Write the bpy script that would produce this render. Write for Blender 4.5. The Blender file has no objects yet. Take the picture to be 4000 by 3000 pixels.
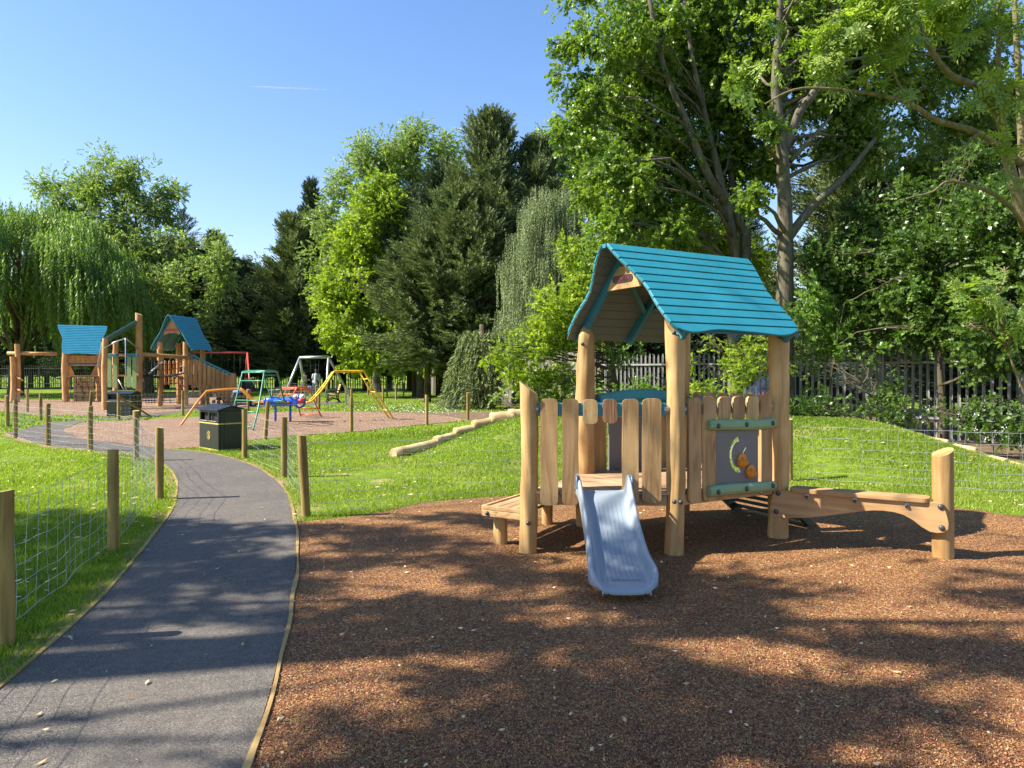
import bpy, bmesh, math, random
import numpy as np
from mathutils import Vector, Matrix
from mathutils.geometry import tessellate_polygon

SC = bpy.context.scene
COL = SC.collection
R = math.radians

# ---------------------------------------------------------------- camera
F, CX, HY, H = 2770.0, 2000.0, 1450.0, 1.6      # focal length, centre and horizon in photo pixels, eye height
cam_data = bpy.data.cameras.new('camera')
cam_data.sensor_width = 36.0
cam_data.lens = 36.0 * F / 4000.0
cam_data.shift_y = -(1500.0 - HY) / 4000.0
cam_data.clip_start = 0.05
cam_data.clip_end = 20000.0
cam = bpy.data.objects.new('camera', cam_data)
COL.objects.link(cam)
cam.location = (0, 0, H)
cam.rotation_euler = (R(90), 0, 0)
SC.camera = cam

# ---------------------------------------------------------------- sky, sun, exposure
SUN_EL = R(44.0)
SUN_H = Vector((-0.985, -0.17, 0)).normalized()           # horizontal direction towards the sun
world = bpy.data.worlds.new('World')
SC.world = world
world.use_nodes = True
wn = world.node_tree
wn.nodes.clear()
sky = wn.nodes.new('ShaderNodeTexSky')
sky.sky_type = 'NISHITA'
sky.sun_disc = False
sky.sun_elevation = SUN_EL
sky.sun_rotation = math.atan2(SUN_H.x, SUN_H.y)
sky.air_density = 1.25
sky.dust_density = 0.5
sky.ozone_density = 2.5
bg = wn.nodes.new('ShaderNodeBackground')
bg.inputs['Strength'].default_value = 0.090
hs = wn.nodes.new('ShaderNodeHueSaturation')
hs.inputs['Saturation'].default_value = 1.16
wo = wn.nodes.new('ShaderNodeOutputWorld')
wn.links.new(sky.outputs['Color'], hs.inputs['Color'])
tintn = wn.nodes.new('ShaderNodeMix'); tintn.data_type = 'RGBA'; tintn.blend_type = 'MULTIPLY'; tintn.inputs[0].default_value = 1.0
tintn.inputs[7].default_value = (1.0, 0.95, 1.06, 1)
wn.links.new(hs.outputs['Color'], tintn.inputs[6])
wn.links.new(tintn.outputs[2], bg.inputs['Color'])
wn.links.new(bg.outputs['Background'], wo.inputs['Surface'])

sun_data = bpy.data.lights.new('sun', 'SUN')
sun_data.energy = 5.0
sun_data.angle = R(0.53)
sun_data.color = (1.0, 0.94, 0.83)
sun = bpy.data.objects.new('sun', sun_data)
COL.objects.link(sun)
to_sun = Vector((SUN_H.x * math.cos(SUN_EL), SUN_H.y * math.cos(SUN_EL), math.sin(SUN_EL)))
sun.rotation_euler = to_sun.to_track_quat('Z', 'Y').to_euler()
sun.location = (-20, 0, 30)

SC.view_settings.view_transform = 'Standard'
SC.view_settings.look = 'None'
SC.view_settings.gamma = 1.0
SC.view_settings.exposure = 1.36
SC.view_settings.use_curve_mapping = False
SC.cycles.max_bounces = 6
SC.cycles.diffuse_bounces = 3
SC.cycles.transmission_bounces = 4
SC.cycles.transparent_max_bounces = 8
SC.cycles.caustics_reflective = False
SC.cycles.caustics_refractive = False

# ---------------------------------------------------------------- measuring helpers (photo pixels to metres)
def G(px, py, z=0.0):
    d = (H - z) * F / (py - HY)
    return ((px - CX) / F * d, d)
def W(px, py, d):
    return Vector(((px - CX) / F * d, d, H + (HY - py) / F * d))

# ---------------------------------------------------------------- materials
def new_mat(name):
    m = bpy.data.materials.new(name); m.use_nodes = True
    nt = m.node_tree; nt.nodes.clear()
    out = nt.nodes.new('ShaderNodeOutputMaterial')
    return m, nt, out
def nd(nt, typ, **kw):
    n = nt.nodes.new(typ)
    for k, v in kw.items():
        if k in n.inputs: n.inputs[k].default_value = v
        else: setattr(n, k, v)
    return n
def ramp(nt, stops, interp='LINEAR'):
    n = nt.nodes.new('ShaderNodeValToRGB'); cr = n.color_ramp; cr.interpolation = interp
    while len(cr.elements) > 1: cr.elements.remove(cr.elements[-1])
    for i, (p, c) in enumerate(stops):
        e = cr.elements[0] if i == 0 else cr.elements.new(p)
        e.position = p; e.color = (c[0], c[1], c[2], 1)
    return n
def mixc(nt, fac, a, b, mode='MIX'):
    n = nt.nodes.new('ShaderNodeMix'); n.data_type = 'RGBA'; n.blend_type = mode
    for sock, v in ((n.inputs[0], fac), (n.inputs[6], a), (n.inputs[7], b)):
        if hasattr(v, 'links') or isinstance(v, bpy.types.NodeSocket): nt.links.new(v, sock)
        elif isinstance(v, (int, float)): sock.default_value = v
        else: sock.default_value = (v[0], v[1], v[2], 1)
    return n.outputs[2]
def coords(nt, scale=(1, 1, 1), rot=(0, 0, 0), pre=0.0):
    tc = nt.nodes.new('ShaderNodeTexCoord'); mp = nt.nodes.new('ShaderNodeMapping')
    mp.inputs['Scale'].default_value = scale; mp.inputs['Rotation'].default_value = rot
    src = tc.outputs['Object']
    if pre:
        vr = nt.nodes.new('ShaderNodeVectorRotate'); vr.rotation_type = 'Z_AXIS'; vr.inputs['Angle'].default_value = -pre
        nt.links.new(src, vr.inputs['Vector']); src = vr.outputs['Vector']
    nt.links.new(src, mp.inputs['Vector'])
    return mp.outputs['Vector']
def principled(nt, out, rough=0.6, spec=0.5):
    p = nt.nodes.new('ShaderNodeBsdfPrincipled')
    p.inputs['Roughness'].default_value = rough
    p.inputs['Specular IOR Level'].default_value = spec
    nt.links.new(p.outputs['BSDF'], out.inputs['Surface'])
    return p
def bump(nt, p, height, strength=0.4, dist=0.01):
    b = nt.nodes.new('ShaderNodeBump'); b.inputs['Strength'].default_value = strength
    b.inputs['Distance'].default_value = dist
    nt.links.new(height, b.inputs['Height']); nt.links.new(b.outputs['Normal'], p.inputs['Normal'])
def noise(nt, vec, scale, detail=4, rough=0.55, dist=0.0):
    n = nd(nt, 'ShaderNodeTexNoise', Scale=scale, Detail=detail, Roughness=rough, Distortion=dist)
    nt.links.new(vec, n.inputs['Vector']); return n

def mat_paint(name, col, rough=0.45, var=0.12, bumpy=0.12, scale=30, spec=0.5, dirt=0.0, metallic=0.0):
    m, nt, out = new_mat(name); p = principled(nt, out, rough, spec)
    p.inputs['Metallic'].default_value = metallic
    v = coords(nt)
    n = noise(nt, v, 3.1, 6, 0.6)
    c1 = tuple(c * (1 - var) for c in col); c2 = tuple(min(1, c * (1 + var)) for c in col)
    r = ramp(nt, [(0.3, c1), (0.7, c2)]); nt.links.new(n.outputs['Fac'], r.inputs['Fac'])
    colr = r.outputs['Color']
    if dirt:
        n2 = noise(nt, v, 9, 8, 0.7)
        r2 = ramp(nt, [(0.52, (0, 0, 0)), (0.72, (dirt, dirt, dirt))]); nt.links.new(n2.outputs['Fac'], r2.inputs['Fac'])
        colr = mixc(nt, r2.outputs['Color'], colr, (0.16, 0.13, 0.09))
    nt.links.new(colr, p.inputs['Base Color'])
    n3 = noise(nt, v, scale, 5, 0.6); bump(nt, p, n3.outputs['Fac'], bumpy, 0.01)
    r4 = ramp(nt, [(0.2, (rough * 0.8,) * 3), (0.8, (min(1, rough * 1.25),) * 3)])
    nt.links.new(n.outputs['Fac'], r4.inputs['Fac']); nt.links.new(r4.outputs['Color'], p.inputs['Roughness'])
    return m

def mat_wood(name, light, dark, axis='z', grain=1.0, rough=0.62, knots=0.5, bumpy=0.35, rotz=0.0):
    """long grain along one axis, wavy rings, a few knots and small cracks"""
    m, nt, out = new_mat(name); p = principled(nt, out, rough, 0.35)
    s = {'x': (0.12, 1, 1), 'y': (1, 0.12, 1), 'z': (1, 1, 0.10)}[axis]
    v = coords(nt, s, pre=rotz)
    oi = nt.nodes.new('ShaderNodeObjectInfo')
    add = nd(nt, 'ShaderNodeVectorMath', operation='ADD')
    sc = nd(nt, 'ShaderNodeVectorMath', operation='SCALE'); sc.inputs[0].default_value = (7, 5, 3)
    nt.links.new(oi.outputs['Random'], sc.inputs['Scale'])
    nt.links.new(v, add.inputs[0]); nt.links.new(sc.outputs[0], add.inputs[1])
    v = add.outputs[0]
    big = noise(nt, v, 5.0 * grain, 3, 0.5, 0.4)
    mul = nd(nt, 'ShaderNodeMath', operation='MULTIPLY'); mul.inputs[1].default_value = 26
    nt.links.new(big.outputs['Fac'], mul.inputs[0])
    sn = nd(nt, 'ShaderNodeMath', operation='SINE'); nt.links.new(mul.outputs[0], sn.inputs[0])
    mr = nd(nt, 'ShaderNodeMapRange'); mr.inputs[1].default_value = -1; mr.inputs[2].default_value = 1
    nt.links.new(sn.outputs[0], mr.inputs[0])
    fine = noise(nt, v, 60 * grain, 4, 0.6)
    comb = nd(nt, 'ShaderNodeMath', operation='MULTIPLY'); nt.links.new(mr.outputs[0], comb.inputs[0]); comb.inputs[1].default_value = 0.6
    c2 = nd(nt, 'ShaderNodeMath', operation='MULTIPLY_ADD'); nt.links.new(fine.outputs['Fac'], c2.inputs[0]); c2.inputs[1].default_value = 0.5
    nt.links.new(comb.outputs[0], c2.inputs[2])
    r = ramp(nt, [(0.15, light), (0.6, tuple(0.6 * a + 0.4 * b for a, b in zip(light, dark))), (1.0, dark)])
    nt.links.new(c2.outputs[0], r.inputs['Fac'])
    tone = nd(nt, 'ShaderNodeTexNoise', Scale=2.2, Detail=3.0); nt.links.new(coords(nt), tone.inputs['Vector'])
    tr = ramp(nt, [(0.3, (0.80, 0.76, 0.70)), (0.7, (1.12, 1.08, 1.04))]); nt.links.new(tone.outputs['Fac'], tr.inputs['Fac'])
    col = mixc(nt, 1.0, r.outputs['Color'], tr.outputs['Color'], 'MULTIPLY')
    vr = nd(nt, 'ShaderNodeMapRange'); vr.inputs[3].default_value = 0.86; vr.inputs[4].default_value = 1.1
    nt.links.new(oi.outputs['Random'], vr.inputs[0])
    col = mixc(nt, 1.0, col, vr.outputs[0], 'MULTIPLY')
    if knots:
        kv = coords(nt, tuple(a * (1 if a == 1 else 3.5) for a in s), pre=rotz)
        vo = nd(nt, 'ShaderNodeTexVoronoi', Scale=3.2, Randomness=1.0); nt.links.new(kv, vo.inputs['Vector'])
        kr = ramp(nt, [(0.035, (knots,) * 3), (0.10, (0, 0, 0))]); nt.links.new(vo.outputs['Distance'], kr.inputs['Fac'])
        col = mixc(nt, kr.outputs['Color'], col, tuple(c * 0.45 for c in dark))
    cv = coords(nt, tuple(a * (1 if a == 1 else .35) for a in s), pre=rotz)
    cn = noise(nt, cv, 9.0, 2, 0.5, 0.2)
    cr = ramp(nt, [(0.488, (0, 0, 0)), (0.5, (0.75, 0.75, 0.75)), (0.512, (0, 0, 0))]); nt.links.new(cn.outputs['Fac'], cr.inputs['Fac'])
    pn = noise(nt, coords(nt), 3.0, 2, 0.5); pr = ramp(nt, [(0.5, (0, 0, 0)), (0.62, (0.8, 0.8, 0.8))]); nt.links.new(pn.outputs['Fac'], pr.inputs['Fac'])
    cf = mixc(nt, 1.0, cr.outputs['Color'], pr.outputs['Color'], 'MULTIPLY')
    col = mixc(nt, cf, col, tuple(c * 0.25 for c in dark))
    nt.links.new(col, p.inputs['Base Color'])
    bump(nt, p, c2.outputs[0], bumpy, 0.006)
    return m

LEAF_GAIN = 1.3
LEAF_TONE = (1.12, 0.97, 1.25)
def mat_leaf(name, c1, c2, trans=0.35, rough=0.45, spec=0.35, tint='tint'):
    g = LEAF_GAIN; c1 = tuple(min(.8, c * g * k) for c, k in zip(c1, LEAF_TONE)); c2 = tuple(min(.8, c * g * k) for c, k in zip(c2, LEAF_TONE))
    m, nt, out = new_mat(name)
    at = nd(nt, 'ShaderNodeAttribute', attribute_name=tint)
    r = ramp(nt, [(0.0, c1), (1.0, c2)]); nt.links.new(at.outputs['Fac'], r.inputs['Fac'])
    p = nt.nodes.new('ShaderNodeBsdfPrincipled'); p.inputs['Roughness'].default_value = rough
    p.inputs['Specular IOR Level'].default_value = spec
    nt.links.new(r.outputs['Color'], p.inputs['Base Color'])
    t = nt.nodes.new('ShaderNodeBsdfTranslucent')
    tc = mixc(nt, 1.0, r.outputs['Color'], (1.5, 1.7, 0.5), 'MULTIPLY'); nt.links.new(tc, t.inputs['Color'])
    mx = nt.nodes.new('ShaderNodeMixShader'); mx.inputs[0].default_value = trans
    nt.links.new(p.outputs[0], mx.inputs[1]); nt.links.new(t.outputs[0], mx.inputs[2])
    nt.links.new(mx.outputs[0], out.inputs['Surface'])
    return m

def mat_bark(name, c1, c2, scale=9, stretch=0.25, bumpy=0.8):
    m, nt, out = new_mat(name); p = principled(nt, out, 0.85, 0.2)
    v = coords(nt, (1, 1, stretch))
    n = noise(nt, v, scale, 8, 0.7, 0.6)
    r = ramp(nt, [(0.35, c1), (0.62, c2)]); nt.links.new(n.outputs['Fac'], r.inputs['Fac'])
    n2 = noise(nt, coords(nt), 2.5, 4, 0.6)
    r2 = ramp(nt, [(0.45, (0, 0, 0)), (0.7, (0.45, 0.45, 0.45))]); nt.links.new(n2.outputs['Fac'], r2.inputs['Fac'])
    c = mixc(nt, r2.outputs['Color'], r.outputs['Color'], (0.16, 0.15, 0.05))
    nt.links.new(c, p.inputs['Base Color']); bump(nt, p, n.outputs['Fac'], bumpy, 0.03)
    return m

def mat_grass_ground():
    m, nt, out = new_mat('lawn'); p = principled(nt, out, 0.9, 0.1)
    v = coords(nt)
    n1 = noise(nt, v, 0.35, 4, 0.6); n2 = noise(nt, v, 4.0, 8, 0.7); n3 = noise(nt, v, 60.0, 6, 0.8)
    a = ramp(nt, [(0.3, (0.11, 0.18, 0.018)), (0.7, (0.19, 0.27, 0.03))]); nt.links.new(n1.outputs['Fac'], a.inputs['Fac'])
    b = ramp(nt, [(0.30, (0.55, 0.6, 0.5)), (0.7, (1.25, 1.2, 1.1))]); nt.links.new(n2.outputs['Fac'], b.inputs['Fac'])
    c = mixc(nt, 1.0, a.outputs['Color'], b.outputs['Color'], 'MULTIPLY')
    d = ramp(nt, [(0.35, (0.4, 0.45, 0.3)), (0.65, (1.35, 1.3, 1.2))]); nt.links.new(n3.outputs['Fac'], d.inputs['Fac'])
    c = mixc(nt, 0.85, c, mixc(nt, 1.0, c, d.outputs['Color'], 'MULTIPLY'))
    # worn, dry patches
    n4 = noise(nt, v, 0.8, 6, 0.62)
    e = ramp(nt, [(0.56, (0, 0, 0)), (0.68, (0.85, 0.85, 0.85))]); nt.links.new(n4.outputs['Fac'], e.inputs['Fac'])
    c = mixc(nt, e.outputs['Color'], c, (0.40, 0.31, 0.16))
    # bare soil under the trees behind the mound
    sp = nt.nodes.new('ShaderNodeSeparateXYZ'); nt.links.new(v, sp.inputs[0])
    f1 = nd(nt, 'ShaderNodeMath', operation='MULTIPLY_ADD'); nt.links.new(sp.outputs['X'], f1.inputs[0]); f1.inputs[1].default_value = 1.013; nt.links.new(sp.outputs['Y'], f1.inputs[2])
    f2 = nd(nt, 'ShaderNodeMath', operation='MULTIPLY_ADD'); nt.links.new(n1.outputs['Fac'], f2.inputs[0]); f2.inputs[1].default_value = 3.0; nt.links.new(f1.outputs[0], f2.inputs[2])
    mr = nd(nt, 'ShaderNodeMapRange'); mr.inputs[1].default_value = 22.3; mr.inputs[2].default_value = 23.6; nt.links.new(f2.outputs[0], mr.inputs[0])
    far = nd(nt, 'ShaderNodeMapRange'); far.inputs[1].default_value = 27.0; far.inputs[2].default_value = 30.0; far.inputs[3].default_value = 1.0; far.inputs[4].default_value = 0.0
    nt.links.new(sp.outputs['Y'], far.inputs[0])
    mm = nd(nt, 'ShaderNodeMath', operation='MULTIPLY'); nt.links.new(mr.outputs[0], mm.inputs[0]); nt.links.new(far.outputs[0], mm.inputs[1])
    soil = ramp(nt, [(0.3, (0.09, 0.06, 0.035)), (0.7, (0.21, 0.15, 0.09))]); nt.links.new(n2.outputs['Fac'], soil.inputs['Fac'])
    c = mixc(nt, mm.outputs[0], c, soil.outputs['Color'])
    nt.links.new(c, p.inputs['Base Color']); bump(nt, p, n3.outputs['Fac'], 0.6, 0.02)
    return m

def mat_rubber(name, sat=1.0, light=1.0):
    """shredded rubber bound in red, brown, tan and black crumbs"""
    m, nt, out = new_mat(name); p = principled(nt, out, 0.75, 0.3)
    v = coords(nt)
    dn = noise(nt, v, 40, 2, 0.5)
    dv = mixc(nt, 0.04, v, dn.outputs['Color'])
    vo = nd(nt, 'ShaderNodeTexVoronoi', Scale=140.0, Randomness=1.0); nt.links.new(dv, vo.inputs['Vector'])
    sx = nt.nodes.new('ShaderNodeSeparateColor'); nt.links.new(vo.outputs['Color'], sx.inputs[0])
    L = light
    r = ramp(nt, [(0.0, (0.035 * L, 0.016 * L, 0.009 * L)), (0.26, (0.14 * L, 0.055 * L, 0.024 * L)), (0.42, (0.36 * L, 0.10 * L, 0.055 * L)), (0.5, (0.22 * L, 0.10 * L, 0.036 * L)),
                  (0.78, (0.36 * L, 0.18 * L, 0.055 * L)), (0.93, (0.52 * L, 0.35 * L, 0.09 * L)), (1.0, (0.62 * L, 0.52 * L, 0.34 * L))])
    nt.links.new(sx.outputs[0], r.inputs['Fac'])
    n = noise(nt, v, 1.3, 5, 0.6)
    t = ramp(nt, [(0.3, (0.78, 0.76, 0.78)), (0.7, (1.15, 1.12, 1.08))]); nt.links.new(n.outputs['Fac'], t.inputs['Fac'])
    c = mixc(nt, 1.0, r.outputs['Color'], t.outputs['Color'], 'MULTIPLY')
    if sat != 1.0:
        hsv = nd(nt, 'ShaderNodeHueSaturation'); hsv.inputs['Saturation'].default_value = sat; nt.links.new(c, hsv.inputs['Color']); c = hsv.outputs['Color']
    nt.links.new(c, p.inputs['Base Color'])
    n5 = noise(nt, v, 130, 4, 0.7)
    ad = nd(nt, 'ShaderNodeMath', operation='ADD'); nt.links.new(sx.outputs[1], ad.inputs[0]); nt.links.new(n5.outputs['Fac'], ad.inputs[1])
    bump(nt, p, ad.outputs[0], 0.9, 0.012)
    return m

def mat_asphalt():
    m, nt, out = new_mat('asphalt'); p = principled(nt, out, 0.78, 0.3)
    v = coords(nt)
    vo = nd(nt, 'ShaderNodeTexVoronoi', Scale=210.0); nt.links.new(v, vo.inputs['Vector'])
    sx = nt.nodes.new('ShaderNodeSeparateColor'); nt.links.new(vo.outputs['Color'], sx.inputs[0])
    r = ramp(nt, [(0.0, (0.036, 0.031, 0.027)), (0.6, (0.125, 0.107, 0.09)), (0.93, (0.18, 0.16, 0.14)), (1.0, (0.26, 0.235, 0.21))]); nt.links.new(sx.outputs[0], r.inputs['Fac'])
    n = noise(nt, v, 0.9, 7, 0.65)
    s = ramp(nt, [(0.42, (0, 0, 0)), (0.75, (0.55, 0.55, 0.55))]); nt.links.new(n.outputs['Fac'], s.inputs['Fac'])
    c = mixc(nt, s.outputs['Color'], r.outputs['Color'], (0.20, 0.17, 0.13))
    n2 = noise(nt, v, 14, 6, 0.7)
    t = ramp(nt, [(0.3, (0.8, 0.8, 0.8)), (0.7, (1.2, 1.2, 1.2))]); nt.links.new(n2.outputs['Fac'], t.inputs['Fac'])
    c = mixc(nt, 1.0, c, t.outputs['Color'], 'MULTIPLY')
    nt.links.new(c, p.inputs['Base Color'])
    n5 = noise(nt, v, 150, 4, 0.7)
    ad = nd(nt, 'ShaderNodeMath', operation='ADD'); nt.links.new(sx.outputs[1], ad.inputs[0]); nt.links.new(n5.outputs['Fac'], ad.inputs[1])
    bump(nt, p, ad.outputs[0], 0.6, 0.01)
    return m

M = {}
M['log'] = mat_wood('peeled log wood', (0.55, 0.36, 0.155), (0.37, 0.21, 0.075), 'z', 1.0, knots=0.5, bumpy=0.5)
M['plank'] = mat_wood('robinia board vertical', (0.50, 0.325, 0.15), (0.33, 0.185, 0.075), 'z', 1.2)
M['plank_pale'] = mat_wood('pale robinia board', (0.60, 0.42, 0.20), (0.45, 0.28, 0.12), 'z', 1.2)
M['plank_red'] = mat_wood('reddish robinia board', (0.36, 0.20, 0.105), (0.21, 0.10, 0.05), 'z', 1.6)
M['board_x'] = mat_wood('robinia board lengthwise', (0.50, 0.33, 0.16), (0.34, 0.20, 0.09), 'x', 1.1)
M['board_ra'] = mat_wood('robinia bench board', (0.48, 0.31, 0.15), (0.34, 0.20, 0.09), 'x', 1.1, rotz=-0.6)
M['board_seat'] = mat_wood('seat board', (0.47, 0.33, 0.19), (0.33, 0.21, 0.11), 'x', 1.2, rotz=1.07)
M['deck2'] = mat_wood('worn deck board', (0.52, 0.36, 0.22), (0.36, 0.22, 0.12), 'x', 1.3, rotz=2.09)
M['ramp'] = mat_paint('dark green ramp', (0.02, 0.045, 0.03), 0.45, 0.1, 0.1, 40)
M['deck'] = mat_wood('worn deck board', (0.50, 0.35, 0.22), (0.34, 0.21, 0.12), 'x', 1.3)
M['far_wood'] = mat_wood('orange larch wood', (0.62, 0.36, 0.155), (0.45, 0.225, 0.085), 'z', 0.8, knots=0.3)
M['stake'] = mat_wood('treated stake wood', (0.37, 0.27, 0.085), (0.20, 0.13, 0.035), 'z', 1.0, rough=0.75, bumpy=0.5)
M['stake_top'] = mat_wood('sawn stake end', (0.50, 0.38, 0.18), (0.36, 0.26, 0.11), 'x', 1.0, rough=0.8)
M['logpale'] = mat_wood('debarked chestnut log', (0.62, 0.47, 0.26), (0.40, 0.27, 0.12), 'x', 1.0, rough=0.75)
M['edging'] = mat_wood('timber edging', (0.40, 0.28, 0.11), (0.25, 0.16, 0.06), 'y', 1.0, rough=0.8)
M['teal'] = mat_paint('blue stained board', (0.022, 0.225, 0.29), 0.42, 0.10, 0.25, 40, 0.5)
M['teal_far'] = mat_paint('bright blue stained board', (0.035, 0.29, 0.42), 0.45, 0.08, 0.1, 30)
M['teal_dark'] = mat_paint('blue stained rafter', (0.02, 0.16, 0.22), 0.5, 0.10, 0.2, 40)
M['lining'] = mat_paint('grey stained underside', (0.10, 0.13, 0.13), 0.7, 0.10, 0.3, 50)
M['lining_far'] = mat_paint('green grey underside', (0.10, 0.20, 0.19), 0.7, 0.10, 0.1, 50)
M['green'] = mat_paint('green stained wood', (0.22, 0.33, 0.165), 0.55, 0.12, 0.5, 16)
M['green_far'] = mat_paint('pale green board', (0.24, 0.33, 0.13), 0.55, 0.10, 0.2, 16)
M['grey_panel'] = mat_paint('grey laminate panel', (0.135, 0.135, 0.14), 0.4, 0.05, 0.08, 200)
M['slide'] = mat_paint('blue grey moulded plastic', (0.255, 0.30, 0.335), 0.36, 0.06, 0.06, 90, 0.5)
M['orange_plastic'] = mat_paint('orange plastic', (0.62, 0.22, 0.02), 0.4, 0.06, 0.06, 60)
M['bolt'] = mat_paint('dark grey bolt cap', (0.05, 0.052, 0.06), 0.35, 0.1, 0.05, 60)
M['steel'] = mat_paint('galvanised steel', (0.42, 0.43, 0.44), 0.38, 0.12, 0.15, 40, metallic=0.6)
M['wire'] = mat_paint('galvanised wire', (0.42, 0.43, 0.43), 0.42, 0.1, 0.05, 40, metallic=0.35)
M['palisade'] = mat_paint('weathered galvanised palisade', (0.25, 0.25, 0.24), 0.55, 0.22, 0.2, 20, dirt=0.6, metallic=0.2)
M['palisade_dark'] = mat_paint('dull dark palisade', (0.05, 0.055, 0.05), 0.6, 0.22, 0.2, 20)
M['solid_fence'] = mat_bark('weathered corrugated fence sheet', (0.10, 0.09, 0.075), (0.2, 0.185, 0.16), 6, 0.1, 0.3)
M['bin'] = mat_paint('dark green bin plastic', (0.007, 0.012, 0.006), 0.42, 0.15, 0.25, 120, 0.5)
M['bin_lid'] = mat_paint('black bin lid', (0.010, 0.012, 0.015), 0.28, 0.15, 0.25, 120, 0.5)
M['black'] = mat_paint('black', (0.006, 0.006, 0.006), 0.6, 0.1, 0.05, 60)
M['gold'] = mat_paint('gold band', (0.50, 0.38, 0.09), 0.45, 0.08, 0.05, 60)
M['rope'] = mat_paint('black rope', (0.02, 0.02, 0.022), 0.8, 0.2, 0.3, 200)
M['rope_red'] = mat_paint('dark red rope', (0.28, 0.03, 0.02), 0.8, 0.2, 0.3, 200)
M['red'] = mat_paint('red painted steel', (0.50, 0.06, 0.045), 0.38, 0.1, 0.08, 40)
M['red_orange'] = mat_paint('orange red painted steel', (0.62, 0.10, 0.04), 0.38, 0.1, 0.08, 40)
M['orange'] = mat_paint('orange painted steel', (0.70, 0.27, 0.03), 0.38, 0.08, 0.08, 40)
M['yellow'] = mat_paint('yellow painted steel', (0.72, 0.46, 0.02), 0.38, 0.08, 0.08, 40)
M['greensteel'] = mat_paint('green painted steel', (0.025, 0.19, 0.105), 0.38, 0.1, 0.08, 40)
M['bluefig'] = mat_paint('blue painted body', (0.02, 0.09, 0.52), 0.35, 0.14, 0.08, 20, dirt=0.15)
M['rednose'] = mat_paint('red nose', (0.62, 0.06, 0.05), 0.4)
M['white'] = mat_paint('white paint', (0.78, 0.77, 0.73), 0.5)
M['skin'] = mat_paint('skin', (0.42, 0.24, 0.16), 0.6)
M['hair'] = mat_paint('black hair', (0.01, 0.008, 0.007), 0.5)
M['pink'] = mat_paint('pale pink jacket', (0.55, 0.42, 0.43), 0.85)
M['shirt'] = mat_paint('pale grey shirt', (0.42, 0.43, 0.44), 0.85)
M['navy'] = mat_paint('navy cloth', (0.012, 0.018, 0.045), 0.85)
M['check'] = mat_paint('blue patterned blanket', (0.12, 0.2, 0.42), 0.85, 0.6, 0.1, 40)
M['concrete'] = mat_paint('pale rendered wall', (0.42, 0.40, 0.36), 0.9)
M['glass'] = mat_paint('dark glass', (0.02, 0.025, 0.03), 0.1, 0.05, 0.02)
M['car_paint'] = mat_paint('dark blue car paint', (0.02, 0.03, 0.06), 0.2, 0.05, 0.02)
M['car_paint2'] = mat_paint('silver car paint', (0.35, 0.36, 0.38), 0.22, 0.05, 0.02, metallic=0.5)
M['tail'] = mat_paint('red lamp glass', (0.5, 0.02, 0.02), 0.2)
M['sign_red'] = mat_paint('red lettering', (0.55, 0.05, 0.04), 0.5)
M['sign_dark'] = mat_paint('dark sign plate', (0.035, 0.02, 0.02), 0.4)
M['lawn'] = mat_grass_ground()
M['rubber'] = mat_rubber('brown rubber mulch', 1.0, 0.98)
M['rubber_far'] = mat_rubber('faded brown rubber mulch', 0.75, 1.12)
M['asphalt'] = mat_asphalt()
M['soil'] = mat_bark('dry soil', (0.12, 0.08, 0.045), (0.30, 0.22, 0.12), 30, 1.0, 0.6)
M['grass_blades'] = mat_leaf('grass blades', (0.08, 0.15, 0.012), (0.25, 0.33, 0.045), 0.42, 0.5, 0.25)
M['chips'] = mat_leaf('rubber crumbs', (0.05, 0.02, 0.012), (0.50, 0.26, 0.08), 0.0, 0.6, 0.4)
M['dead_leaf'] = mat_leaf('dry fallen leaves', (0.38, 0.24, 0.07), (0.62, 0.54, 0.28), 0.2, 0.6, 0.3)
M['petal'] = mat_leaf('white petals', (0.7, 0.7, 0.62), (0.85, 0.85, 0.8), 0.3, 0.6, 0.2)
M['lf_poplar'] = mat_leaf('poplar leaves', (0.04, 0.10, 0.014), (0.18, 0.27, 0.035), 0.44, 0.33, 0.5)
M['lf_ash'] = mat_leaf('ash leaves', (0.08, 0.16, 0.02), (0.22, 0.31, 0.06), 0.42, 0.42, 0.45)
M['lf_bright'] = mat_leaf('spring green leaves', (0.09, 0.17, 0.012), (0.25, 0.34, 0.035), 0.44, 0.45, 0.35)
M['lf_mid'] = mat_leaf('mid green leaves', (0.05, 0.12, 0.018), (0.13, 0.23, 0.035), 0.38, 0.42, 0.4)
M['lf_pale'] = mat_leaf('pale green leaves', (0.07, 0.14, 0.03), (0.23, 0.31, 0.09), 0.4, 0.45, 0.4)
M['lf_dark'] = mat_leaf('dark scrub leaves', (0.028, 0.07, 0.011), (0.085, 0.155, 0.022), 0.34, 0.38, 0.45)
M['lf_willow'] = mat_leaf('willow leaves', (0.06, 0.13, 0.022), (0.15, 0.24, 0.04), 0.36, 0.5, 0.3)
M['lf_conifer'] = mat_leaf('dark conifer needles', (0.016, 0.038, 0.018), (0.055, 0.088, 0.034), 0.1, 0.7, 0.2)
M['lf_cypress'] = mat_leaf('olive cypress sprays', (0.024, 0.055, 0.022), (0.14, 0.19, 0.055), 0.15, 0.7, 0.2)
M['lf_weep'] = mat_leaf('grey green weeping sprays', (0.07, 0.12, 0.045), (0.20, 0.27, 0.10), 0.15, 0.7, 0.2)
M['lf_brown'] = mat_leaf('browned cypress sprays', (0.15, 0.085, 0.035), (0.26, 0.17, 0.07), 0.12, 0.8, 0.2)
M['bark'] = mat_bark('grey brown bark', (0.055, 0.048, 0.034), (0.165, 0.145, 0.105))
M['bark_dark'] = mat_bark('dark bark', (0.04, 0.032, 0.022), (0.11, 0.09, 0.065))
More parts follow.
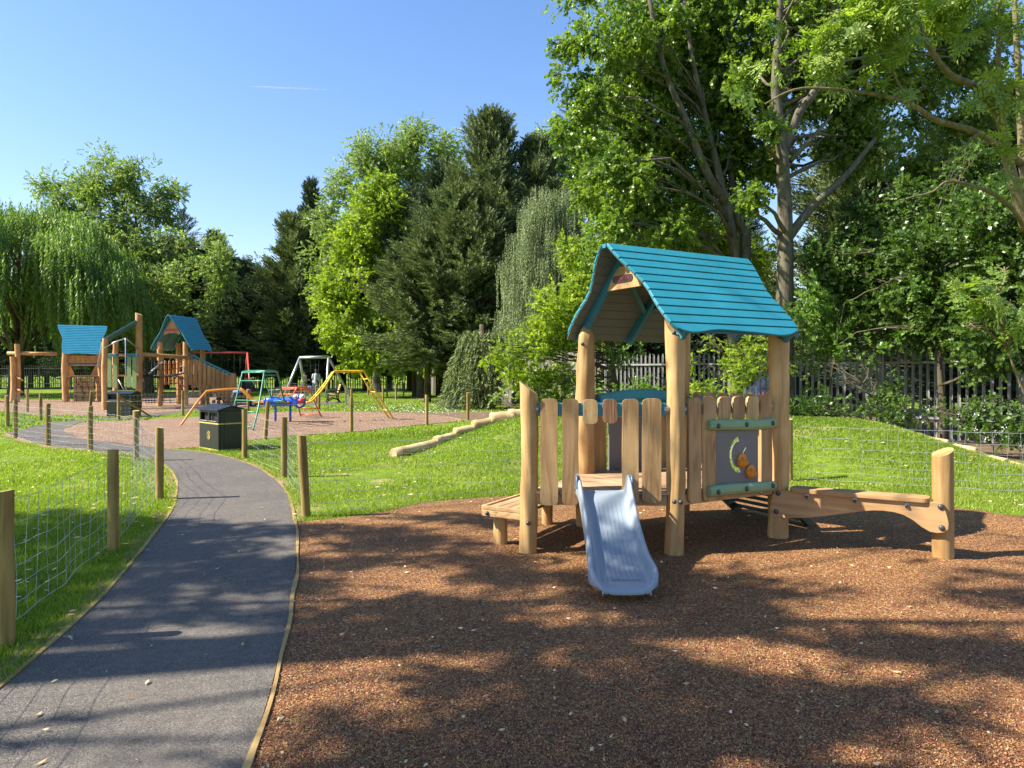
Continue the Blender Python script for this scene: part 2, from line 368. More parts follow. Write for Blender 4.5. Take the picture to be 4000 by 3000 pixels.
M['bark_ash'] = mat_bark('lichen covered ash bark', (0.09, 0.075, 0.045), (0.24, 0.20, 0.10), 7, 0.4)

# ---------------------------------------------------------------- objects
def tag(o, label=None, cat=None, group=None, kind=None):
    if label: o['label'] = label
    if cat: o['category'] = cat
    if group: o['group'] = group
    if kind: o['kind'] = kind
    return o
def empty(name, loc, label, cat, group=None, rz=0.0):
    o = bpy.data.objects.new(name, None); COL.objects.link(o)
    o.location = loc; o.rotation_euler = (0, 0, rz); o.empty_display_size = 0.2
    return tag(o, label, cat, group)
def link_mesh(name, me, parent=None, org=None):
    o = bpy.data.objects.new(name, me); COL.objects.link(o)
    if parent is not None: o.parent = parent
    elif org is not None: o.location = org
    return o
def root_org(parent):
    x = Vector((0, 0, 0))
    while parent is not None:
        x += Vector(parent.location); parent = parent.parent
    return x

class MB:
    """collects shapes in world metres and links them as one mesh object"""
    def __init__(s): s.v = []; s.f = []; s.mi = []; s.cur = 0; s.sm = []
    def add(s, vs, fs, smooth=False):
        b = len(s.v); s.v.extend([tuple(x) for x in vs])
        for f in fs: s.f.append([i + b for i in f]); s.mi.append(s.cur); s.sm.append(smooth)
        return s
    def box(s, c, d, mat=None):
        c = Vector(c); m = mat or Matrix.Identity(3)
        vs = [c + m @ Vector((x * d[0] / 2, y * d[1] / 2, z * d[2] / 2)) for x in (-1, 1) for y in (-1, 1) for z in (-1, 1)]
        return s.add(vs, [(0, 1, 3, 2), (4, 6, 7, 5), (0, 4, 5, 1), (2, 3, 7, 6), (0, 2, 6, 4), (1, 5, 7, 3)])
    def beam(s, a, b, w, h, up=(0, 0, 1)):
        a = Vector(a); b = Vector(b); x = (b - a); L = x.length; x.normalize()
        y = Vector(up).cross(x)
        if y.length < 1e-5: y = Vector((0, 1, 0))
        y.normalize(); z = x.cross(y)
        return s.box((a + b) / 2, (L, w, h), Matrix((x, y, z)).transposed())
    def tube(s, pts, rad, n=8, cap=True, smooth=True):
        pts = [Vector(p) for p in pts]; k = len(pts)
        if not hasattr(rad, '__len__'): rad = [rad] * k
        vs = []; ref = None
        for i, p in enumerate(pts):
            t = (pts[min(i + 1, k - 1)] - pts[max(i - 1, 0)])
            if t.length < 1e-9: t = Vector((0, 0, 1))
            t.normalize()
            if ref is None: ref = Vector((1, 0, 0)) if abs(t.x) < 0.8 else Vector((0, 1, 0))
            a = (ref - t * ref.dot(t))
            if a.length < 1e-6: a = t.orthogonal()
            a.normalize(); ref = a; b = t.cross(a)
            for j in range(n):
                an = 2 * math.pi * j / n
                vs.append(p + (a * math.cos(an) + b * math.sin(an)) * rad[i])
        fs = [(i * n + j, i * n + (j + 1) % n, (i + 1) * n + (j + 1) % n, (i + 1) * n + j) for i in range(k - 1) for j in range(n)]
        s.add(vs, fs, smooth)
        if cap:
            b = len(s.v) - len(vs)
            s.f.append([b + j for j in range(n)][::-1]); s.mi.append(s.cur); s.sm.append(False)
            s.f.append([b + (k - 1) * n + j for j in range(n)]); s.mi.append(s.cur); s.sm.append(False)
        return s
    def prism(s, o, ax, ay, poly, th, holes=()):
        """polygon in the plane (o, ax, ay), thickness th along ax x ay (centred)"""
        o = Vector(o); ax = Vector(ax).normalized(); ay = Vector(ay).normalized(); n = ax.cross(ay).normalized()
        loops = [list(poly)] + [list(h) for h in holes]
        flat = [p for l in loops for p in l]
        tris = tessellate_polygon([[Vector((p[0], p[1], 0)) for p in l] for l in loops])
        top = [o + ax * p[0] + ay * p[1] + n * th / 2 for p in flat]; bot = [o + ax * p[0] + ay * p[1] - n * th / 2 for p in flat]
        N = len(flat); fs = []
        for t in tris:
            a, b, c = t
            A, B, C = [Vector((flat[i][0], flat[i][1])) for i in t]
            if (B - A).cross(C - A) < 0: a, c = c, a
            fs.append((a, b, c)); fs.append((c + N, b + N, a + N))
        st = 0
        for l in loops:
            k = len(l)
            ar = sum(l[i][0] * l[(i + 1) % k][1] - l[(i + 1) % k][0] * l[i][1] for i in range(k))
            for i in range(k):
                a, b = st + i, st + (i + 1) % k
                cw = (ar < 0) ^ (l is not loops[0])
                fs.append((a, b, b + N, a + N) if cw else (b, a, a + N, b + N))
            st += k
        return s.add(top + bot, fs)
    def lathe(s, c, prof, n=12, axis=(0, 0, 1)):
        c = Vector(c); z = Vector(axis).normalized(); x = z.orthogonal().normalized(); y = z.cross(x)
        vs = []
        for r, h in prof:
            for j in range(n):
                an = 2 * math.pi * j / n
                vs.append(c + (x * math.cos(an) + y * math.sin(an)) * r + z * h)
        fs = [(i * n + j, i * n + (j + 1) % n, (i + 1) * n + (j + 1) % n, (i + 1) * n + j) for i in range(len(prof) - 1) for j in range(n)]
        return s.add(vs, fs, True)
    def ball(s, c, r, n=12, m=8, sc=(1, 1, 1)):
        vs = []; c = Vector(c)
        for i in range(m + 1):
            th = math.pi * i / m
            for j in range(n):
                an = 2 * math.pi * j / n
                vs.append(c + Vector((r * sc[0] * math.sin(th) * math.cos(an), r * sc[1] * math.sin(th) * math.sin(an), -r * sc[2] * math.cos(th))))
        fs = [(i * n + j, i * n + (j + 1) % n, (i + 1) * n + (j + 1) % n, (i + 1) * n + j) for i in range(m) for j in range(n)]
        return s.add(vs, fs, True)
    def mesh(s, name, mats, org):
        me = bpy.data.meshes.new(name)
        me.from_pydata([(a - org[0], b - org[1], c - org[2]) for a, b, c in s.v], [], s.f)
        for m in (mats if isinstance(mats, (list, tuple)) else [mats]): me.materials.append(m)
        me.polygons.foreach_set('material_index', s.mi); me.polygons.foreach_set('use_smooth', s.sm)
        me.update(); return me
    def build(s, name, mats, parent=None, bevel=0.0, org=None, label=None):
        oo = root_org(parent) if parent is not None else Vector(org or (0, 0, 0))
        if parent is not None and parent.type == 'EMPTY' and parent.rotation_euler.z: raise ValueError('rotated root')
        o = link_mesh(name, s.mesh(name, mats, oo), parent, oo)
        if bevel:
            b = o.modifiers.new('bevel', 'BEVEL'); b.width = bevel; b.segments = 2; b.limit_method = 'ANGLE'; b.angle_limit = R(35)
        if label: o['label'] = label
        return o

def copy_tree(o, parent=None):
    c = o.copy(); COL.objects.link(c); c.parent = parent
    for ch in [x for x in KIDS.get(o.name, [])] if False else list(o.children): copy_tree(ch, c)
    return c

def smooth_line(pts, sub=8, closed=False):
    P = [Vector((*p, 0)) if len(p) == 2 else Vector(p) for p in pts]; n = len(P); out = []
    for i in range(n if closed else n - 1):
        p0 = P[(i - 1) % n] if closed or i > 0 else P[0]; p1 = P[i]; p2 = P[(i + 1) % n]
        p3 = P[(i + 2) % n] if closed or i + 2 < n else P[-1]
        for k in range(sub):
            t = k / sub
            out.append(0.5 * ((2 * p1) + (-p0 + p2) * t + (2 * p0 - 5 * p1 + 4 * p2 - p3) * t * t + (-p0 + 3 * p1 - 3 * p2 + p3) * t ** 3))
    if not closed: out.append(P[-1])
    return out

rs = np.random.RandomState(7)
def ff_noise(seed, nwave=14):
    r = np.random.RandomState(seed)
    K = r.normal(size=(nwave, 3)); K /= np.linalg.norm(K, axis=1)[:, None]; K *= r.uniform(0.6, 1.7, size=(nwave, 1)); ph = r.uniform(0, 6.28, nwave)
    def f(P, freq=1.0): return np.cos(P @ (K.T * freq * 2.2) + ph).sum(1) / math.sqrt(nwave / 2.0)
    return f

def np_mesh(name, V, tint, mat, k=4, smooth=False):
    """V: (n,k,3) polygons, tint: (n,)"""
    n = V.shape[0]; me = bpy.data.meshes.new(name)
    me.vertices.add(n * k); me.vertices.foreach_set('co', V.reshape(-1).astype(np.float32))
    me.loops.add(n * k); me.loops.foreach_set('vertex_index', np.arange(n * k, dtype=np.int32))
    me.polygons.add(n); me.polygons.foreach_set('loop_start', np.arange(0, n * k, k, dtype=np.int32))
    try: me.polygons.foreach_set('loop_total', np.full(n, k, dtype=np.int32))
    except Exception: pass
    me.update(calc_edges=True)
    a = me.attributes.new('tint', 'FLOAT', 'FACE'); a.data.foreach_set('value', np.clip(tint, 0, 1).astype(np.float32))
    me.materials.append(mat)
    return me
# ---------------------------------------------------------------- foliage: many leaf-sized faces on sprays, sprays on limbs
def nrm(a): return a / (np.linalg.norm(a, axis=-1, keepdims=True) + 1e-9)
def leaf(base, d, side, l, w, fold=0.12):
    d = np.array(d, float); d /= np.linalg.norm(d); side = np.array(side, float); side -= d * side.dot(d); side /= np.linalg.norm(side)
    nn = np.cross(d, side); b = np.array(base, float)
    return [b, b + d * l * 0.45 + side * w / 2 + nn * w * fold, b + d * l - nn * l * 0.06, b + d * l * 0.45 - side * w / 2 + nn * w * fold]
def T_broad(n=12, L=1.0, l=0.34, w=0.24, seed=1, droop=0.25, open_=0.9):
    r = np.random.RandomState(seed); out = []
    for i in range(n):
        t = (i + 0.6) / n; s = 1 if i % 2 else -1
        an = r.uniform(-0.9, 0.9) + (0 if s > 0 else math.pi)
        d = [math.cos(open_) + r.uniform(-.2, .25), math.sin(open_) * math.cos(an), math.sin(open_) * math.sin(an) * 0.6 - droop * r.uniform(0.2, 1.4)]
        out.append(leaf([t * L, 0, -0.12 * t * t], d, [r.uniform(-.5, .5), -math.sin(an) + r.uniform(-.6, .6), math.cos(an) + r.uniform(-.8, .8)], l * r.uniform(.7, 1.15), w * r.uniform(.75, 1.1)))
    return np.array(out)
def T_pinnate(nl=5, L=0.7, lf=9, seed=3):
    """five compound leaves of paired leaflets"""
    r = np.random.RandomState(seed); out = []
    for k in range(nl):
        an = k * 2.4; bend = r.uniform(0.5, 1.0)
        D = np.array([math.cos(bend), math.sin(bend) * math.cos(an), math.sin(bend) * math.sin(an) * 0.5 + 0.05]); D /= np.linalg.norm(D)
        S = np.cross(D, [0, 0, 1]); S /= np.linalg.norm(S); b0 = np.array([L * 0.25 * k / nl, 0, 0])
        for j in range(lf):
            t = (j // 2 + 1.2) / (lf // 2 + 1.6); s = 1 if j % 2 else -1
            if j == lf - 1: d = D; p = b0 + D * L * 0.95 * t
            else: d = D * 0.45 + S * s; p = b0 + D * L * 0.95 * t
            d = d + np.array([0, 0, -0.3 * t - r.uniform(0, .25)]); p = p + np.array([0, 0, -0.22 * L * t * t])
            out.append(leaf(p, d, np.cross(d, [0, 0, 1]) + r.uniform(-.25, .25, 3), 0.32 * L * r.uniform(.8, 1.1), 0.135 * L))
    return np.array(out)
def T_cypress(n=13, seed=5, w=0.075):
    r = np.random.RandomState(seed); out = []
    for i in range(n):
        t = i / (n - 1); s = 1 if i % 2 else -1
        l = (0.42 - 0.26 * t) * r.uniform(.7, 1.2)
        d = [0.85, s * (0.75 - 0.35 * t), r.uniform(-.25, .3)]
        if i == n - 1: d = [1, 0, 0.1]
        out.append(leaf([t * 0.75, 0, -0.05 * t], d, [r.uniform(-.3, .3), r.uniform(-.5, .5), r.uniform(-1, 1)], l, w * r.uniform(.8, 1.5), 0.05))
    return np.array(out)
def T_strand(n=18, L=1.0, l=0.16, w=0.035, seed=6):
    """hanging strand: X points down the strand"""
    r = np.random.RandomState(seed); out = []
    for i in range(n):
        t = i / n; an = i * 2.4 + r.uniform(-.5, .5)
        d = [0.95, 0.42 * math.cos(an), 0.42 * math.sin(an)]
        out.append(leaf([t * L, r.uniform(-.02, .02), r.uniform(-.02, .02)], d, [0, -math.sin(an) + r.uniform(-.5, .5), math.cos(an)], l * r.uniform(.7, 1.2), w * r.uniform(.8, 1.3), 0.05))
    return np.array(out)

def scatter(Ts, P, X, U, S, rng):
    """place a template at each P with axis X and up U; returns polygons and a tint per polygon"""
    X = nrm(X); Y = nrm(np.cross(U, X)); Z = np.cross(X, Y); outV = []; outT = []
    idx = rng.randint(0, len(Ts), len(P))
    for k, T in enumerate(Ts):
        m = idx == k
        if not m.any(): continue
        Fm = np.stack([X[m], Y[m], Z[m]], 1) * S[m][:, None, None]
        V = np.einsum('lvc,ncd->nlvd', T, Fm) + P[m][:, None, None, :]
        n, l = V.shape[:2]
        t = rng.uniform(0.15, 0.85, (n, 1)) + rng.normal(0, 0.16, (n, l))
        outV.append(V.reshape(n * l, 4, 3)); outT.append(t.reshape(-1))
    return np.concatenate(outV), np.concatenate(outT)

TB = [T_broad(seed=s) for s in (1, 2, 3)]
TBs = [T_broad(n=10, l=0.42, w=0.36, seed=s, droop=0.55) for s in (11, 12, 13)]       # poplar-like: broad hanging leaves
TP = [T_pinnate(seed=s) for s in (21, 22)]
TC = [T_cypress(seed=s) for s in (31, 32)]
TS = [T_strand(seed=s) for s in (41, 42)]
TW = [T_strand(n=14, l=0.26, w=0.06, seed=s) for s in (43, 44)]

def sphere_dirs(n, rng):
    v = rng.normal(size=(n, 3)); return nrm(v)

def lobe_cloud(lobes, density, size, rng, Ts, droop=0.25, shell=0.5, gap=None, gap_freq=0.9, gap_thr=-0.2, up=0.7, cut=None):
    """lobes: (centre, (rx,ry,rz)); density: sprays per square metre of lobe surface"""
    Vs = []; Tt = []
    for c, r in lobes:
        r = np.array(r); area = 4 * math.pi * ((r[0] * r[1]) ** 1.6 / 3 + (r[0] * r[2]) ** 1.6 / 3 + (r[1] * r[2]) ** 1.6 / 3) ** (1 / 1.6)
        n = int(area * density)
        if n < 3: continue
        D = sphere_dirs(n, rng); fr = 1 - shell * rng.uniform(0, 1, n) ** 1.4
        fr = fr * (1 + 0.13 * ff_noise(int(rng.randint(1e6)))(D * 2.2))
        P = np.array(c) + D * r * fr[:, None]
        keep = np.ones(n, bool)
        if gap is not None: keep &= gap(P, gap_freq) > gap_thr
        if cut is not None: keep &= cut(P)
        P = P[keep]; D = D[keep]
        if not len(P): continue
        X = nrm(D / r) * 1.0 + rng.normal(0, 0.55, P.shape) + np.array([0, 0, -droop])
        U = np.array([0, 0, 1.0]) * up + rng.normal(0, 0.45, P.shape)
        S = size * rng.uniform(0.65, 1.3, len(P))
        V, T = scatter(Ts, P, X, U, S, rng)
        Vs.append(V); Tt.append(T + rng.uniform(-.12, .12))
    return np.concatenate(Vs), np.concatenate(Tt)

def limb(mb, a, b, r0, r1, rng, bend=0.12, n=7, sides=7):
    a = np.array(a, float); b = np.array(b, float); L = np.linalg.norm(b - a)
    off = rng.normal(0, bend * L, 3) * np.array([1, 1, 0.4]); pts = []
    for i in range(n):
        t = i / (n - 1); p = a + (b - a) * t + off * math.sin(math.pi * t) + rng.normal(0, 0.012 * L, 3) * (0 < i < n - 1)
        p[2] += 0.06 * L * math.sin(math.pi * t); pts.append(p)
    mb.tube(pts, [r0 + (r1 - r0) * (i / (n - 1)) for i in range(n)], sides)
    return pts

def make_tree(name, label, cat, base, lobes, leafmat, barkmat, Ts, density, size, seed, trunk_r=0.2, trunk_path=None, group=None,
              droop=0.25, shell=0.5, gap_thr=-0.3, gap_freq=0.9, cut=None, crown='crown', limbs=True, extra_limbs=(), kind=None, up=0.7, frac=0.45):
    rng = np.random.RandomState(seed); gapf = ff_noise(seed + 99)
    root = empty(name, base, label, cat, group)
    V, T = lobe_cloud(lobes, density, size, rng, Ts, droop, shell, gapf, gap_freq, gap_thr, up, cut)
    V -= np.array(base)
    link_mesh(crown, np_mesh(crown, V, T, leafmat), root)
    mb = MB(); zs = sorted(c[2] for c, r in lobes); top = zs[int(len(zs) * .7)]
    if trunk_path is None:
        mc = np.mean([c for c, r in lobes], 0); bx, by, bz = base
        ths = [0, .15, .4, .7, 1]
        trunk_path = [(bx + (mc[0] - bx) * t * 0.8 + rng.normal(0, .06) * (t > 0), by + (mc[1] - by) * t * 0.8, bz - 0.1 + (top - bz) * t) for t in ths]
    n = len(trunk_path)
    tp = [np.array(p) for p in smooth_line(trunk_path, 6)]; k = len(tp)
    mb.tube(tp, [trunk_r * (1.0 - 0.85 * (i / (k - 1)) ** 0.9) * (1.25 if i < 2 else 1) for i in range(k)], 10)
    if limbs:
        for c, r in lobes:
            if rng.uniform() > (frac if trunk_r > .06 else 0.12): continue
            z = c[2] - 0.35 * r[2] - 0.8 * max(0.3, 0.3 * abs(c[2] - base[2]) * 0.5)
            j = min(range(k), key=lambda i: abs(tp[i][2] - z)); rr = trunk_r * (1.0 - 0.85 * j / k) * 0.5
            P = limb(mb, tp[j], c, max(0.018, rr * .7), max(0.008, rr * 0.2), rng)
            for q in range(3):
                d = sphere_dirs(1, rng)[0]; d[2] = abs(d[2]) * 0.6 + 0.05
                limb(mb, P[3 + q % 4], np.array(c) + d * np.array(r) * 0.85, max(0.009, rr * 0.22), 0.004, rng, n=5, sides=5)
    for path, r0, r1 in extra_limbs:
        pts = smooth_line(path, 6); kk = len(pts)
        mb.tube(pts, [r0 + (r1 - r0) * i / (kk - 1) for i in range(kk)], 9)
    mb.build('trunk', barkmat, root)
    return root

def px_lobes(items, seed, sub=5, jitter=0.55, subr=0.5, flat=1.0, core=0.8):
    """items: (px, py, radius px, depth); each becomes a core and several bumps"""
    rng = np.random.RandomState(seed); out = []
    for it in items:
        px, py, rp, d = it[:4]; c = np.array(W(px, py, d)); r = rp / F * d
        if c[2] - r < 0.1: pass
        out.append((c, (r * core, r * core, r * core * flat)))
        for k in range(sub):
            dd = sphere_dirs(1, rng)[0]; dd[1] *= 0.8
            out.append((c + dd * r * rng.uniform(0.55, 0.9), tuple(np.array([1, 1, flat]) * r * subr * rng.uniform(.7, 1.15))))
    return out

def crown_lobes(c, R_, n, seed, sub=0.36, bottom=-0.6):
    """bumps over an ellipsoid crown"""
    rng = np.random.RandomState(seed); out = [(np.array(c), tuple(np.array(R_) * 0.72))]; i = 0; R_ = np.array(R_)
    while len(out) < n + 1 and i < 4000:
        i += 1; d = sphere_dirs(1, rng)[0]
        if d[2] < bottom: continue
        out.append((np.array(c) + d * R_ * rng.uniform(0.62, 0.86), tuple(np.full(3, sub * (R_.prod() ** (1 / 3)) * rng.uniform(.7, 1.2)))))
    return out

def conifer_data(h, rb, nb, seed, profile, up0=-0.1, up1=0.9, size=0.5, per=16, start=0.06, jit=(0.62, 1.18), matidx=None, droop=0.0, wide=0.35, Ts=None, tips=False):
    """branches whorled up a trunk, each carrying flat sprays; returns V,T and a bark MB (root at origin)"""
    rng = np.random.RandomState(seed); Ts = Ts or TC; P = []; X = []; S = []; mb = MB()
    mb.tube([(0, 0, -0.1), (0.03 * h * rng.uniform(-.3, .3), 0, h * 0.5), (0, 0, h * 0.97)], [h * 0.018 + 0.05, h * 0.011, 0.02], 8)
    for b in range(nb):
        t = start + (1 - start) * (b + 0.5) / nb; t = t ** 0.92; az = b * 2.39996 + rng.uniform(-.4, .4)
        L = rb * profile(t) * rng.uniform(*jit); elev = up0 + (up1 - up0) * t + rng.uniform(-.18, .18)
        d = np.array([math.cos(az) * math.cos(elev), math.sin(az) * math.cos(elev), math.sin(elev)]); o = np.array([0, 0, t * h])
        m = max(4, int(per * L / rb + 4))
        mb.tube([o, o + d * L * 0.5 + [0, 0, -0.03 * L], o + d * L * 0.95 + [0, 0, (0.06 - droop) * L]], [0.012 + 0.012 * L, 0.012 + 0.006 * L, 0.006], 5)
        tt = 0.12 + 0.88 * rng.uniform(0, 1, m) ** 0.75
        side = np.cross(d, [0, 0, 1]); side /= np.linalg.norm(side) + 1e-6
        sg = rng.uniform(-1, 1, m)
        p = o + np.outer(tt * L, d) + np.outer(sg * wide * L * (1.15 - tt), side) + np.array([0, 0, 1]) * ((0.08 - droop) * L * tt ** 2 + rng.normal(0, 0.07 * L, m))[:, None]
        x = d + np.outer(sg * 0.7, side) + rng.normal(0, 0.22, (m, 3)) + np.array([0, 0, 0.12 - droop])
        P.append(p); X.append(x); S.append(size * (0.7 + 0.5 * (1 - tt)) * rng.uniform(.75, 1.25, m))
    P = np.concatenate(P); X = np.concatenate(X); S = np.concatenate(S)
    U = np.array([0, 0, 1.0]) + rng.normal(0, 0.5, P.shape)
    V, T = scatter(Ts, P, X, U, S, rng)
    return V, T, mb
def place_conifer(name, label, cat, base, V, T, mb, leafmat, barkmat, group=None, crown='crown', rz=0.0):
    root = empty(name, base, label, cat, group)
    link_mesh(crown, np_mesh(crown, V, T, leafmat), root)
    o = link_mesh('trunk', mb.mesh('trunk', barkmat, (0, 0, 0)), root)
    return root

def strands(tops, lengths, seg, rng, Ts, size=1.0, swing=0.18, spread=None):
    """hanging chains of strand templates starting at tops"""
    P = []; X = []; S = []
    for p, L in zip(tops, lengths):
        q = np.array(p, float); d = np.array([0, 0, -1.0]); k = max(1, int(L / seg))
        if spread is not None: d = d + spread(p) * 0.9
        for i in range(k):
            d = nrm(d + rng.normal(0, swing, 3) * [1, 1, .3] + np.array([0, 0, -0.55]))
            P.append(q.copy()); X.append(d); S.append(seg * 1.1); q = q + d * seg
    P = np.array(P); X = np.array(X); S = np.array(S) * size
    U = rng.normal(0, 1, P.shape)
    return scatter(Ts, P, X, U, S, rng)
# ---------------------------------------------------------------- terrain
A0, A1, RAD = np.array([0.73, 14.43]), np.array([6.02, 12.94]), 3.17
def mound_z(x, y):
    x = np.asarray(x, float); y = np.asarray(y, float)
    d = A1 - A0; t = np.clip(((x - A0[0]) * d[0] + (y - A0[1]) * d[1]) / d.dot(d), 0, 1)
    q = np.hypot(x - A0[0] - t * d[0], y - A0[1] - t * d[1]); s = np.clip(1 - q / RAD, 0, 1)
    s = s * s * (3 - 2 * s)
    far = np.clip((np.hypot(x, y) - 20) / 30, 0, 1)
    return 0.725 * s + 0.02 * far * np.sin(x * 0.3) * np.cos(y * 0.23)
def ground_mesh():
    def axis(lo, hi, fine, f0, f1):
        a = list(np.arange(f0, f1 + 1e-6, fine)); x = f0; st = fine
        while x > lo: st *= 1.35; x -= st; a.insert(0, x)
        x = f1; st = fine
        while x < hi: st *= 1.35; x += st; a.append(x)
        return np.array(a)
    xs = axis(-3000, 3000, 0.25, -5, 12); ys = axis(-3000, 6000, 0.25, 7, 22)
    X, Y = np.meshgrid(xs, ys); Z = mound_z(X, Y)
    V = np.stack([X, Y, Z], -1).reshape(-1, 3); w = len(xs); h = len(ys)
    i = np.arange(w * h).reshape(h, w); Fc = np.stack([i[:-1, :-1], i[:-1, 1:], i[1:, 1:], i[1:, :-1]], -1).reshape(-1, 4)
    me = bpy.data.meshes.new('ground'); me.from_pydata(V.tolist(), [], Fc.tolist()); me.materials.append(M['lawn'])
    me.polygons.foreach_set('use_smooth', [True] * len(me.polygons)); return me
tag(link_mesh('ground', ground_mesh()), kind='structure')

def flat(name, outline, z, mat, kind='structure'):
    tris = tessellate_polygon([[Vector((p[0], p[1], 0)) for p in outline]])
    me = bpy.data.meshes.new(name); me.from_pydata([(p[0], p[1], z) for p in outline], [], [tuple(t) for t in tris]); me.materials.append(mat); me.update()
    bmx = bmesh.new(); bmx.from_mesh(me); bmesh.ops.recalc_face_normals(bmx, faces=bmx.faces)
    for f in bmx.faces:
        if f.normal.z < 0: f.normal_flip()
    bmx.to_mesh(me); bmx.free()
    return tag(link_mesh(name, me), kind=kind)
def wobble(line, amp, freq, seed):
    f = ff_noise(seed); P = np.array([(p[0], p[1], 0) for p in line]); 
    return [(p[0] + amp * a, p[1] + amp * b) for p, a, b in zip(line, f(P, freq), f(P + 40, freq))]

near_left = [(0.3, -2.0), (-.66, 0.8), (-.93, 2.0)] + [G(*p) for p in ((958, 3000), (1040, 2757), (1112, 2476), (1148, 2268), (1157, 2115), (1148, 2040))]
path_left = [(-1.2, -2.0), (-1.95, 0.8), (-2.35, 2.4)] + [G(*p) for p in ((0, 2702), (181, 2540), (407, 2332), (560, 2151), (669, 2006), (692, 1943), (692, 1880), (651, 1825), (542, 1780), (362, 1762), (181, 1744), (72, 1712), (30, 1698))] + [(-14.6, 19.6)]
path_right_up = [G(*p) for p in ((1121, 1934), (1067, 1871), (967, 1812), (814, 1771), (678, 1757), (542, 1743), (362, 1721), (289, 1703), (253, 1682), (307, 1653), (362, 1641))]
path_back = [G(*p) for p in ((463, 1640), (600, 1630), (760, 1607), (900, 1601), (1100, 1590), (1330, 1578))] 
path_back2 = [G(*p) for p in ((1340, 1568), (1100, 1577), (900, 1586), (687, 1605), (542, 1622), (470, 1630), (380, 1636), (289, 1643), (199, 1653), (127, 1669), (60, 1685), (20, 1688))] + [(-15.4, 20.6)]
L1 = smooth_line(path_left, 6); R1 = smooth_line(near_left + path_right_up, 6)
B1 = smooth_line(path_back, 5); B2 = smooth_line(path_back2, 5)
path_poly = [(p.x, p.y) for p in R1] + [(p.x, p.y) for p in B1] + [(p.x, p.y) for p in B2] + [(p.x, p.y) for p in reversed(L1)]
flat('path', path_poly, 0.010, M['asphalt'])

near_top = [G(*p) for p in ((1165, 2045), (1211, 2036), (1356, 2018), (1500, 1998), (1627, 1972), (1772, 1952), (2007, 1940), (2400, 1925), (2890, 1921), (3300, 1945), (3730, 1984), (3850, 1997), (4000, 2018))] + [(7.6, 7.2), (9.5, 5.5), (10.5, 2.0), (10.0, -3.0)]
NL = smooth_line(near_left, 6); NT = smooth_line(near_top, 6)
near_poly = [(p.x, p.y) for p in NL] + wobble([(p.x, p.y) for p in NT], 0.025, 2.2, 4)
flat('rubber_surface', near_poly, 0.006, M['rubber'])
pad2 = smooth_line([G(*p) for p in ((253, 1682), (289, 1703), (362, 1721), (542, 1743), (650, 1753), (760, 1750), (880, 1738), (976, 1722), (1193, 1700), (1374, 1690), (1627, 1662), (1760, 1650), (1806, 1641), (1760, 1628), (1627, 1617), (1446, 1611), (1250, 1608), (1070, 1612), (962, 1619), (763, 1630), (600, 1638), (463, 1646), (362, 1650), (307, 1657))], 6, True)
flat('rubber_surface', wobble([(p.x, p.y) for p in pad2], 0.03, 1.5, 5), 0.014, M['rubber_far'])
pad3 = smooth_line([G(*p) for p in ((-220, 1600), (-40, 1603), (72, 1616), (181, 1623), (336, 1626), (400, 1630), (480, 1627), (600, 1616), (760, 1601), (880, 1594), (980, 1588), (1050, 1573), (1000, 1560), (860, 1548), (700, 1544), (542, 1547), (400, 1558), (240, 1563), (0, 1563), (-220, 1563))], 6, True)
flat('rubber_surface', wobble([(p.x, p.y) for p in pad3], 0.04, 1.0, 6), 0.016, M['rubber_far'])

def ribbon(name, line, w0, w1, z, mat, h=0.0, seed=3, amp=0.0):
    """strip beside a line, from offset w0 to w1 (to the left of its direction); h makes a board of it"""
    P = [Vector((p[0], p[1], 0)) for p in line]; n = len(P); mb = MB(); f = ff_noise(seed); L = []; Rr = []
    for i, p in enumerate(P):
        t = (P[min(i + 1, n - 1)] - P[max(i - 1, 0)]).normalized(); s = Vector((-t.y, t.x, 0))
        a = amp * float(f(np.array([[p.x, p.y, 0]]), 2.5)[0]); b = amp * float(f(np.array([[p.x + 30, p.y, 0]]), 2.5)[0])
        L.append(p + s * (w0 + a)); Rr.append(p + s * (w1 + b))
    vs = [(q.x, q.y, z) for q in L] + [(q.x, q.y, z) for q in Rr]
    fs = [(i, i + 1, n + i + 1, n + i) for i in range(n - 1)]
    if h:
        vs += [(q.x, q.y, z - h) for q in L] + [(q.x, q.y, z - h) for q in Rr]
        fs += [(i, 2 * n + i, 2 * n + i + 1, i + 1) for i in range(n - 1)] + [(n + i + 1, 3 * n + i + 1, 3 * n + i, n + i) for i in range(n - 1)]
    mb.add(vs, fs); return mb.build(name, mat)
tag(ribbon('path_edging', NL, -0.002, -0.028, 0.018, M['edging'], 0.05, amp=0.006), kind='structure')
PR = smooth_line([near_left[-1]] + path_right_up[:6], 6)
tag(ribbon('path_edging', PR, -0.002, -0.03, 0.018, M['edging'], 0.05, amp=0.004), kind='structure')
tag(ribbon('path_edging', L1, 0.0, 0.028, 0.018, M['edging'], 0.05, amp=0.004), kind='structure')
tag(ribbon('soil_strip', L1, 0.03, 0.13, 0.008, M['soil'], amp=0.035, seed=8), kind='structure')
tag(ribbon('soil_strip', PR, -0.03, -0.13, 0.008, M['soil'], amp=0.035, seed=9), kind='structure')

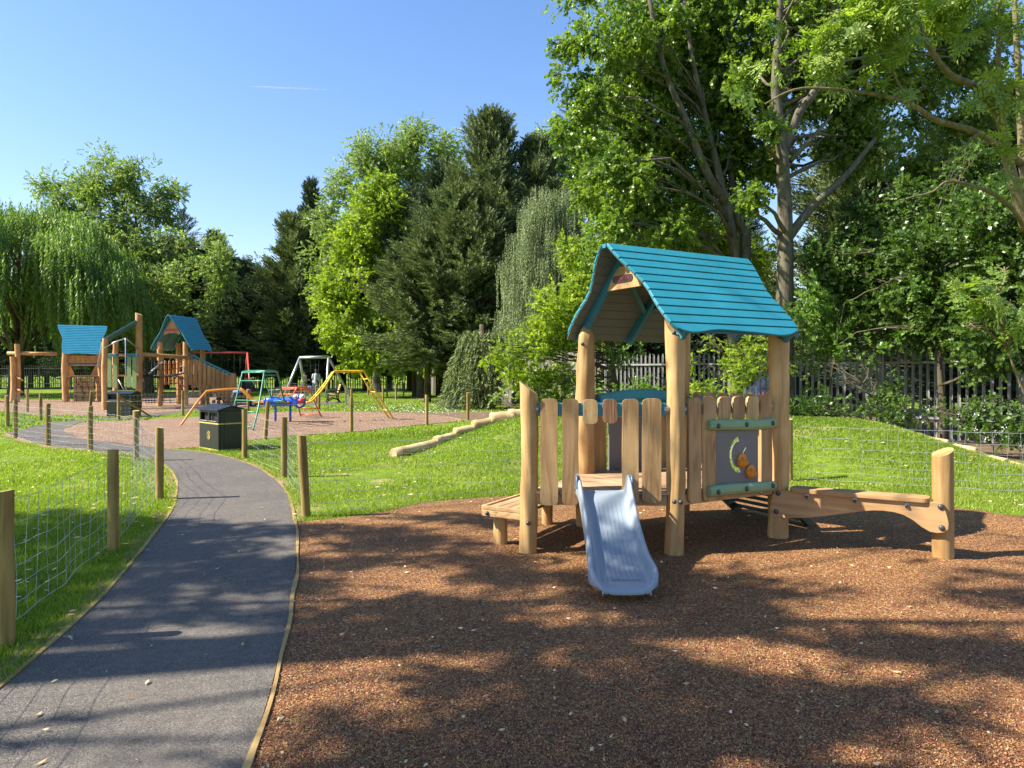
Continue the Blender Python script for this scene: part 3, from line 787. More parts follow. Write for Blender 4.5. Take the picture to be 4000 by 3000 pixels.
# ---------------------------------------------------------------- grass blades, crumbs, fallen leaves
def in_poly(P, poly):
    x, y = P[:, 0], P[:, 1]; ins = np.zeros(len(P), bool); q = np.array(poly); n = len(q); j = n - 1
    for i in range(n):
        c = ((q[i, 1] > y) != (q[j, 1] > y)) & (x < (q[j, 0] - q[i, 0]) * (y - q[i, 1]) / (q[j, 1] - q[i, 1] + 1e-12) + q[i, 0]); ins ^= c; j = i
    return ins
near_p = [(p[0], p[1]) for p in near_poly]; pad2_p = [(p.x, p.y) for p in pad2]; pad3_p = [(p.x, p.y) for p in pad3]
def lawn_points(n, dmin, dmax, rng, power=1.6):
    """random ground points inside the view, denser towards the camera"""
    u = rng.uniform(0, 1, n); d = dmin * (dmax / dmin) ** (u ** (1 / power)) if False else dmin + (dmax - dmin) * u ** power
    x = rng.uniform(-0.80, 0.80, n) * d
    P = np.stack([x, d], 1)
    out = ~in_poly(P, path_poly) & ~in_poly(P, near_p) & ~in_poly(P, pad2_p) & ~in_poly(P, pad3_p)
    return P[out]
def blades():
    rng = np.random.RandomState(5); dry = ff_noise(71); Vs = []; Tt = []
    for n, d0, d1, hgt, wid in ((330000, 3.6, 9.5, 0.030, 0.0042), (340000, 8.0, 19.0, 0.034, 0.009), (150000, 17.0, 50.0, 0.06, 0.025)):
        P = lawn_points(n, d0, d1, rng, 1.0); P = P[~((P[:, 1] > 11.0) & (1.013 * P[:, 0] + P[:, 1] > 21.4) & (P[:, 1] < 28))]
        z = mound_z(P[:, 0], P[:, 1]); m = len(P)
        dn = dry(np.column_stack([P, np.zeros(m)]), 0.42) + 0.4 * dry(np.column_stack([P, np.zeros(m) + 9]), 1.7)
        keep = rng.uniform(0, 1, m) < np.clip(1.75 - 1.25 * dn, 0.08, 1); P = P[keep]; z = z[keep]; dn = dn[keep]; m = len(P)
        an = rng.uniform(0, 6.283, m); h = hgt * rng.uniform(.45, 1.35, m) * np.clip(1.2 - 0.25 * dn, .5, 1.2); lean = rng.normal(0, .45, (m, 2)) * h[:, None]
        w = np.stack([np.cos(an), np.sin(an)], 1) * (wid * rng.uniform(.6, 1.3, m))[:, None]
        V = np.zeros((m, 3, 3)); V[:, 0, :2] = P - w; V[:, 1, :2] = P + w; V[:, 2, :2] = P + lean
        V[:, 0, 2] = z - .004; V[:, 1, 2] = z - .004; V[:, 2, 2] = z + h
        Vs.append(V); Tt.append(0.40 + 0.20 * dn + rng.normal(0, .22, m))
    me = np_mesh('grass', np.concatenate(Vs), np.concatenate(Tt), M['grass_blades'], 3)
    tag(link_mesh('grass', me), 'short mown green grass blades covering the lawn and the mound', 'grass', kind='stuff')
blades()
def crumbs():
    rng = np.random.RandomState(8); n = 150000
    d = 2.7 + 4.8 * rng.uniform(0, 1, n) ** 1.5; P = np.stack([rng.uniform(-.8, .8, n) * d, d], 1); P = P[in_poly(P, near_p)]; m = len(P)
    an = rng.uniform(0, 6.283, m); L = rng.uniform(.003, .008, m); w = rng.uniform(.0012, .0026, m)
    a = np.stack([np.cos(an), np.sin(an)], 1); b = np.stack([-a[:, 1], a[:, 0]], 1); tz = rng.normal(0, .0035, (m, 2))
    V = np.zeros((m, 4, 3)); V[:, 0, :2] = P - a * L[:, None]; V[:, 1, :2] = P + b * w[:, None]; V[:, 2, :2] = P + a * L[:, None]; V[:, 3, :2] = P - b * w[:, None]
    V[:, :, 2] = 0.0105; V[:, 0, 2] += tz[:, 0]; V[:, 2, 2] -= tz[:, 0]; V[:, 1, 2] += tz[:, 1] * .5 + .002
    tag(link_mesh('rubber_crumbs', np_mesh('rubber_crumbs', V, rng.beta(1.2, 2.0, m), M['chips'])), 'loose red brown and tan rubber crumbs on the play surface', 'rubber crumbs', kind='stuff')
crumbs()
def litter():
    rng = np.random.RandomState(9); Vs = []
    def put(P, z, s0, s1):
        m = len(P); an = rng.uniform(0, 6.283, m); L = rng.uniform(s0, s1, m); w = L * rng.uniform(.22, .45, m)
        a = np.stack([np.cos(an), np.sin(an)], 1); b = np.stack([-a[:, 1], a[:, 0]], 1)
        V = np.zeros((m, 4, 3)); V[:, 0, :2] = P - a * L[:, None]; V[:, 1, :2] = P + b * w[:, None]; V[:, 2, :2] = P + a * L[:, None]; V[:, 3, :2] = P - b * w[:, None]
        V[:, :, 2] = (z + .006)[:, None]; V[:, 0, 2] += rng.uniform(0, .008, m); V[:, 1, 2] += rng.uniform(0, .012, m); V[:, 2, 2] += rng.uniform(0, .012, m); Vs.append(V)
    d = 2.7 + 6.5 * rng.uniform(0, 1, 520) ** 1.1; P = np.stack([rng.uniform(-.75, .75, 520) * d, d], 1); q = P[in_poly(P, near_p)]; put(q, np.full(len(q), .012), .008, .022)
    q = P[in_poly(P, path_poly)][:26]; put(q, np.full(len(q), .012), .012, .028)
    P = lawn_points(5000, 4, 24, rng, 1.0)[:1300]; put(P, mound_z(P[:, 0], P[:, 1]) + .03, .018, .04)
    V = np.concatenate(Vs); tag(link_mesh('fallen_leaves', np_mesh('fallen_leaves', V, rng.uniform(0, 1, len(V)), M['dead_leaf'])), 'small dry leaves scattered on rubber, path and lawn', 'fallen leaves', kind='stuff')
    # daisies in the far lawn
    P = np.concatenate([np.stack([rng.normal(-3.9, 1.6, 350), rng.normal(30, 2.2, 350)], 1), np.stack([rng.uniform(-9, 1, 160), rng.uniform(24, 40, 160)], 1)])
    P = P[~in_poly(P, pad2_p) & ~in_poly(P, path_poly)]; m = len(P); s = rng.uniform(.010, .022, m)
    V = np.zeros((m, 4, 3)); z = mound_z(P[:, 0], P[:, 1]) + .05
    for k, (dx, dy, dz) in enumerate(((-1, 0, 0), (0, 1, .6), (1, 0, 0), (0, -1, -.6))):
        V[:, k, 0] = P[:, 0] + dx * s; V[:, k, 1] = P[:, 1] + dy * s; V[:, k, 2] = z + dz * s
    tag(link_mesh('daisies', np_mesh('daisies', V, rng.uniform(0, 1, m), M['petal'])), 'white daisies sprinkled over the far lawn', 'daisies', kind='stuff')
litter()
# ---------------------------------------------------------------- toddler playhouse
def log_post(name, parent, mat, base, z0, z1, r, seed, cut=(0, 0), dome=0.0, ring=0.07, n=20, bow=0.0, taper=0.0, mb=None, build=True, lean=(0, 0), wob=0.075):
    """hewn round post with a wandering outline; cut tilts the sawn top, dome rounds it"""
    rng = np.random.RandomState(seed); f = ff_noise(seed + 5); mb = mb or MB(); k = max(4, int((z1 - z0) / ring)); vs = []
    zs = [z0 + (z1 - z0) * i / k for i in range(k + 1)]
    if dome: zs += [z1 + dome * q for q in (.35, .6, .8, .93, 1.0)]
    ph = rng.uniform(0, 6)
    for i, z in enumerate(zs):
        t = (z - z0) / (z1 - z0); sh = 1.0
        if z > z1: q = (z - z1) / dome; sh = math.sqrt(max(0.02, 1 - q * q))
        cx = base[0] + bow * math.sin(math.pi * min(t, 1)) * math.cos(ph) + lean[0] * t; cy = base[1] + bow * math.sin(math.pi * min(t, 1)) * math.sin(ph) + lean[1] * t
        an = np.arange(n) * 2 * math.pi / n
        Q = np.stack([np.cos(an) * .5, np.sin(an) * .5, np.full(n, z * 1.3)], 1)
        rr = r * (1 - taper * t) * sh * (1 + wob * f(Q, 1.6) + wob * 0.55 * f(Q + 9, 5.0))
        for j in range(n):
            x = cx + rr[j] * math.cos(an[j]); y = cy + rr[j] * math.sin(an[j]); zz = z
            if z >= z1 - 1e-6: zz += cut[0] * (x - cx) + cut[1] * (y - cy)
            elif z > z1 - 0.25: zz = min(z, z1 + cut[0] * (x - cx) + cut[1] * (y - cy) - 0.004 * (k - i))
            vs.append((x, y, zz))
    m = len(zs); fs = [(i * n + j, i * n + (j + 1) % n, (i + 1) * n + (j + 1) % n, (i + 1) * n + j) for i in range(m - 1) for j in range(n)]
    mb.add(vs, fs, True); mb.add(vs[-n:], [tuple(range(n))], bool(dome)); mb.add(vs[:n], [tuple(range(n))[::-1]])
    return mb.build(name, mat, parent) if build else mb

def picket_poly(w, z0, z1, rng, top=0.045, bot=0.04):
    """outline of a round-headed board, x across, y up"""
    P = []; k = 7; sk = rng.uniform(-.006, .006)
    for i in range(k + 1):
        a = math.pi * i / k; P.append((w / 2 * math.copysign(abs(math.cos(a)) ** 0.55, math.cos(a)), z1 - top + top * math.sin(a) ** 0.8 + sk * math.cos(a)))
    for i in range(1, 5): P.append((-w / 2 + rng.uniform(-.003, .003), z1 - top - (z1 - top - z0 - bot) * i / 5))
    for i in range(k + 1):
        a = math.pi + math.pi * i / k; P.append((w / 2 * math.copysign(abs(math.cos(a)) ** 0.6, math.cos(a)), z0 + bot + bot * math.sin(a) + sk))
    for i in range(1, 5): P.append((w / 2 + rng.uniform(-.003, .003), z0 + bot + (z1 - top - z0 - bot) * i / 5))
    return P

GAPW = 0.011
def roof(root, C, u, v, L0, L1, w, zr, ze, nb, blue, lining, rafter, ov_top, ov_bot, rafters=(0.0, 0.5, 1.0), braces=True, th=0.023):
    """gabled board roof. C: plan point under the ridge start; u along the ridge; v towards the first slope"""
    u = Vector((*u, 0)); v = Vector((*v, 0)); L = L1 - L0; rise = zr - ze; sl = math.hypot(w, rise)
    def prof(t):   # overhang at fraction t down the slope: wide at the ridge, waisted, then slightly out
        return ov_bot + (ov_top - ov_bot) * (0.5 + 0.5 * math.cos(math.pi * min(1, t / 0.55))) + 0.03 * math.sin(math.pi * max(0, (t - .5) * 2)) * (ov_top > 0.1)
    for sgn in (1, -1):
        down = (v * sgn * w + Vector((0, 0, -rise))).normalized(); nn = u.cross(down); nn = nn if nn.z > 0 else -nn
        O = Vector((C[0], C[1], zr)) + nn * 0.05
        mb = MB(); lb = MB()
        for k in range(nb):
            t0 = k / nb; t1 = (k + 1) / nb - GAPW / sl; lift0, lift1 = 0.0, th * 0.25
            def q(s, t, h): return O + u * s + down * (t * sl) + nn * h
            last = k == nb - 1
            if not last:
                top = [(-prof(t0) + L0, t0), (-prof(t1) + L0, t1), (L1 + prof(t1), t1), (L1 + prof(t0), t0)]
            else:
                e0 = L0 - prof(1); e1 = L1 + prof(1); top = [(L0 - prof(t0), t0)]; m = 22
                for i in range(m + 1):
                    g = i / m; c = 0.12
                    edge = 1.0 - (0.030 / sl) + (0.022 * math.sin(g * 9.5 + 0.8) + 0.008 * math.sin(g * 17)) / sl
                    rnd = 0.35 / nb * (max(0, 1 - g / c) ** 2 + max(0, 1 - (1 - g) / c) ** 2)
                    top.append((e0 + (e1 - e0) * g + 0.02 * ((g < .02) - (g > .98)), edge - rnd + 0.06 / nb))
                top.append((L1 + prof(t0), t0))
            def lift(t): return lift0 + (lift1 - lift0) * min(1.0, (t - t0) / (t1 - t0))
            N = len(top); A = [q(s, t, lift(t) + th) for s, t in top]; B = [q(s, t, lift(t)) for s, t in top]
            fs = [tuple(range(N)), tuple(range(2 * N - 1, N - 1, -1))] + [(i, i + N, (i + 1) % N + N, (i + 1) % N) for i in range(N)]
            mb.add(A + B, fs)
            g0, g1 = t0 + 0.002 / sl, min((k + 1) / nb, 0.985) - 0.003 / sl
            LB = [(L0 - prof(g0) + .006, g0), (L0 - prof(g1) + .006, g1), (L1 + prof(g1) - .006, g1), (L1 + prof(g0) - .006, g0)]
            A = [q(s, t, -0.001) for s, t in LB]; B = [q(s, t, -0.007) for s, t in LB]
            lb.add(A + B, [(0, 1, 2, 3), (7, 6, 5, 4), (0, 4, 5, 1), (1, 5, 6, 2), (2, 6, 7, 3), (3, 7, 4, 0)])
        bmx = mb; o = bmx.build('roof_slope', blue, root, bevel=0.003)
        lb.build('roof_lining', lining, o)
        for g in rafters:
            s = L0 + (L1 - L0) * g; rb = MB()
            a = O + u * s + down * 0.06 - nn * 0.048; b = O + u * s + down * (sl * 0.985) - nn * 0.048
            if g not in (0.0, 1.0): b = O + u * s + down * (sl * 0.97) - nn * 0.048
            rb.beam(a, b, 0.045, 0.08, nn); rb.build('rafter', rafter, root, bevel=0.004)
        if braces and sgn == -1:
            bb = MB()
            for g0, g1 in ((0.5, 0.06), (0.5, 0.94)):
                bb.beam(O + u * (L0 + L * g0) + down * sl * 0.62 - nn * 0.045, O + u * (L0 + L * g1) + down * sl * 0.18 - nn * 0.045, 0.04, 0.04, nn)
            bb.build('roof_brace', rafter, root, bevel=0.003)
    rt = MB(); rt.beam(Vector((C[0], C[1], zr + 0.03)) + u * (L0 - ov_top), Vector((C[0], C[1], zr + 0.03)) + u * (L1 + ov_top), 0.05, 0.04)
    rt.build('ridge_beam', blue, root, bevel=0.003)

def text_mesh(s, size, depth, o, ax, ay, name, mat, parent, bold=0.0):
    cu = bpy.data.curves.new('lettering', 'FONT'); cu.body = s; cu.size = size; cu.extrude = depth; cu.align_x = 'CENTER'; cu.align_y = 'CENTER'; cu.offset = bold
    ob = bpy.data.objects.new('lettering', cu); COL.objects.link(ob)
    dg = bpy.context.evaluated_depsgraph_get(); me = bpy.data.meshes.new_from_object(ob.evaluated_get(dg))
    bpy.data.objects.remove(ob)
    ax = Vector(ax).normalized(); ay = Vector(ay).normalized(); n = ax.cross(ay); org = root_org(parent)
    for vt in me.vertices:
        c = vt.co; vt.co = Vector(o) + ax * c.x + ay * c.y + n * c.z - org
    me.materials.clear(); me.materials.append(mat)
    return link_mesh(name, me, parent)

U2 = Vector((0.868, 0.4966)); V2 = Vector((0.4966, -0.868)); S = 1.32
FC = Vector((1.42, 6.19)); RP = FC + U2 * S; BL = FC - V2 * S; BR = BL + U2 * S; LP = Vector((0.145, 6.26))
U3, V3 = Vector((*U2, 0)), Vector((*V2, 0)); Z = Vector((0, 0, 1))
play = empty('playhouse', (1.42, 6.19, 0), 'wooden toddler playhouse with blue board roof and grey blue slide', 'playhouse')
rng = np.random.RandomState(3)
log_post('post', play, M['log'], LP, -0.05, 1.455, 0.080, 11, cut=(-0.75, 0.1), bow=0.02)
log_post('post', play, M['log'], FC, -0.05, 1.985, 0.086, 12, cut=(-.53, 0.93), bow=0.02)
log_post('post', play, M['log'], RP, -0.05, 1.975, 0.096, 13, cut=(-.53, .93), bow=0.018)
log_post('post', play, M['log'], BL, -0.05, 1.92, 0.106, 14, dome=0.15, bow=0.02, taper=0.2)
log_post('post', play, M['log'], BR, -0.05, 1.97, 0.090, 15, cut=(.5, -.8), bow=0.01)
# deck: square bay and the three-sided bay in front
def deck(poly, dirv, name='deck', mt='deck'):
    o = Vector((0, 0, 0.535)); mb = MB(); d = Vector(dirv).normalized(); p = Vector((-d.y, d.x)); a = [Vector(q).dot(p) for q in poly]; lo, hi = min(a), max(a); k = int((hi - lo) / 0.125) + 1; st = (hi - lo) / k
    def clip(P, c, keep):
        out = []
        for i in range(len(P)):
            A, B = P[i], P[(i + 1) % len(P)]; fa, fb = (A.dot(p) - c) * keep, (B.dot(p) - c) * keep
            if fa >= 0: out.append(A)
            if fa * fb < 0: out.append(A + (B - A) * (fa / (fa - fb)))
        return out
    for i in range(k):
        P = [Vector(q) for q in poly]; P = clip(P, lo + i * st + .003, 1); P = clip(P, lo + (i + 1) * st - .003, -1) if len(P) > 2 else P
        if len(P) > 2: mb.prism(o, (1, 0, 0), (0, 1, 0), [(q.x, q.y) for q in P], 0.03)
    return mb.build(name, M[mt], play, bevel=0.002)
deck([FC, RP, BR, BL], U2)
deck([LP + Vector((-.02, -.03)), FC + Vector((0, -.03)), BL], (BL - FC).normalized(), mt='deck2')
for a, b in ((LP, FC), (FC, RP), (RP, BR), (BR, BL), (BL, LP), (FC, BL)):
    d = (b - a).normalized(); m = MB().beam((*(a + d * .07), 0.472), (*(b - d * .07), 0.472), 0.045, 0.09); m.build('deck_joist', M['board_x'], play, bevel=0.003)

def bolt(p, n, r, parent, mat='bolt'):
    m = MB(); m.lathe(p, [(r, -0.006), (r, 0.002), (r * .86, 0.010), (r * .5, 0.015), (0.0005, 0.016)], 14, n); return m.build('bolt', M[mat], parent)

def pickets(a, b, items, off, mats=None):
    """items: (s along the side, width, z0, z1, material)"""
    d = (b - a).normalized(); n = Vector((d.y, -d.x)); out = []
    for s, w, z0, z1, mt in items:
        c = a + d * s + n * off; mb = MB(); mb.prism((c.x, c.y, 0), (d.x, d.y, 0), Z, picket_poly(w, z0, z1, rng), 0.026)
        nl = mb; nl.cur = 1
        for q, zz in ((-.3, z1 - .10), (.28, z1 - .14)) + (((-.3, z0 + .1), (.3, z0 + .08)) if z1 - z0 > .5 else ()):
            cc = c + d * (q * w) + n * .0135; nl.lathe((cc.x, cc.y, zz), [(.0035, 0), (.0028, .0012), (.0003, .0014)], 8, (n.x, n.y, 0))
        out.append(mb.build('picket', [M[mt], M['bolt']], play, bevel=0.004))
    return out
dLF = (FC - LP).normalized(); nLF = Vector((dLF.y, -dLF.x))
front = [(0.182, 0.156, .425, 1.36, 'plank'), (0.368, 0.142, .43, 1.36, 'plank'), (0.542, 0.128, 1.142, 1.355, 'plank_pale'), (0.712, 0.126, 1.148, 1.358, 'plank_red'), (0.888, 0.142, .45, 1.36, 'plank'), (1.072, 0.166, .452, 1.365, 'plank')]
pickets(LP, FC, front, 0.045)
MB().beam((*(LP + dLF * .075 + nLF * .012), 1.265), (*(FC - dLF * .08 + nLF * .012), 1.265), 0.034, 0.115).build('rail', M['teal'], play, bevel=0.008)
for p, q in ((LP + dLF * .05, LP + dLF * .1), (FC - dLF * .1, FC - dLF * .05)):
    MB().tube([(*(p + nLF * .012), 1.265), (*(q + nLF * .012), 1.265)], .03, 12).build('rail_bracket', M['steel'], play)
sp = 0.183
side = [(0.19 + sp * 0, 0.148, .44, 1.37, 'plank'), (0.19 + sp, 0.150, .436, 1.375, 'plank'), (0.19 + sp * 2, 0.15, 1.15, 1.37, 'plank'), (0.19 + sp * 3, 0.15, 1.15, 1.372, 'plank'), (0.19 + sp * 4, 0.15, 1.15, 1.37, 'plank_pale'), (0.19 + sp * 5, 0.15, .436, 1.375, 'plank')]
pickets(FC, RP, side, 0.04)
back1 = [(0.19 + sp * i, 0.15, .436 if i in (0, 1, 5) else 1.15, 1.372, 'plank') for i in range(6)]
pickets(BR, BL, back1, 0.04)
pickets(RP, BR, [(0.19 + sp * i, 0.15, .436 if i in (0, 5) else 1.16, 1.372, 'plank') for i in range(6)], 0.04)
arc = [Vector((*(BL + (BR - BL) * t - (BL - FC).normalized() * .06), 1.285 + .07 * math.sin(math.pi * t))) for t in np.linspace(.1, .92, 9)]
AR = MB()
for p, q in zip(arc[:-1], arc[1:]): AR.beam(p, q + (q - p) * .04, .05, .10)
AR.build('rail', M['teal'], play, bevel=.01)
for a, b in ((FC, RP), (BR, BL), (RP, BR)):
    d = (b - a).normalized(); n = Vector((d.y, -d.x))
    MB().beam((*(a + d * .09 + n * .008), 1.265), (*(b - d * .09 + n * .008), 1.265), 0.032, 0.10).build('rail', M['teal'], play, bevel=0.008)
    for e in (a + d * .1, b - d * .1): MB().tube([(*(e - d * .03 + n * .01), 1.265), (*(e + d * .03 + n * .01), 1.265)], .028, 12).build('rail_bracket', M['steel'], play)
# blue inner rail hung across the gable opening at the back of the front bay
dm = (BL - FC).normalized()
# play panels
def play_panel(a, b, s0, s1, off, holes, front_side=True):
    d = (b - a).normalized(); n = Vector((d.y, -d.x)); c = a + n * off
    mb = MB(); mb.prism((c.x, c.y, 0), (d.x, d.y, 0), Z, [(s0, .55), (s1, .55), (s1, 1.10), (s0, 1.10)], 0.019, holes)
    pn = mb.build('play_panel', M['grey_panel'], play)
    for zc in (1.112, 0.525):
        rg = np.random.RandomState(int(zc * 100)); mbr = MB(); a0 = s0 - .115; a1 = s1 + .20; k = 12; vs = []; N = 10
        for i in range(k + 1):
            t = i / k; e = min(1, min(t, 1 - t) * 9 + .84); s = a0 + (a1 - a0) * t
            for j in range(N):
                an = 2 * math.pi * (j + .5) / N; hh = .052 * e * (1 + rg.uniform(-.05, .05)); ww = .034 * e
                q = c + d * s + n * (.03 + ww * math.cos(an)); vs.append((q.x, q.y, zc + hh * math.sin(an) + .008 * math.sin(t * 5 + zc)))
        fs = [(i * N + j, i * N + (j + 1) % N, (i + 1) * N + (j + 1) % N, (i + 1) * N + j) for i in range(k) for j in range(N)]
        mbr.add(vs, fs); mbr.add(vs[:N], [tuple(range(N))[::-1]]); mbr.add(vs[-N:], [tuple(range(N))])
        rl = mbr.build('green_rail', M['green'], play, bevel=0.004)
        for t in (.1, .52, .93):
            q = c + d * (a0 + (a1 - a0) * t) + n * .062
            bolt((q.x, q.y, zc), (n.x, n.y, 0), .023, rl)
    return pn
def crescent(cx, cz, r0, r1, a0, a1, sx=0.75, n=12):
    P = [(cx + sx * r1 * math.cos(a0 + (a1 - a0) * i / n), cz + r1 * math.sin(a0 + (a1 - a0) * i / n)) for i in range(n + 1)]
    P += [(cx + sx * r0 * math.cos(a1 + (a0 - a1) * i / n), cz + r0 * math.sin(a1 + (a0 - a1) * i / n)) for i in range(n + 1)]
    return P
h1 = crescent(0.735, 0.835, 0.120, 0.164, R(88), R(278))
h2 = [(0.775, .838), (0.80, .842), (0.838, .885), (0.845, .90), (0.826, .905), (0.80, .878)]
play_panel(FC, RP, .448, .984, .045, [h1, h2])
h3 = [[(s + x, zz + z) for x, z in ((-.012, -.12), (.02, -.11), (.035, -.02), (.03, .09), (.0, .13), (-.012, .1))] for s, zz in ((.60, .83), (.72, .84))]
play_panel(BR, BL, .45, .99, .045, h3)
nFR = Vector((V2.x, V2.y))
def cup(s, z, r, tilt):
    c = FC + U2 * s + V2 * .062; mb = MB(); ax = U3 * math.cos(tilt) + Z * math.sin(tilt); ay = -U3 * math.sin(tilt) + Z * math.cos(tilt)
    full = [(r * math.cos(a), r * math.sin(a)) for a in np.linspace(math.pi, 2 * math.pi, 15)]
    back = full + [(r * .98 * math.cos(a), r * math.sin(a) * 1.05) for a in np.linspace(R(55), R(175), 12)]
    mb.prism((c.x, c.y, z), ax, ay, back, 0.012)
    c2 = c + V2 * .02; vs = []; N = 13; K = 5
    for i in range(K + 1):
        ph = math.pi / 2 * i / K
        for j in range(N):
            a = math.pi + math.pi * j / (N - 1); rr = r * math.cos(ph); p = Vector((c.x, c.y, z)) + ax * (rr * math.cos(a)) + ay * (rr * math.sin(a)) + V3 * (.006 + .042 * math.sin(ph)); vs.append(p)
    mb.add(vs, [(i * N + j, i * N + j + 1, (i + 1) * N + j + 1, (i + 1) * N + j) for i in range(K) for j in range(N - 1)], True)
    rim = [Vector((c.x, c.y, z)) + ax * (r * math.cos(ph2)) + V3 * (.006 + .042 * abs(math.sin(ph2))) for ph2 in np.linspace(0, math.pi, 12)]
    mb.tube(rim, .0035, 6); mb.ball((*(c + V2 * .01), z + r * .38), .010, 8, 6)
    return mb.build('orange_cup', M['orange_plastic'], play)
cup(.765, .778, .064, R(-6)); cup(.877, .668, .062, R(-12))

# roof
MID = (FC + BL) / 2
roof(play, MID, U2, V2, 0.0, S, 0.80, 2.74, 1.885, 11, M['teal'], M['lining'], M['teal_dark'], 0.27, 0.13)
# gable sign
gs = Vector((*MID, 0)) - U3 * 0.03
gp = [(-.245, 2.385), (.245, 2.385), (.215, 2.44), (.125, 2.545), (.06, 2.60), (-.06, 2.60), (-.125, 2.545), (-.215, 2.44)]
M['sign_dull'] = mat_paint('dull red lettering', (0.22, 0.03, 0.02), 0.5)
m = MB(); m.prism(gs, V3, Z, gp, 0.03); sg = m.build('gable_sign', M['plank'], play, bevel=0.004)
pill = [(.115 + .036 * math.cos(a), 2.478 + .036 * math.sin(a)) for a in np.linspace(-math.pi / 2, math.pi / 2, 8)] + [(-.115 + .036 * math.cos(a), 2.478 + .036 * math.sin(a)) for a in np.linspace(math.pi / 2, 3 * math.pi / 2, 8)]
MB().prism(gs - U3 * .018, V3, Z, pill, 0.006).build('sign_plate', M['sign_dark'], sg)
text_mesh('KOMPAN', 0.050, 0.002, gs - U3 * .0225 + Z * 2.478, V3, Z, 'lettering', M['sign_dull'], sg, 0.0008)
for p, n, zz in ((FC, V2 * 0 - Vector((.5, .868)) * 0 + Vector((-.3, -.95)), 1.93), (FC, Vector((-.25, -.97)), .475), (FC, Vector((.45, -.89)), .47), (LP, Vector((-.05, -1)), .275), (BL, Vector((-.5, -.86)), 1.88)):
    n = n.normalized(); q = p + n * .083; bolt((q.x, q.y, zz), (n.x, n.y, 0), .020, play)

# slide
def slide():
    prof = [(6.20, .562), (6.10, .556), (6.00, .535), (5.90, .485), (5.78, .415), (5.66, .345), (5.54, .280), (5.42, .222), (5.30, .175), (5.18, .140), (5.06, .120), (4.98, .112), (4.92, .106), (4.888, .098), (4.876, .082), (4.874, .060)]
    P = [(p.x, p.y) for p in smooth_line(prof, 4)]; n = len(P); cx = .79
    mb = MB(); vs = []; K = None
    for i, (y, z) in enumerate(P):
        t = i / (n - 1); t0 = min(1, max(0, (6.2 - y) / 1.3))
        hw = .235 - .018 * math.sin(math.pi * min(1, t0 * 1.1)) + .02 * max(0, t0 - .75) * 4
        wh = .085 + .06 * max(0, 1 - t0 * 5) + .03 * math.sin(math.pi * t0)
        e = min(1, max(0, (5.10 - y) / (5.10 - 4.870))); wh = wh * (1 - e ** 3) + .006; hw2 = hw * (.50 + .50 * math.sqrt(max(0, 1 - (e * .99) ** 2.2)))
        kk = hw2 / hw; w_in = hw2 - .035 * kk; sec = [(-hw2 - .002, -.035 * (1 - e) - .003), (-hw2 - .006, .0), (-hw2 - .006, wh - .02 * kk), (-hw2 + .004 * kk, wh - .003), (-hw2 + .018 * kk, wh), (-hw2 + .030 * kk, wh - .012 * kk), (-w_in + .006 * kk, wh * .5), (-w_in + .012 * kk, .022 * kk), (-w_in + .03 * kk, .004), (-w_in + .05 * kk, 0), (-.08 * kk, -.002), (0, -.003)]
        sec += [(-a, b) for a, b in sec[-2::-1]]
        K = len(sec)
        for a, b in sec: vs.append((cx + a, y, z + b))
    fs = [(i * K + j, i * K + j + 1, (i + 1) * K + j + 1, (i + 1) * K + j) for i in range(n - 1) for j in range(K - 1)]
    mb.add(vs, fs, True); o = mb.build('slide', M['slide'], play)
    md = o.modifiers.new('solid', 'SOLIDIFY'); md.thickness = 0.012; md.offset = 1
    md2 = o.modifiers.new('sub', 'SUBSURF'); md2.levels = 1; md2.render_levels = 1
    rb = MB()
    for k in range(9):
        x = cx + (k - 4) * .036; pts = [(x, y, z + .0015) for y, z in P if 4.99 < y < 5.93]; rb.tube(pts, .0009, 4)
    rb.build('slide_groove', M['slide_line'], o)
    for sgn in (-1, 1):
        pts = [(cx + sgn * .234, 6.03, .60), (cx + sgn * .236, 6.05, .675), (cx + sgn * .234, 6.085, .70), (cx + sgn * .234, 6.13, .695), (cx + sgn * .234, 6.15, .66), (cx + sgn * .234, 6.155, .56)]
        MB().tube([tuple(p) for p in smooth_line(pts, 4)], .012, 8).build('slide_grip', M['slide_grip'], o)
    
    text_mesh('KOMPAN', 0.05, 0.0012, (cx + .02, 5.035, .121), (1, 0, 0), Vector((0, 1, .14)), 'slide_lettering', M['slide_line'], o)
M['slide_line'] = mat_paint('darker slide moulding', (0.25, 0.31, 0.39), 0.4, 0.05, 0.05, 60)
M['slide_grip'] = mat_paint('dark slide lip', (0.08, 0.11, 0.15), 0.4, 0.05, 0.05, 60)
slide()

# low seat at the left, three-sided bay
dLB = (BL - LP).normalized(); nLB = Vector((-dLB.y, dLB.x)); 
SB = MB(); seat_z = .352
for k in range(4):
    o0 = .06 + .10 * k; a = LP + dLB * .03 + nLB * (o0 + .02); b = LP + dLB * 1.24 + nLB * (o0 + .02)
    SB.beam((*a, seat_z), (*b, seat_z), .092, .03)
SB.build('seat', M['board_seat'], play, bevel=.003)
for a, b in ((LP + nLB * .03, LP + nLB * .47), (LP + dLB * 1.26 + nLB * .03, LP + dLB * 1.26 + nLB * .47), (LP + nLB * .475, LP + dLB * 1.27 + nLB * .475)):
    MB().beam((*a, seat_z - .045), (*b, seat_z - .045), .035, .055).build('seat_frame', M['board_x'], play, bevel=.003)
    MB().beam((*a, seat_z + .003), (*b, seat_z + .003), .030, .034).build('seat_frame', M['board_x'], play, bevel=.003)
for p, sd in (((-.105, 6.575), 31), ((.365, 7.41), 32)): log_post('leg', play, M['log'], p, -.03, .28, .060, sd)
q = LP + nLB * .44 + Vector((.02, -.045)); bolt((q.x - .01, q.y + .015, seat_z - .045), (.48 * .2, -1, 0), .02, play)

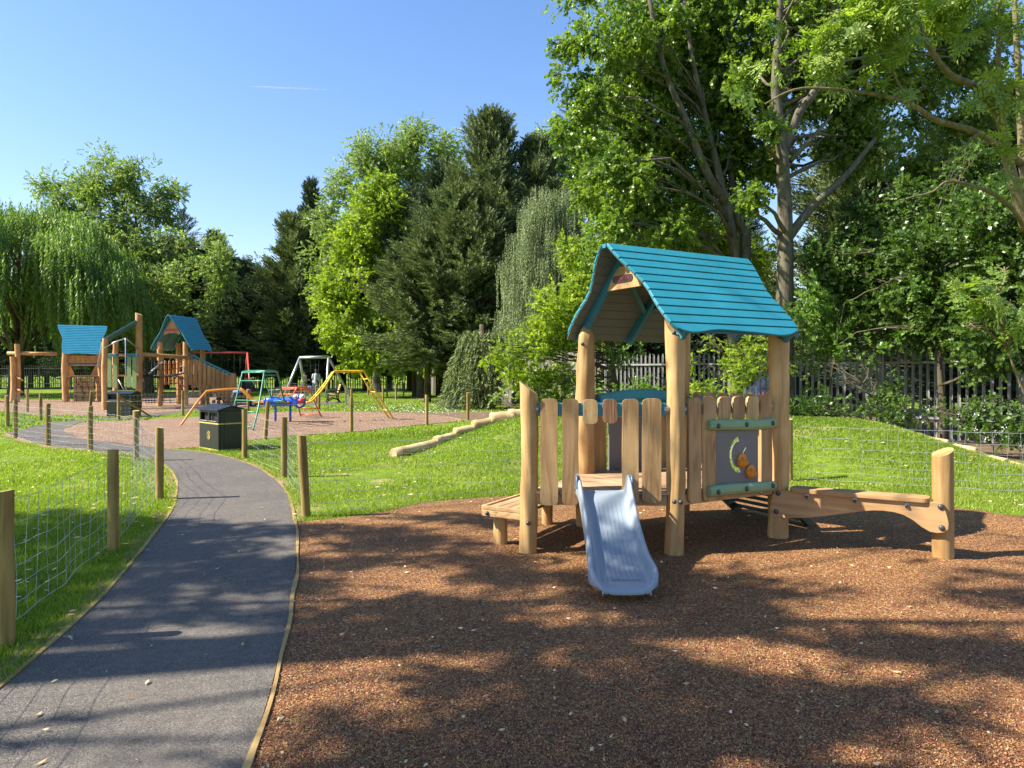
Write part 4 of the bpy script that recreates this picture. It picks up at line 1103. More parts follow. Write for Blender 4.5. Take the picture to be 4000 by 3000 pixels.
# balance bench on the right
AP = Vector((3.694, 6.08)); dRA = (AP - RP).normalized(); nRA = Vector((dRA.y, -dRA.x))
log_post('post', play, M['log'], AP, -.05, .905, .082, 41, cut=(.45, .1), n=20, wob=.03)
def on_board(px, py, off):   # photo measurement on the board's plane -> (along, height)
    P0 = RP + nRA * off; k = (px - CX) / F; s = (P0.y * k - P0.x) / (dRA.x - dRA.y * k); d = P0.y + dRA.y * s; return (s, H + (HY - py) / F * d)
zx = lambda x, y: (2650 + .5425 * x, 1400 + .5425 * y)
outl = [on_board(*zx(x, y), .095) for x, y in ((700, 946), (830, 953), (1100, 972), (1400, 1000), (1700, 1024), (1870, 1033), (1902, 1043), (1930, 1110), (1948, 1180), (1946, 1225), (1920, 1250), (1870, 1254), (1810, 1243), (1750, 1208), (1690, 1160), (1620, 1122), (1560, 1105), (1480, 1094), (1400, 1092), (1300, 1100), (1200, 1113), (1080, 1128), (950, 1144), (820, 1147), (700, 1142), (675, 1125), (663, 1090), (668, 1040), (682, 985))]
mb = MB(); P0 = RP + nRA * .105; mb.prism((P0.x, P0.y, 0), (dRA.x, dRA.y, 0), Z, outl[::-1], .038); bb = mb.build('side_board', M['board_ra'] if 'board_ra' in M else M['board_x'], play, bevel=.008)
for x, y in ((718, 972), (703, 1103), (1889, 1070), (1896, 1220)):
    s, z = on_board(*zx(x, y), .125); q = P0 + dRA * s + nRA * .02; bolt((q.x, q.y, z), (nRA.x, nRA.y, 0), .024, bb)
t0 = on_board(*zx(796, 948), .15); t1 = on_board(*zx(1806, 1028), .15); k0 = RP + nRA * .055; vs = []
a = Vector((*(k0 + dRA * t0[0]), t0[1] - .0)); b = Vector((*(k0 + dRA * t1[0]), t1[1]))
xx = (b - a).normalized(); yy = Vector((nRA.x, nRA.y, 0)); Lb = (b - a).length; r = .05
pl = [(Lb - r + r * math.cos(t), .10 - r + r * math.sin(t)) for t in np.linspace(math.pi / 2, 0, 5)] + [(Lb - r + r * math.cos(t), -.10 + r + r * math.sin(t)) for t in np.linspace(0, -math.pi / 2, 5)] + [(r - r * math.cos(t), -.10 + r - r * math.sin(t)) for t in np.linspace(math.pi / 2, 0, 5)] + [(r - r * math.cos(t), .10 - r + r * math.sin(t)) for t in np.linspace(0, math.pi / 2, 5)]
MB().prism(a, xx, yy, pl, .04).build('bench_seat', M['board_ra'] if 'board_ra' in M else M['board_x'], play, bevel=.008)
for x, y in ((925, 992), (1270, 1022), (1645, 1055)):
    s, z = on_board(*zx(x, y), .125); q = P0 + dRA * s + nRA * .02; br = MB(); br.box((q.x, q.y, z), (.035, .018, .045), Matrix.Rotation(math.atan2(dRA.y, dRA.x), 3, 'Z')); b_ = br.build('seat_bracket', M['steel'], bb, bevel=.004); q = q + nRA * .01; bolt((q.x, q.y, z - .006), (nRA.x, nRA.y, 0), .016, b_)
# dark climbing ramp behind the right side
ru = U3; ramp0 = Vector((*((RP + BR) / 2), 0)) + U3 * .06; rp = MB()
for k in range(6):
    c = ramp0 + U3 * (.07 + .105 * k) + Z * (.50 - .085 * k); rp.beam(c - V3 * .48 - Z * .01, c + V3 * .48 - Z * .01, .085, .03, (0.3, 0.2, 1))
for sg in (-1, 1): rp.beam(ramp0 + V3 * .5 * sg + Z * .50, ramp0 + V3 * .5 * sg + U3 * .68 + Z * -.02, .05, .09)
rp.build('climbing_ramp', M['ramp'] if 'ramp' in M else M['greensteel'], play, bevel=.006)
# ---------------------------------------------------------------- stake and wire fences
STK = []
for sd in range(4):
    mb = log_post('post', None, None, (0, 0), -0.05, 0.90, 0.049, 50 + sd, cut=(random.Random(sd).uniform(-.25, .25), 0), ring=.09, n=12, wob=.045, build=False)
    mb.mi = [0] * len(mb.mi); mb.mi[-2] = 1
    STK.append(mb.mesh('post', [M['stake'], M['stake_top']], (0, 0, 0)))
WZ = [0.05, 0.15, 0.26, 0.38, 0.51, 0.65, 0.80]
def wire_run(mb, a, b, za, zb, r, seed, step=0.155, lean=0.0):
    a = Vector(a); b = Vector(b); d = b - a; L = d.length; d.normalize(); n = Vector((-d.y, d.x)); f = ff_noise(seed); k = max(4, int(L / 0.10)); nv = max(2, int(L / step))
    def pt(t, z):
        p = a + d * (t * L); bul = .02 * math.sin(math.pi * t * 3 + seed) + .008 * float(f(np.array([[t * L * 3, z * 2, 0]]))[0])
        sag = -.012 * math.sin(math.pi * t)
        return (p.x + n.x * (bul + .05), p.y + n.y * (bul + .05), za + (zb - za) * t + z + sag + .006 * float(f(np.array([[t * L * 7, z * 5, 4]]))[0]) + float(mound_z(p.x, p.y)) * 0)
    for z in WZ: mb.tube([pt(i / k, z) for i in range(k + 1)], r * (1.25 if z in (WZ[0], WZ[-1]) else 1.0), 3, cap=False)
    for i in range(nv + 1): mb.tube([pt(min(1, max(0, (i + .1 * math.sin(i * 9 + q)) / nv)), z) for q, z in enumerate(WZ)], r * .85, 3, cap=False)
def stake_fence(posts, label, runs, r=0.0016, leans=None, group='stake and wire fences', braces=()):
    root = empty('wire_fence', (posts[0][0], posts[0][1], 0), label, 'fence', group)
    for i, p in enumerate(posts):
        z = float(mound_z(p[0], p[1])); o = link_mesh('post', STK[i % 4], root); o.location = (p[0] - posts[0][0], p[1] - posts[0][1], z); o.rotation_euler = ((leans or {}).get(i, (0, 0))[0], (leans or {}).get(i, (0, 0))[1], i * 1.7)
    mb = MB()
    for i, j in runs:
        a, b = posts[i], posts[j]; wire_run(mb, a, b, float(mound_z(*a)), float(mound_z(*b)), r, i * 7 + j)
    if mb.v: mb.build('wire_mesh', M['wire'], root)
    for a, b in braces:
        MB().tube([a, b], .035, 8).build('brace', M['stake'], root)
    return root
gp = lambda *a: G(*a)
stake_fence([G(18, 2520), G(445, 2148), G(624, 1952), G(532, 1802), G(353, 1764), G(188, 1741), G(61, 1712), G(27, 1668)],
            'round stake and wire mesh fence curving along the left edge of the tarmac path', [(0, 1), (1, 2), (2, 3), (3, 4), (4, 5), (5, 6)], .0021, leans={0: (0, -.0), 1: (.0, -.02)})
p_off = Vector(G(18, 2520)); q_off = Vector(G(445, 2148)); ext = p_off + (p_off - q_off) * .95
fr = stake_fence([(ext.x, ext.y), G(18, 2520)][:1], 'round fence stake carrying the wire mesh nearest the camera, left of the path', [], group='stake and wire fences')
mb = MB(); wire_run(mb, (ext.x, ext.y), G(18, 2520), 0, 0, .0019, 77); mb.build('wire_mesh', M['wire'], fr)
stake_fence([G(955, 1789), G(1110, 1864), G(1196, 2020), (0.95, 9.1), (4.03, 10.3), (7.9, 8.6), (10.6, 6.2)],
            'round stake and wire fence right of the path and below the grass mound', [(0, 1), (1, 2), (2, 3), (3, 4), (4, 5), (5, 6)], .0023, leans={0: (0, .0), 2: (0, .05)})
stake_fence([G(1035, 1717), G(1373, 1690), G(1667, 1662), G(1828, 1642)], 'sparse round stakes with faint wire along the near rim of the far brown play surface', [(0, 1), (1, 2), (2, 3)], .0016, leans={0: (0, .08)})
stake_fence([G(29, 1669), G(159, 1647), G(349, 1631)], 'short stake fence at the far left before the climbing frame, last stake leaning', [(0, 1), (1, 2)], .0017, leans={2: (0, -.08)})
stake_fence([G(463, 1643), G(714, 1624), G(808, 1590), G(969, 1613)], 'stake fence with one diagonal wooden brace beside the farther litter bin', [(0, 1), (1, 2), (1, 3)], .0017, braces=[((*G(463, 1643), .78), (*G(590, 1632), .04))])
stake_fence([G(107, 1610), G(-30, 1640)], 'two lone stakes on the grass left of the rope climbing frame', [(0, 1)], .0017)
stake_fence([G(1063, 1593), G(1131, 1543), G(1178, 1545), G(1236, 1577), G(1246, 1603)], 'stakes with wire crossing the lawn in front of the silver swing frame', [(0, 1), (1, 2), (2, 3), (3, 4)], .002)
stake_fence([G(1373, 1689 - 88), G(1351, 1580), G(1301, 1528), G(1317, 1532)], 'stakes with wire close to the metal park bench', [(0, 1), (2, 3)], .002)
stake_fence([G(1496, 1577), G(1512, 1554), G(1547, 1563), G(1577, 1554), G(1438, 1546)], 'cluster of short stakes with wire near the chestnut tree trunk', [(1, 2), (1, 4), (2, 3)], .002)

# ---------------------------------------------------------------- litter bins
def make_bin():
    """origin at the base centre; the two openings face -Y; 0.92 wide, 0.52 deep"""
    t = empty('litter_bin', (0, 0, 0), 'x', 'litter bin'); w, d, h = .92, .54, .80; b = MB()
    z0, z1 = .60, .76; fy = -d / 2
    for a in ((-w / 2, -.40), (-.025, .025), (.40, w / 2)): b.box(((a[0] + a[1]) / 2, fy + .02, (z0 + z1) / 2), (a[1] - a[0], .04, z1 - z0))
    b.box((0, fy + .02, z0 / 2 + .015), (w, .04, z0 - .03)); b.box((0, fy + .02, (z1 + h) / 2), (w, .04, h - z1))
    b.box((0, d / 2 - .02, h / 2 + .015), (w, .04, h - .03))
    for s in (-1, 1): b.box((s * (w / 2 - .02), 0, h / 2 + .015), (.039, d - .083, h - .03)); b.prism((s * (w / 2 - .02), 0, 0), (0, 1, 0), (0, 0, 1), [(-d / 2, h), (d / 2, h), (0, h + .085)], .038)
    b.build('body', M['bin'], t, bevel=.008)
    MB().box((0, .02, .42), (w - .09, d - .1, .70)).build('liner', M['black'], t)
    l = MB()
    for s in (-1, 1): l.beam((0, s * .0, h + .103), (0, s * (d / 2 + .035), h + .012), w + .06, .025, (0, 0, 1))
    l.build('lid', M['bin_lid'], t, bevel=.006)
    for s in (-1, 1): MB().box((s * .21, fy - .006, z0 - .008), (.36, .02, .014)).build('opening_sill', M['steel'], t)
    for z, hh in ((.545, .026), (.016, .032)):
        g = MB(); e = .003
        g.box((0, fy - e / 2, z), (w + 2 * e, e, hh)); g.box((w / 2 + e / 2, 0, z), (e, d, hh)); g.box((-w / 2 - e / 2, 0, z), (e, d, hh)); g.build('gold_band', M['gold'], t)
    k = MB(); k.box((w / 2 + .002, -.15, .40), (.004, .008, .74)); k.build('door_gap', M['black'], t)
    g = MB(); c = (0, fy - .002, .30); rx, ry = .078, .086
    for r0, r1 in ((1.0, .93), (.72, .66)):
        n = 28; P = [(rx * r0 * math.cos(2 * math.pi * i / n), ry * r0 * math.sin(2 * math.pi * i / n)) for i in range(n)]; Q = [(rx * r1 * math.cos(2 * math.pi * i / n), ry * r1 * math.sin(2 * math.pi * i / n)) for i in range(n)]
        g.prism(c, (1, 0, 0), (0, 0, 1), P, .003, [Q])
    for i in range(22):
        a = 2 * math.pi * (i + .5) / 22
        if i in (10, 11, 21, 0): continue
        g.box((.83 * rx * math.cos(a), c[1], c[2] + .83 * ry * math.sin(a)), (.007, .003, .012), Matrix.Rotation(-a + math.pi / 2, 3, 'Y'))
    g.prism((0, c[1], c[2]), (1, 0, 0), (0, 0, 1), [(-.006, -.035), (.010, -.035), (.012, .0), (.030, -.018), (.034, -.012), (.016, .012), (.010, .022), (-.008, .022), (-.024, .004), (-.02, .0), (-.006, .006)], .003)
    g.prism((0, c[1], c[2]), (1, 0, 0), (0, 0, 1), [(.002 + .010 * math.cos(a), .036 + .011 * math.sin(a)) for a in np.linspace(0, 6.283, 11)[:-1]], .003)
    g.prism((0, c[1], c[2]), (1, 0, 0), (0, 0, 1), [(.014, -.052), (.036, -.052), (.040, -.026), (.010, -.026)], .003)
    g.build('emblem', M['gold'], t)
    return t
b1 = make_bin(); c0 = Vector(G(853, 1764)); ang = math.atan2(.64, -.66) - math.pi     # front face runs up and left from the near corner
ax = Vector((math.cos(ang), math.sin(ang))); ay = Vector((-ax.y, ax.x)); ctr = c0 - ax * .46 + ay * .27
b1.location = (ctr.x, ctr.y, 0); b1.rotation_euler.z = ang
b1['label'] = 'dark green twin slot litter bin with gold bands beside the path bend'; b1['group'] = 'litter bins'
b2 = copy_tree(b1); c0 = Vector(G(455, 1630)); b2.rotation_euler.z = ang + R(38)
b2.location = (c0.x + .1, c0.y + .3, 0); b2['label'] = 'smaller looking dark litter bin behind the braced stake, below the rope climbing frame'

# ---------------------------------------------------------------- logs up the mound
logs = [((1562, 1790), (1712, 1748), .12, 'lowest pale log, its sawn end showing at the foot of the grass mound'), ((1690, 1730), (1790, 1710), .10, 'second log from the bottom of the pale row stepping up the mound'), ((1766, 1703), (1864, 1686), .10, 'middle pale log of the stepped row on the left of the mound'),
        ((1843, 1679), (1938, 1654), .11, 'fourth log up in the pale row on the left of the mound'), ((1916, 1654), (2004, 1627), .15, 'thick pale log just left of the playhouse post'), ((1982, 1624), (2075, 1608), .13, 'topmost pale log of the row, ending behind the playhouse post')]
chain = [(-2.16, 13.22), (-1.46, 13.95), (-1.10, 14.32), (-.74, 14.50), (-.38, 14.66), (.0, 14.76), (.38, 14.84)]
for i, (p0, p1, r, lb) in enumerate(logs):
    a = Vector((*chain[i], 0)); b = Vector((*chain[i + 1], 0)); dd_ = (b - a).normalized(); a = a - dd_ * .07; b = b + dd_ * .06; r *= .88
    za = float(mound_z(chain[i][0] + .15, chain[i][1] - .1)) + .05; zb = float(mound_z(chain[i + 1][0] + .1, chain[i + 1][1] - .1)) + .005
    a.z, b.z = za, zb; rng_ = np.random.RandomState(i); pts = [a + (b - a) * t + Vector((0, 0, rng_.uniform(-.008, .008))) for t in np.linspace(0, 1, 7)]
    mb = MB(); mb.tube(pts, [r * rng_.uniform(.94, 1.06) for _ in pts], 12); tag(mb.build('log', M['logpale'], org=a), lb, 'log', 'pale logs stepping up the mound on the left')
rl = [((3417, 1679), (3500, 1688), 12.95, 'highest pale log of the right row, left end near white blossom'), ((3512, 1692), (3604, 1704), 12.8, 'second pale log of the row on the right side of the mound'), ((3612, 1713), (3706, 1728), 12.6, 'third pale log on the right of the mound, behind the bench post'), ((3720, 1741), (3815, 1759), 12.4, 'fourth pale log of the right row, above the wire fence'), ((3860, 1780), (3935, 1796), 12.1, 'half buried log near the bare soil on the right'), ((3940, 1802), (4040, 1828), 11.9, 'last log of the right row, cut by the photo edge')]
for i, (p0, p1, d, lb) in enumerate(rl):
    a = W(p0[0], p0[1] + 6, d); b = W(p1[0], p1[1] + 6, d - .25); mb = MB(); mb.beam(a, b, .16, .14 if i < 4 else .08)
    tag(mb.build('log', M['logpale'], org=a, bevel=.03), lb, 'log', 'pale logs along the right flank of the mound')

# ---------------------------------------------------------------- palisade fences
def palisade(pts, h, label, mat, pitch=.155, w=.065, rails=(.25, .85), group='palisade fences'):
    root = empty('palisade_fence', (*pts[0], 0), label, 'fence', group); pm = MB(); rm = MB(); pa = []
    for a, b in zip(pts[:-1], pts[1:]):
        a = Vector(a); b = Vector(b); L = (b - a).length; d = (b - a) / L; n = Vector((-d.y, d.x)); k = int(L / pitch)
        for i in range(k):
            p = a + d * (i + .5) * pitch; hh = h + .02 * math.sin(i * 1.7)
            poly = [(-w / 2, .04), (w / 2, .04), (w / 2, hh - .09), (w / 6, hh), (-w / 6, hh), (-w / 2, hh - .09)]
            tl = .012 * math.sin(i * 5.1); o = Vector((p.x, p.y, 0)); ax = Vector((d.x, d.y, tl))
            q = [o + ax * x + Vector((0, 0, y)) + Vector((n.x, n.y, 0)) * (.012 if abs(x) > w / 4 else -.004) for x, y in poly]
            m1 = o + Vector((0, 0, .04)) - Vector((n.x, n.y, 0)) * .012; m2 = o + Vector((0, 0, hh - .02)) - Vector((n.x, n.y, 0)) * .012
            pm.add([q[0], q[1], q[2], q[3], q[4], q[5], m1, m2], [(0, 6, 7, 5), (6, 1, 2, 7), (7, 2, 3, 4, 5)])
        for z in rails: rm.beam((a.x + n.x * .035, a.y + n.y * .035, h * z), (b.x + n.x * .035, b.y + n.y * .035, h * z), .04, .05)
        m = int(L / 2.75)
        for i in range(m + 1): pa.append(a + d * min(L, i * 2.75) + n * .08)
    pm.build('pales', mat, root); rm.build('rail', mat, root)
    for p in pa[:100]: MB().box((p.x, p.y, h * .47), (.055, .10, h * .94)).build('post', mat, root)
    return root
palisade([(13.9, 12.0), (10.8, 15.0), (2.9, 23.0)], 2.12, 'light galvanised palisade fence behind the playhouse and the scrub', M['palisade'])
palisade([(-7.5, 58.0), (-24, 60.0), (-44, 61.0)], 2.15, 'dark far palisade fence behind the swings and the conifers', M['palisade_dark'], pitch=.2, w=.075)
def solid(pts, h):
    root = empty('sheet_fence', (*pts[0], 0), 'weathered corrugated sheet fence in the shade behind the cypress', 'fence'); mb = MB(); pm = MB()
    for a, b in zip(pts[:-1], pts[1:]):
        a = Vector(a); b = Vector(b); L = (b - a).length; d = (b - a) / L; n = Vector((-d.y, d.x)); k = int(L / .09); vs = []
        for i in range(k + 1):
            p = a + d * L * i / k + n * .02 * (1 if i % 2 else -1)
            vs += [(p.x, p.y, 0), (p.x, p.y, h)]
        mb.add(vs, [(2 * i, 2 * i + 2, 2 * i + 3, 2 * i + 1) for i in range(k)])
        for i in range(int(L / 2.5) + 1): p = a + d * i * 2.5 + n * .1; pm.box((p.x, p.y, h / 2), (.1, .1, h + .1))
    mb.build('sheet', M['solid_fence'], root); pm.build('post', M['solid_fence'], root)
solid([(2.75, 23.2), (-1.0, 34.0), (-4.2, 45.0), (-7.3, 57.8)], 2.3)
# ---------------------------------------------------------------- far play tower: one linked wooden frame
tower = empty('climbing_frame', (-16.0, 33.0, 0), 'large wooden rope and tower climbing frame with three blue roofs at the left', 'climbing frame')
def P3(x, y, z): return Vector((x, y, z))
def lp(x, y, h, r, sd, **k): return log_post('post', tower, M['far_wood'], (x, y), -.05, h, r, sd, ring=.25, n=10, bow=.04, wob=.05, **k)
def gx(px, d): return (px - CX) / F * d
# tower B (gabled) at the right of the frame
uB = Vector((.174, .985)); vB = Vector((.985, -.174)); CB = Vector((-15.6, 33.5)); h2 = .66
PB = {(-1, -1): CB - vB * h2 - uB * h2, (1, -1): CB + vB * h2 - uB * h2, (-1, 1): CB - vB * h2 + uB * h2, (1, 1): CB + vB * h2 + uB * h2}
for (a, b), p in PB.items(): lp(p.x, p.y, 2.95, .12, 60 + a + 3 * b)
roof(tower, CB - uB * h2, uB, vB, 0, 2 * h2, 1.02, 4.14, 2.55, 14, M['teal_far'], M['lining_far'], M['teal_far'], .34, .16, rafters=(0.0, .5, 1.0), braces=True)
gsb = Vector((*(CB - uB * (h2 + .04)), 0)); m = MB(); m.prism(gsb, (vB.x, vB.y, 0), Z, [(-.42, 3.28), (-.2, 3.36), (.2, 3.36), (.42, 3.28), (.40, 3.40), (0.03, 3.98), (-.03, 3.98), (-.40, 3.40)], .04); sgb = m.build('gable_sign', M['far_wood'], tower)
text_mesh('KOMPAN', .15, .004, gsb - Vector((uB.x, uB.y, 0)) * .03 + Z * 3.5, (vB.x, vB.y, 0), Z, 'lettering', M['sign_red'], sgb, .008)
q = [PB[(-1, -1)], PB[(1, -1)], PB[(1, 1)], PB[(-1, 1)]]
MB().prism((0, 0, 1.40), (1, 0, 0), (0, 1, 0), [(p.x, p.y) for p in q], .09).build('deck', M['far_wood'], tower)
def far_pickets(a, b, n, z0, z1, mat, w=.13, za=None, zb=None, name='picket', jit=.02, off=.06):
    a = Vector(a); b = Vector(b); L = (b - a).length; d = (b - a) / L; nn = Vector((d.y, -d.x)); rg = np.random.RandomState(int(abs(a.x * 31 + b.y * 7)))
    for i in range(n):
        t = (i + .5) / n; p = a + d * L * t + nn * off; lo = z0[0] + (z0[1] - z0[0]) * t + rg.uniform(-jit, jit); hi = z1[0] + (z1[1] - z1[0]) * t + rg.uniform(-jit, jit) * .4
        MB().prism((p.x, p.y, 0), (d.x, d.y, 0), Z, picket_poly(w, lo, hi, rg, .06, .06), .03).build(name, M[mat], tower)
a = PB[(-1, -1)]; b = PB[(1, -1)]; e = vB
far_pickets(PB[(-1, 1)], PB[(1, 1)], 7, (.95, .95), (2.15, 2.15), 'far_wood', .15)
far_pickets(PB[(-1, 1)] + Vector((.0, -.1)), PB[(-1, -1)], 4, (.95, .95), (2.1, 2.1), 'far_wood', .15)
# sloping stair with boarded sides, running to the right
sA = PB[(1, -1)] + Vector((.02, .18)); sB = Vector((-13.45, 34.2)); sd_ = (sB - sA).normalized(); sn = Vector((-sd_.y, sd_.x))
for off, nm in ((0, 10), (1.05, 10)):
    A = sA + sn * off; B = sB + sn * off
    far_pickets(A, B, nm, (1.0, .02) if off == 0 else (1.2, .3), (2.30, 1.38), 'far_wood', .155, off=.03)
    MB().beam((A.x, A.y, 2.42), (B.x + sd_.x * .12, B.y + sd_.y * .12, 1.36), .05, .13 if off else .08).build('handrail', M['teal_far'], tower, bevel=.01)
    lp(B.x + .02, B.y, 1.5, .11, 71 + int(off)); mid = A + (B - A) * .45
    lp(mid.x, mid.y - .1, .95 if off == 0 else 1.0, .10, 75 + int(off))
st = MB()
for i in range(8):
    t = (i + .5) / 8; p = sA + (sB - sA) * t + sn * .5; st.beam((p.x - sn.x * .5, p.y - sn.y * .5, 1.35 - 1.2 * t), (p.x + sn.x * .5, p.y + sn.y * .5, 1.35 - 1.2 * t), .2, .04)
st.build('step', M['far_wood'], tower)
# middle bay: tall leaning post, slanting roof, steel arch, green boards
lp(-16.75, 29.2, 2.95, .115, 80); lp(-17.45, 31.2, 2.9, .11, 81); lp(-15.95, 30.3, 4.05, .135, 82, lean=(0, 0), cut=(-.4, 0)); lp(-16.0, 32.2, 2.6, .11, 83)
sr = MB(); lo = P3(gx(392, 29.4), 29.4, 2.86); hi = P3(gx(531, 30.0), 30.0, 3.74); dv = Vector((-.42, .9, 0))
dd = (hi - lo); n_ = dd.cross(dv).normalized(); n_ = n_ if n_.z > 0 else -n_
for k in range(9):
    t = (k + .5) / 9; c = lo + dd * t + n_ * .01 * (k % 2); sr.beam(c - dv * .15, c + dv * 1.35, dd.length / 9 * 1.06, .03, n_)
sl_ = sr.build('slanting_roof', M['teal_far'], tower); ln = MB()
for yy in (.1, .7, 1.3): ln.beam(lo + dv * yy - n_ * .06, hi + dv * yy - n_ * .06, .05, .06, n_)
ln.build('rafter', M['lining_far'], sl_)
arch = [P3(gx(407, 29.1), 29.1, 2.55), P3(gx(450, 29.2), 29.2, 2.80), P3(gx(490, 29.3), 29.3, 2.96), P3(gx(540, 30.1), 30.1, 2.56)]
MB().tube(arch, .028, 8).build('steel_arch', M['steel'], tower); MB().tube([arch[2], P3(gx(492, 29.3), 29.3, .35)], .028, 8).build('steel_pole', M['steel'], tower)
MB().tube([P3(gx(462, 29.6), 29.6, 1.25), P3(gx(500, 29.6), 29.6, .5)], .02, 6).build('steel_brace', M['steel'], tower)
for x0, x1, n in ((417, 460, 2), (494, 536, 2)):
    far_pickets((gx(x0, 29.7), 29.7), (gx(x1, 29.7), 29.7), n, (.95, .85), (2.3, 2.3), 'green_far', .17, off=0)
    MB().beam((gx(x0 - 3, 29.66), 29.66, 2.27), (gx(x1 + 3, 29.66), 29.66, 2.27), .09, .12).build('roof_edge_board', M['teal_dark'], tower)
MB().tube([P3(gx(410, 30.4), 30.4, 2.28), P3(gx(556, 30.4), 30.4, 2.3)], .07, 8).build('log_beam', M['far_wood'], tower)
MB().tube([P3(gx(545, 30.3), 30.3, 2.34), P3(gx(640, 31.6), 31.6, 2.28), P3(gx(745, 32.8), 32.8, 2.22)], .085, 8).build('log_beam', M['far_wood'], tower)
MB().beam((gx(405, 30), 30, 1.42), (gx(548, 30.2), 30.2, 1.40), .35, .06).build('deck', M['far_wood'], tower)
# tower A with the roof slope facing the camera
CA = Vector((-22.75, 37.6)); UA = Vector((.854, .52)); VA = Vector((.52, -.854)); RA_ = Matrix.Rotation(math.atan2(.52, .854), 3, 'Z'); LA = lambda x, y, z: Vector((CA.x + UA.x * x - VA.x * y, CA.y + UA.y * x - VA.y * y, z))
for dx, dy, sd in ((-.78, -.65, 85), (.78, -.65, 86), (-.74, .65, 87), (.74, .65, 88)): lp(LA(dx, dy, 0).x, LA(dx, dy, 0).y, 2.7, .13, sd)
roof(tower, CA - UA * .78, UA, VA, 0, 1.56, 1.0, 3.98, 2.45, 17, M['teal_far'], M['lining_far'], M['teal_far'], .34, .12, braces=False)
MB().box(LA(0, 0, 1.32), (1.6, 1.4, .08), RA_).build('deck', M['far_wood'], tower)
cw = MB(); 
for k in range(9): cw.box(LA(.05, -.62, .10 + .135 * k), (.95, .03, .125), RA_)
cw.build('climbing_wall', M['far_wood'], tower, bevel=.006)
hd = MB(); rg = np.random.RandomState(2)
for k in range(9): hd.ball(LA(rg.uniform(-.35, .4), -.66, .2 + .12 * k), .05, 8, 5, (1, .5, .8))
hd.build('climbing_hold', M['rope'], tower)
bk = MB(); 
for k in range(4): bk.box(LA(0, .62, 1.95 + .14 * k), (1.5, .03, .13), RA_)
for s in (-1, 1): bk.prism(LA(s * .55, .62, 0), (UA.x, UA.y, 0), (0, 0, 1), [(-.2, 1.35), (.2, 1.35), (.2 if s > 0 else -.02, 1.9), (.2, 1.95), (-.2, 1.95), (-.2 if s < 0 else .02, 1.9)], .03)
bk.build('back_panel', M['far_wood'], tower)
MB().beam(LA(-.65, -.66, 2.0), LA(.65, -.66, 2.0), .05, .10).build('rail', M['teal_dark'], tower)
MB().tube([(-25.9, 36.4, 2.52), (-23.7, 36.9, 2.50)], .09, 8).build('log_beam', M['far_wood'], tower)
lp(gx(67, 36.4), 36.4, 3.0, .12, 90); lp(gx(49, 36.2), 36.2, 2.35, .13, 91)
for z0 in (1.35, .75): MB().tube([P3(gx(62, 36.3), 36.3, z0), P3(gx(88, 36.1), 36.1, z0 - .22)], .06, 7).build('log_step', M['far_wood'], tower)
def net(pts, nu, nv, r, mat, name='rope_net', sag=.12):
    a, b, c, d = [Vector(p) for p in pts]; mb = MB(); f = lambda s, t: (a + (b - a) * s) * (1 - t) + (d + (c - d) * s) * t + Vector((0, 0, -sag * math.sin(math.pi * s)))
    for i in range(nu + 1): mb.tube([f(i / nu, t) for t in np.linspace(0, 1, 5)], r, 4)
    for j in range(nv + 1): mb.tube([f(s, j / nv) for s in np.linspace(0, 1, 7)], r, 4)
    for i in range(nu + 1):
        for j in range(nv + 1): mb.ball(f(i / nu, j / nv), r * 2.2, 6, 4)
    mb.build(name, M[mat], tower)
net([(-15.9, 30.5, 1.45), (-15.0, 32.4, 1.5), (-15.9, 33.0, 1.45), (-16.6, 31.2, 1.4)], 9, 5, .018, 'rope')
net([(-15.8, 30.6, .25), (-16.2, 32.9, .25), (-16.2, 32.9, 2.1), (-15.8, 30.6, 2.15)], 6, 5, .014, 'rope', sag=.05)
net([(-16.1, 32.8, .15), (-15.2, 32.7, .15), (-15.2, 32.7, 1.35), (-16.1, 32.8, 1.35)], 3, 4, .014, 'rope', sag=.0)
net([(-15.9, 30.7, 2.05), (-15.3, 32.6, 1.95), (-15.3, 32.6, 1.75), (-15.9, 30.7, 1.75)], 10, 1, .012, 'rope', sag=.1)
net([LA(-.5, -.7, 1.3), LA(.6, -.7, 1.3), LA(1.0, -1.7, .0), LA(-.6, -1.4, .0)], 5, 5, .014, 'rope', sag=.0)
for i in range(7): MB().tube([P3(gx(560 + 26 * i, 30.5 + .32 * i), 30.5 + .32 * i, 2.26), P3(gx(560 + 26 * i, 30.5 + .32 * i), 30.5 + .32 * i, 2.06)], .012, 5).build('hanger', M['steel'], tower)
rr_ = MB()
for a_, b_ in (((-28.5, 36.0, 1.05), (-25.6, 35.6, .05)), ((-28.5, 35.9, .55), (-26.2, 35.6, .02)), ((-28.2, 35.6, .2), (-24.6, 35.2, .05))): rr_.tube([a_, b_], .022, 5)
rr_.build('red_rope', M['rope_red'], tower)
for pts in (((-17.6, 30.5, 2.9), (-18.4, 31.5, 1.8)), ((gx(582, 30.9), 30.9, 1.5), (gx(636, 31.8), 31.8, 2.0))): MB().tube(pts, .04, 8).build('steel_brace', M['steel'], tower)

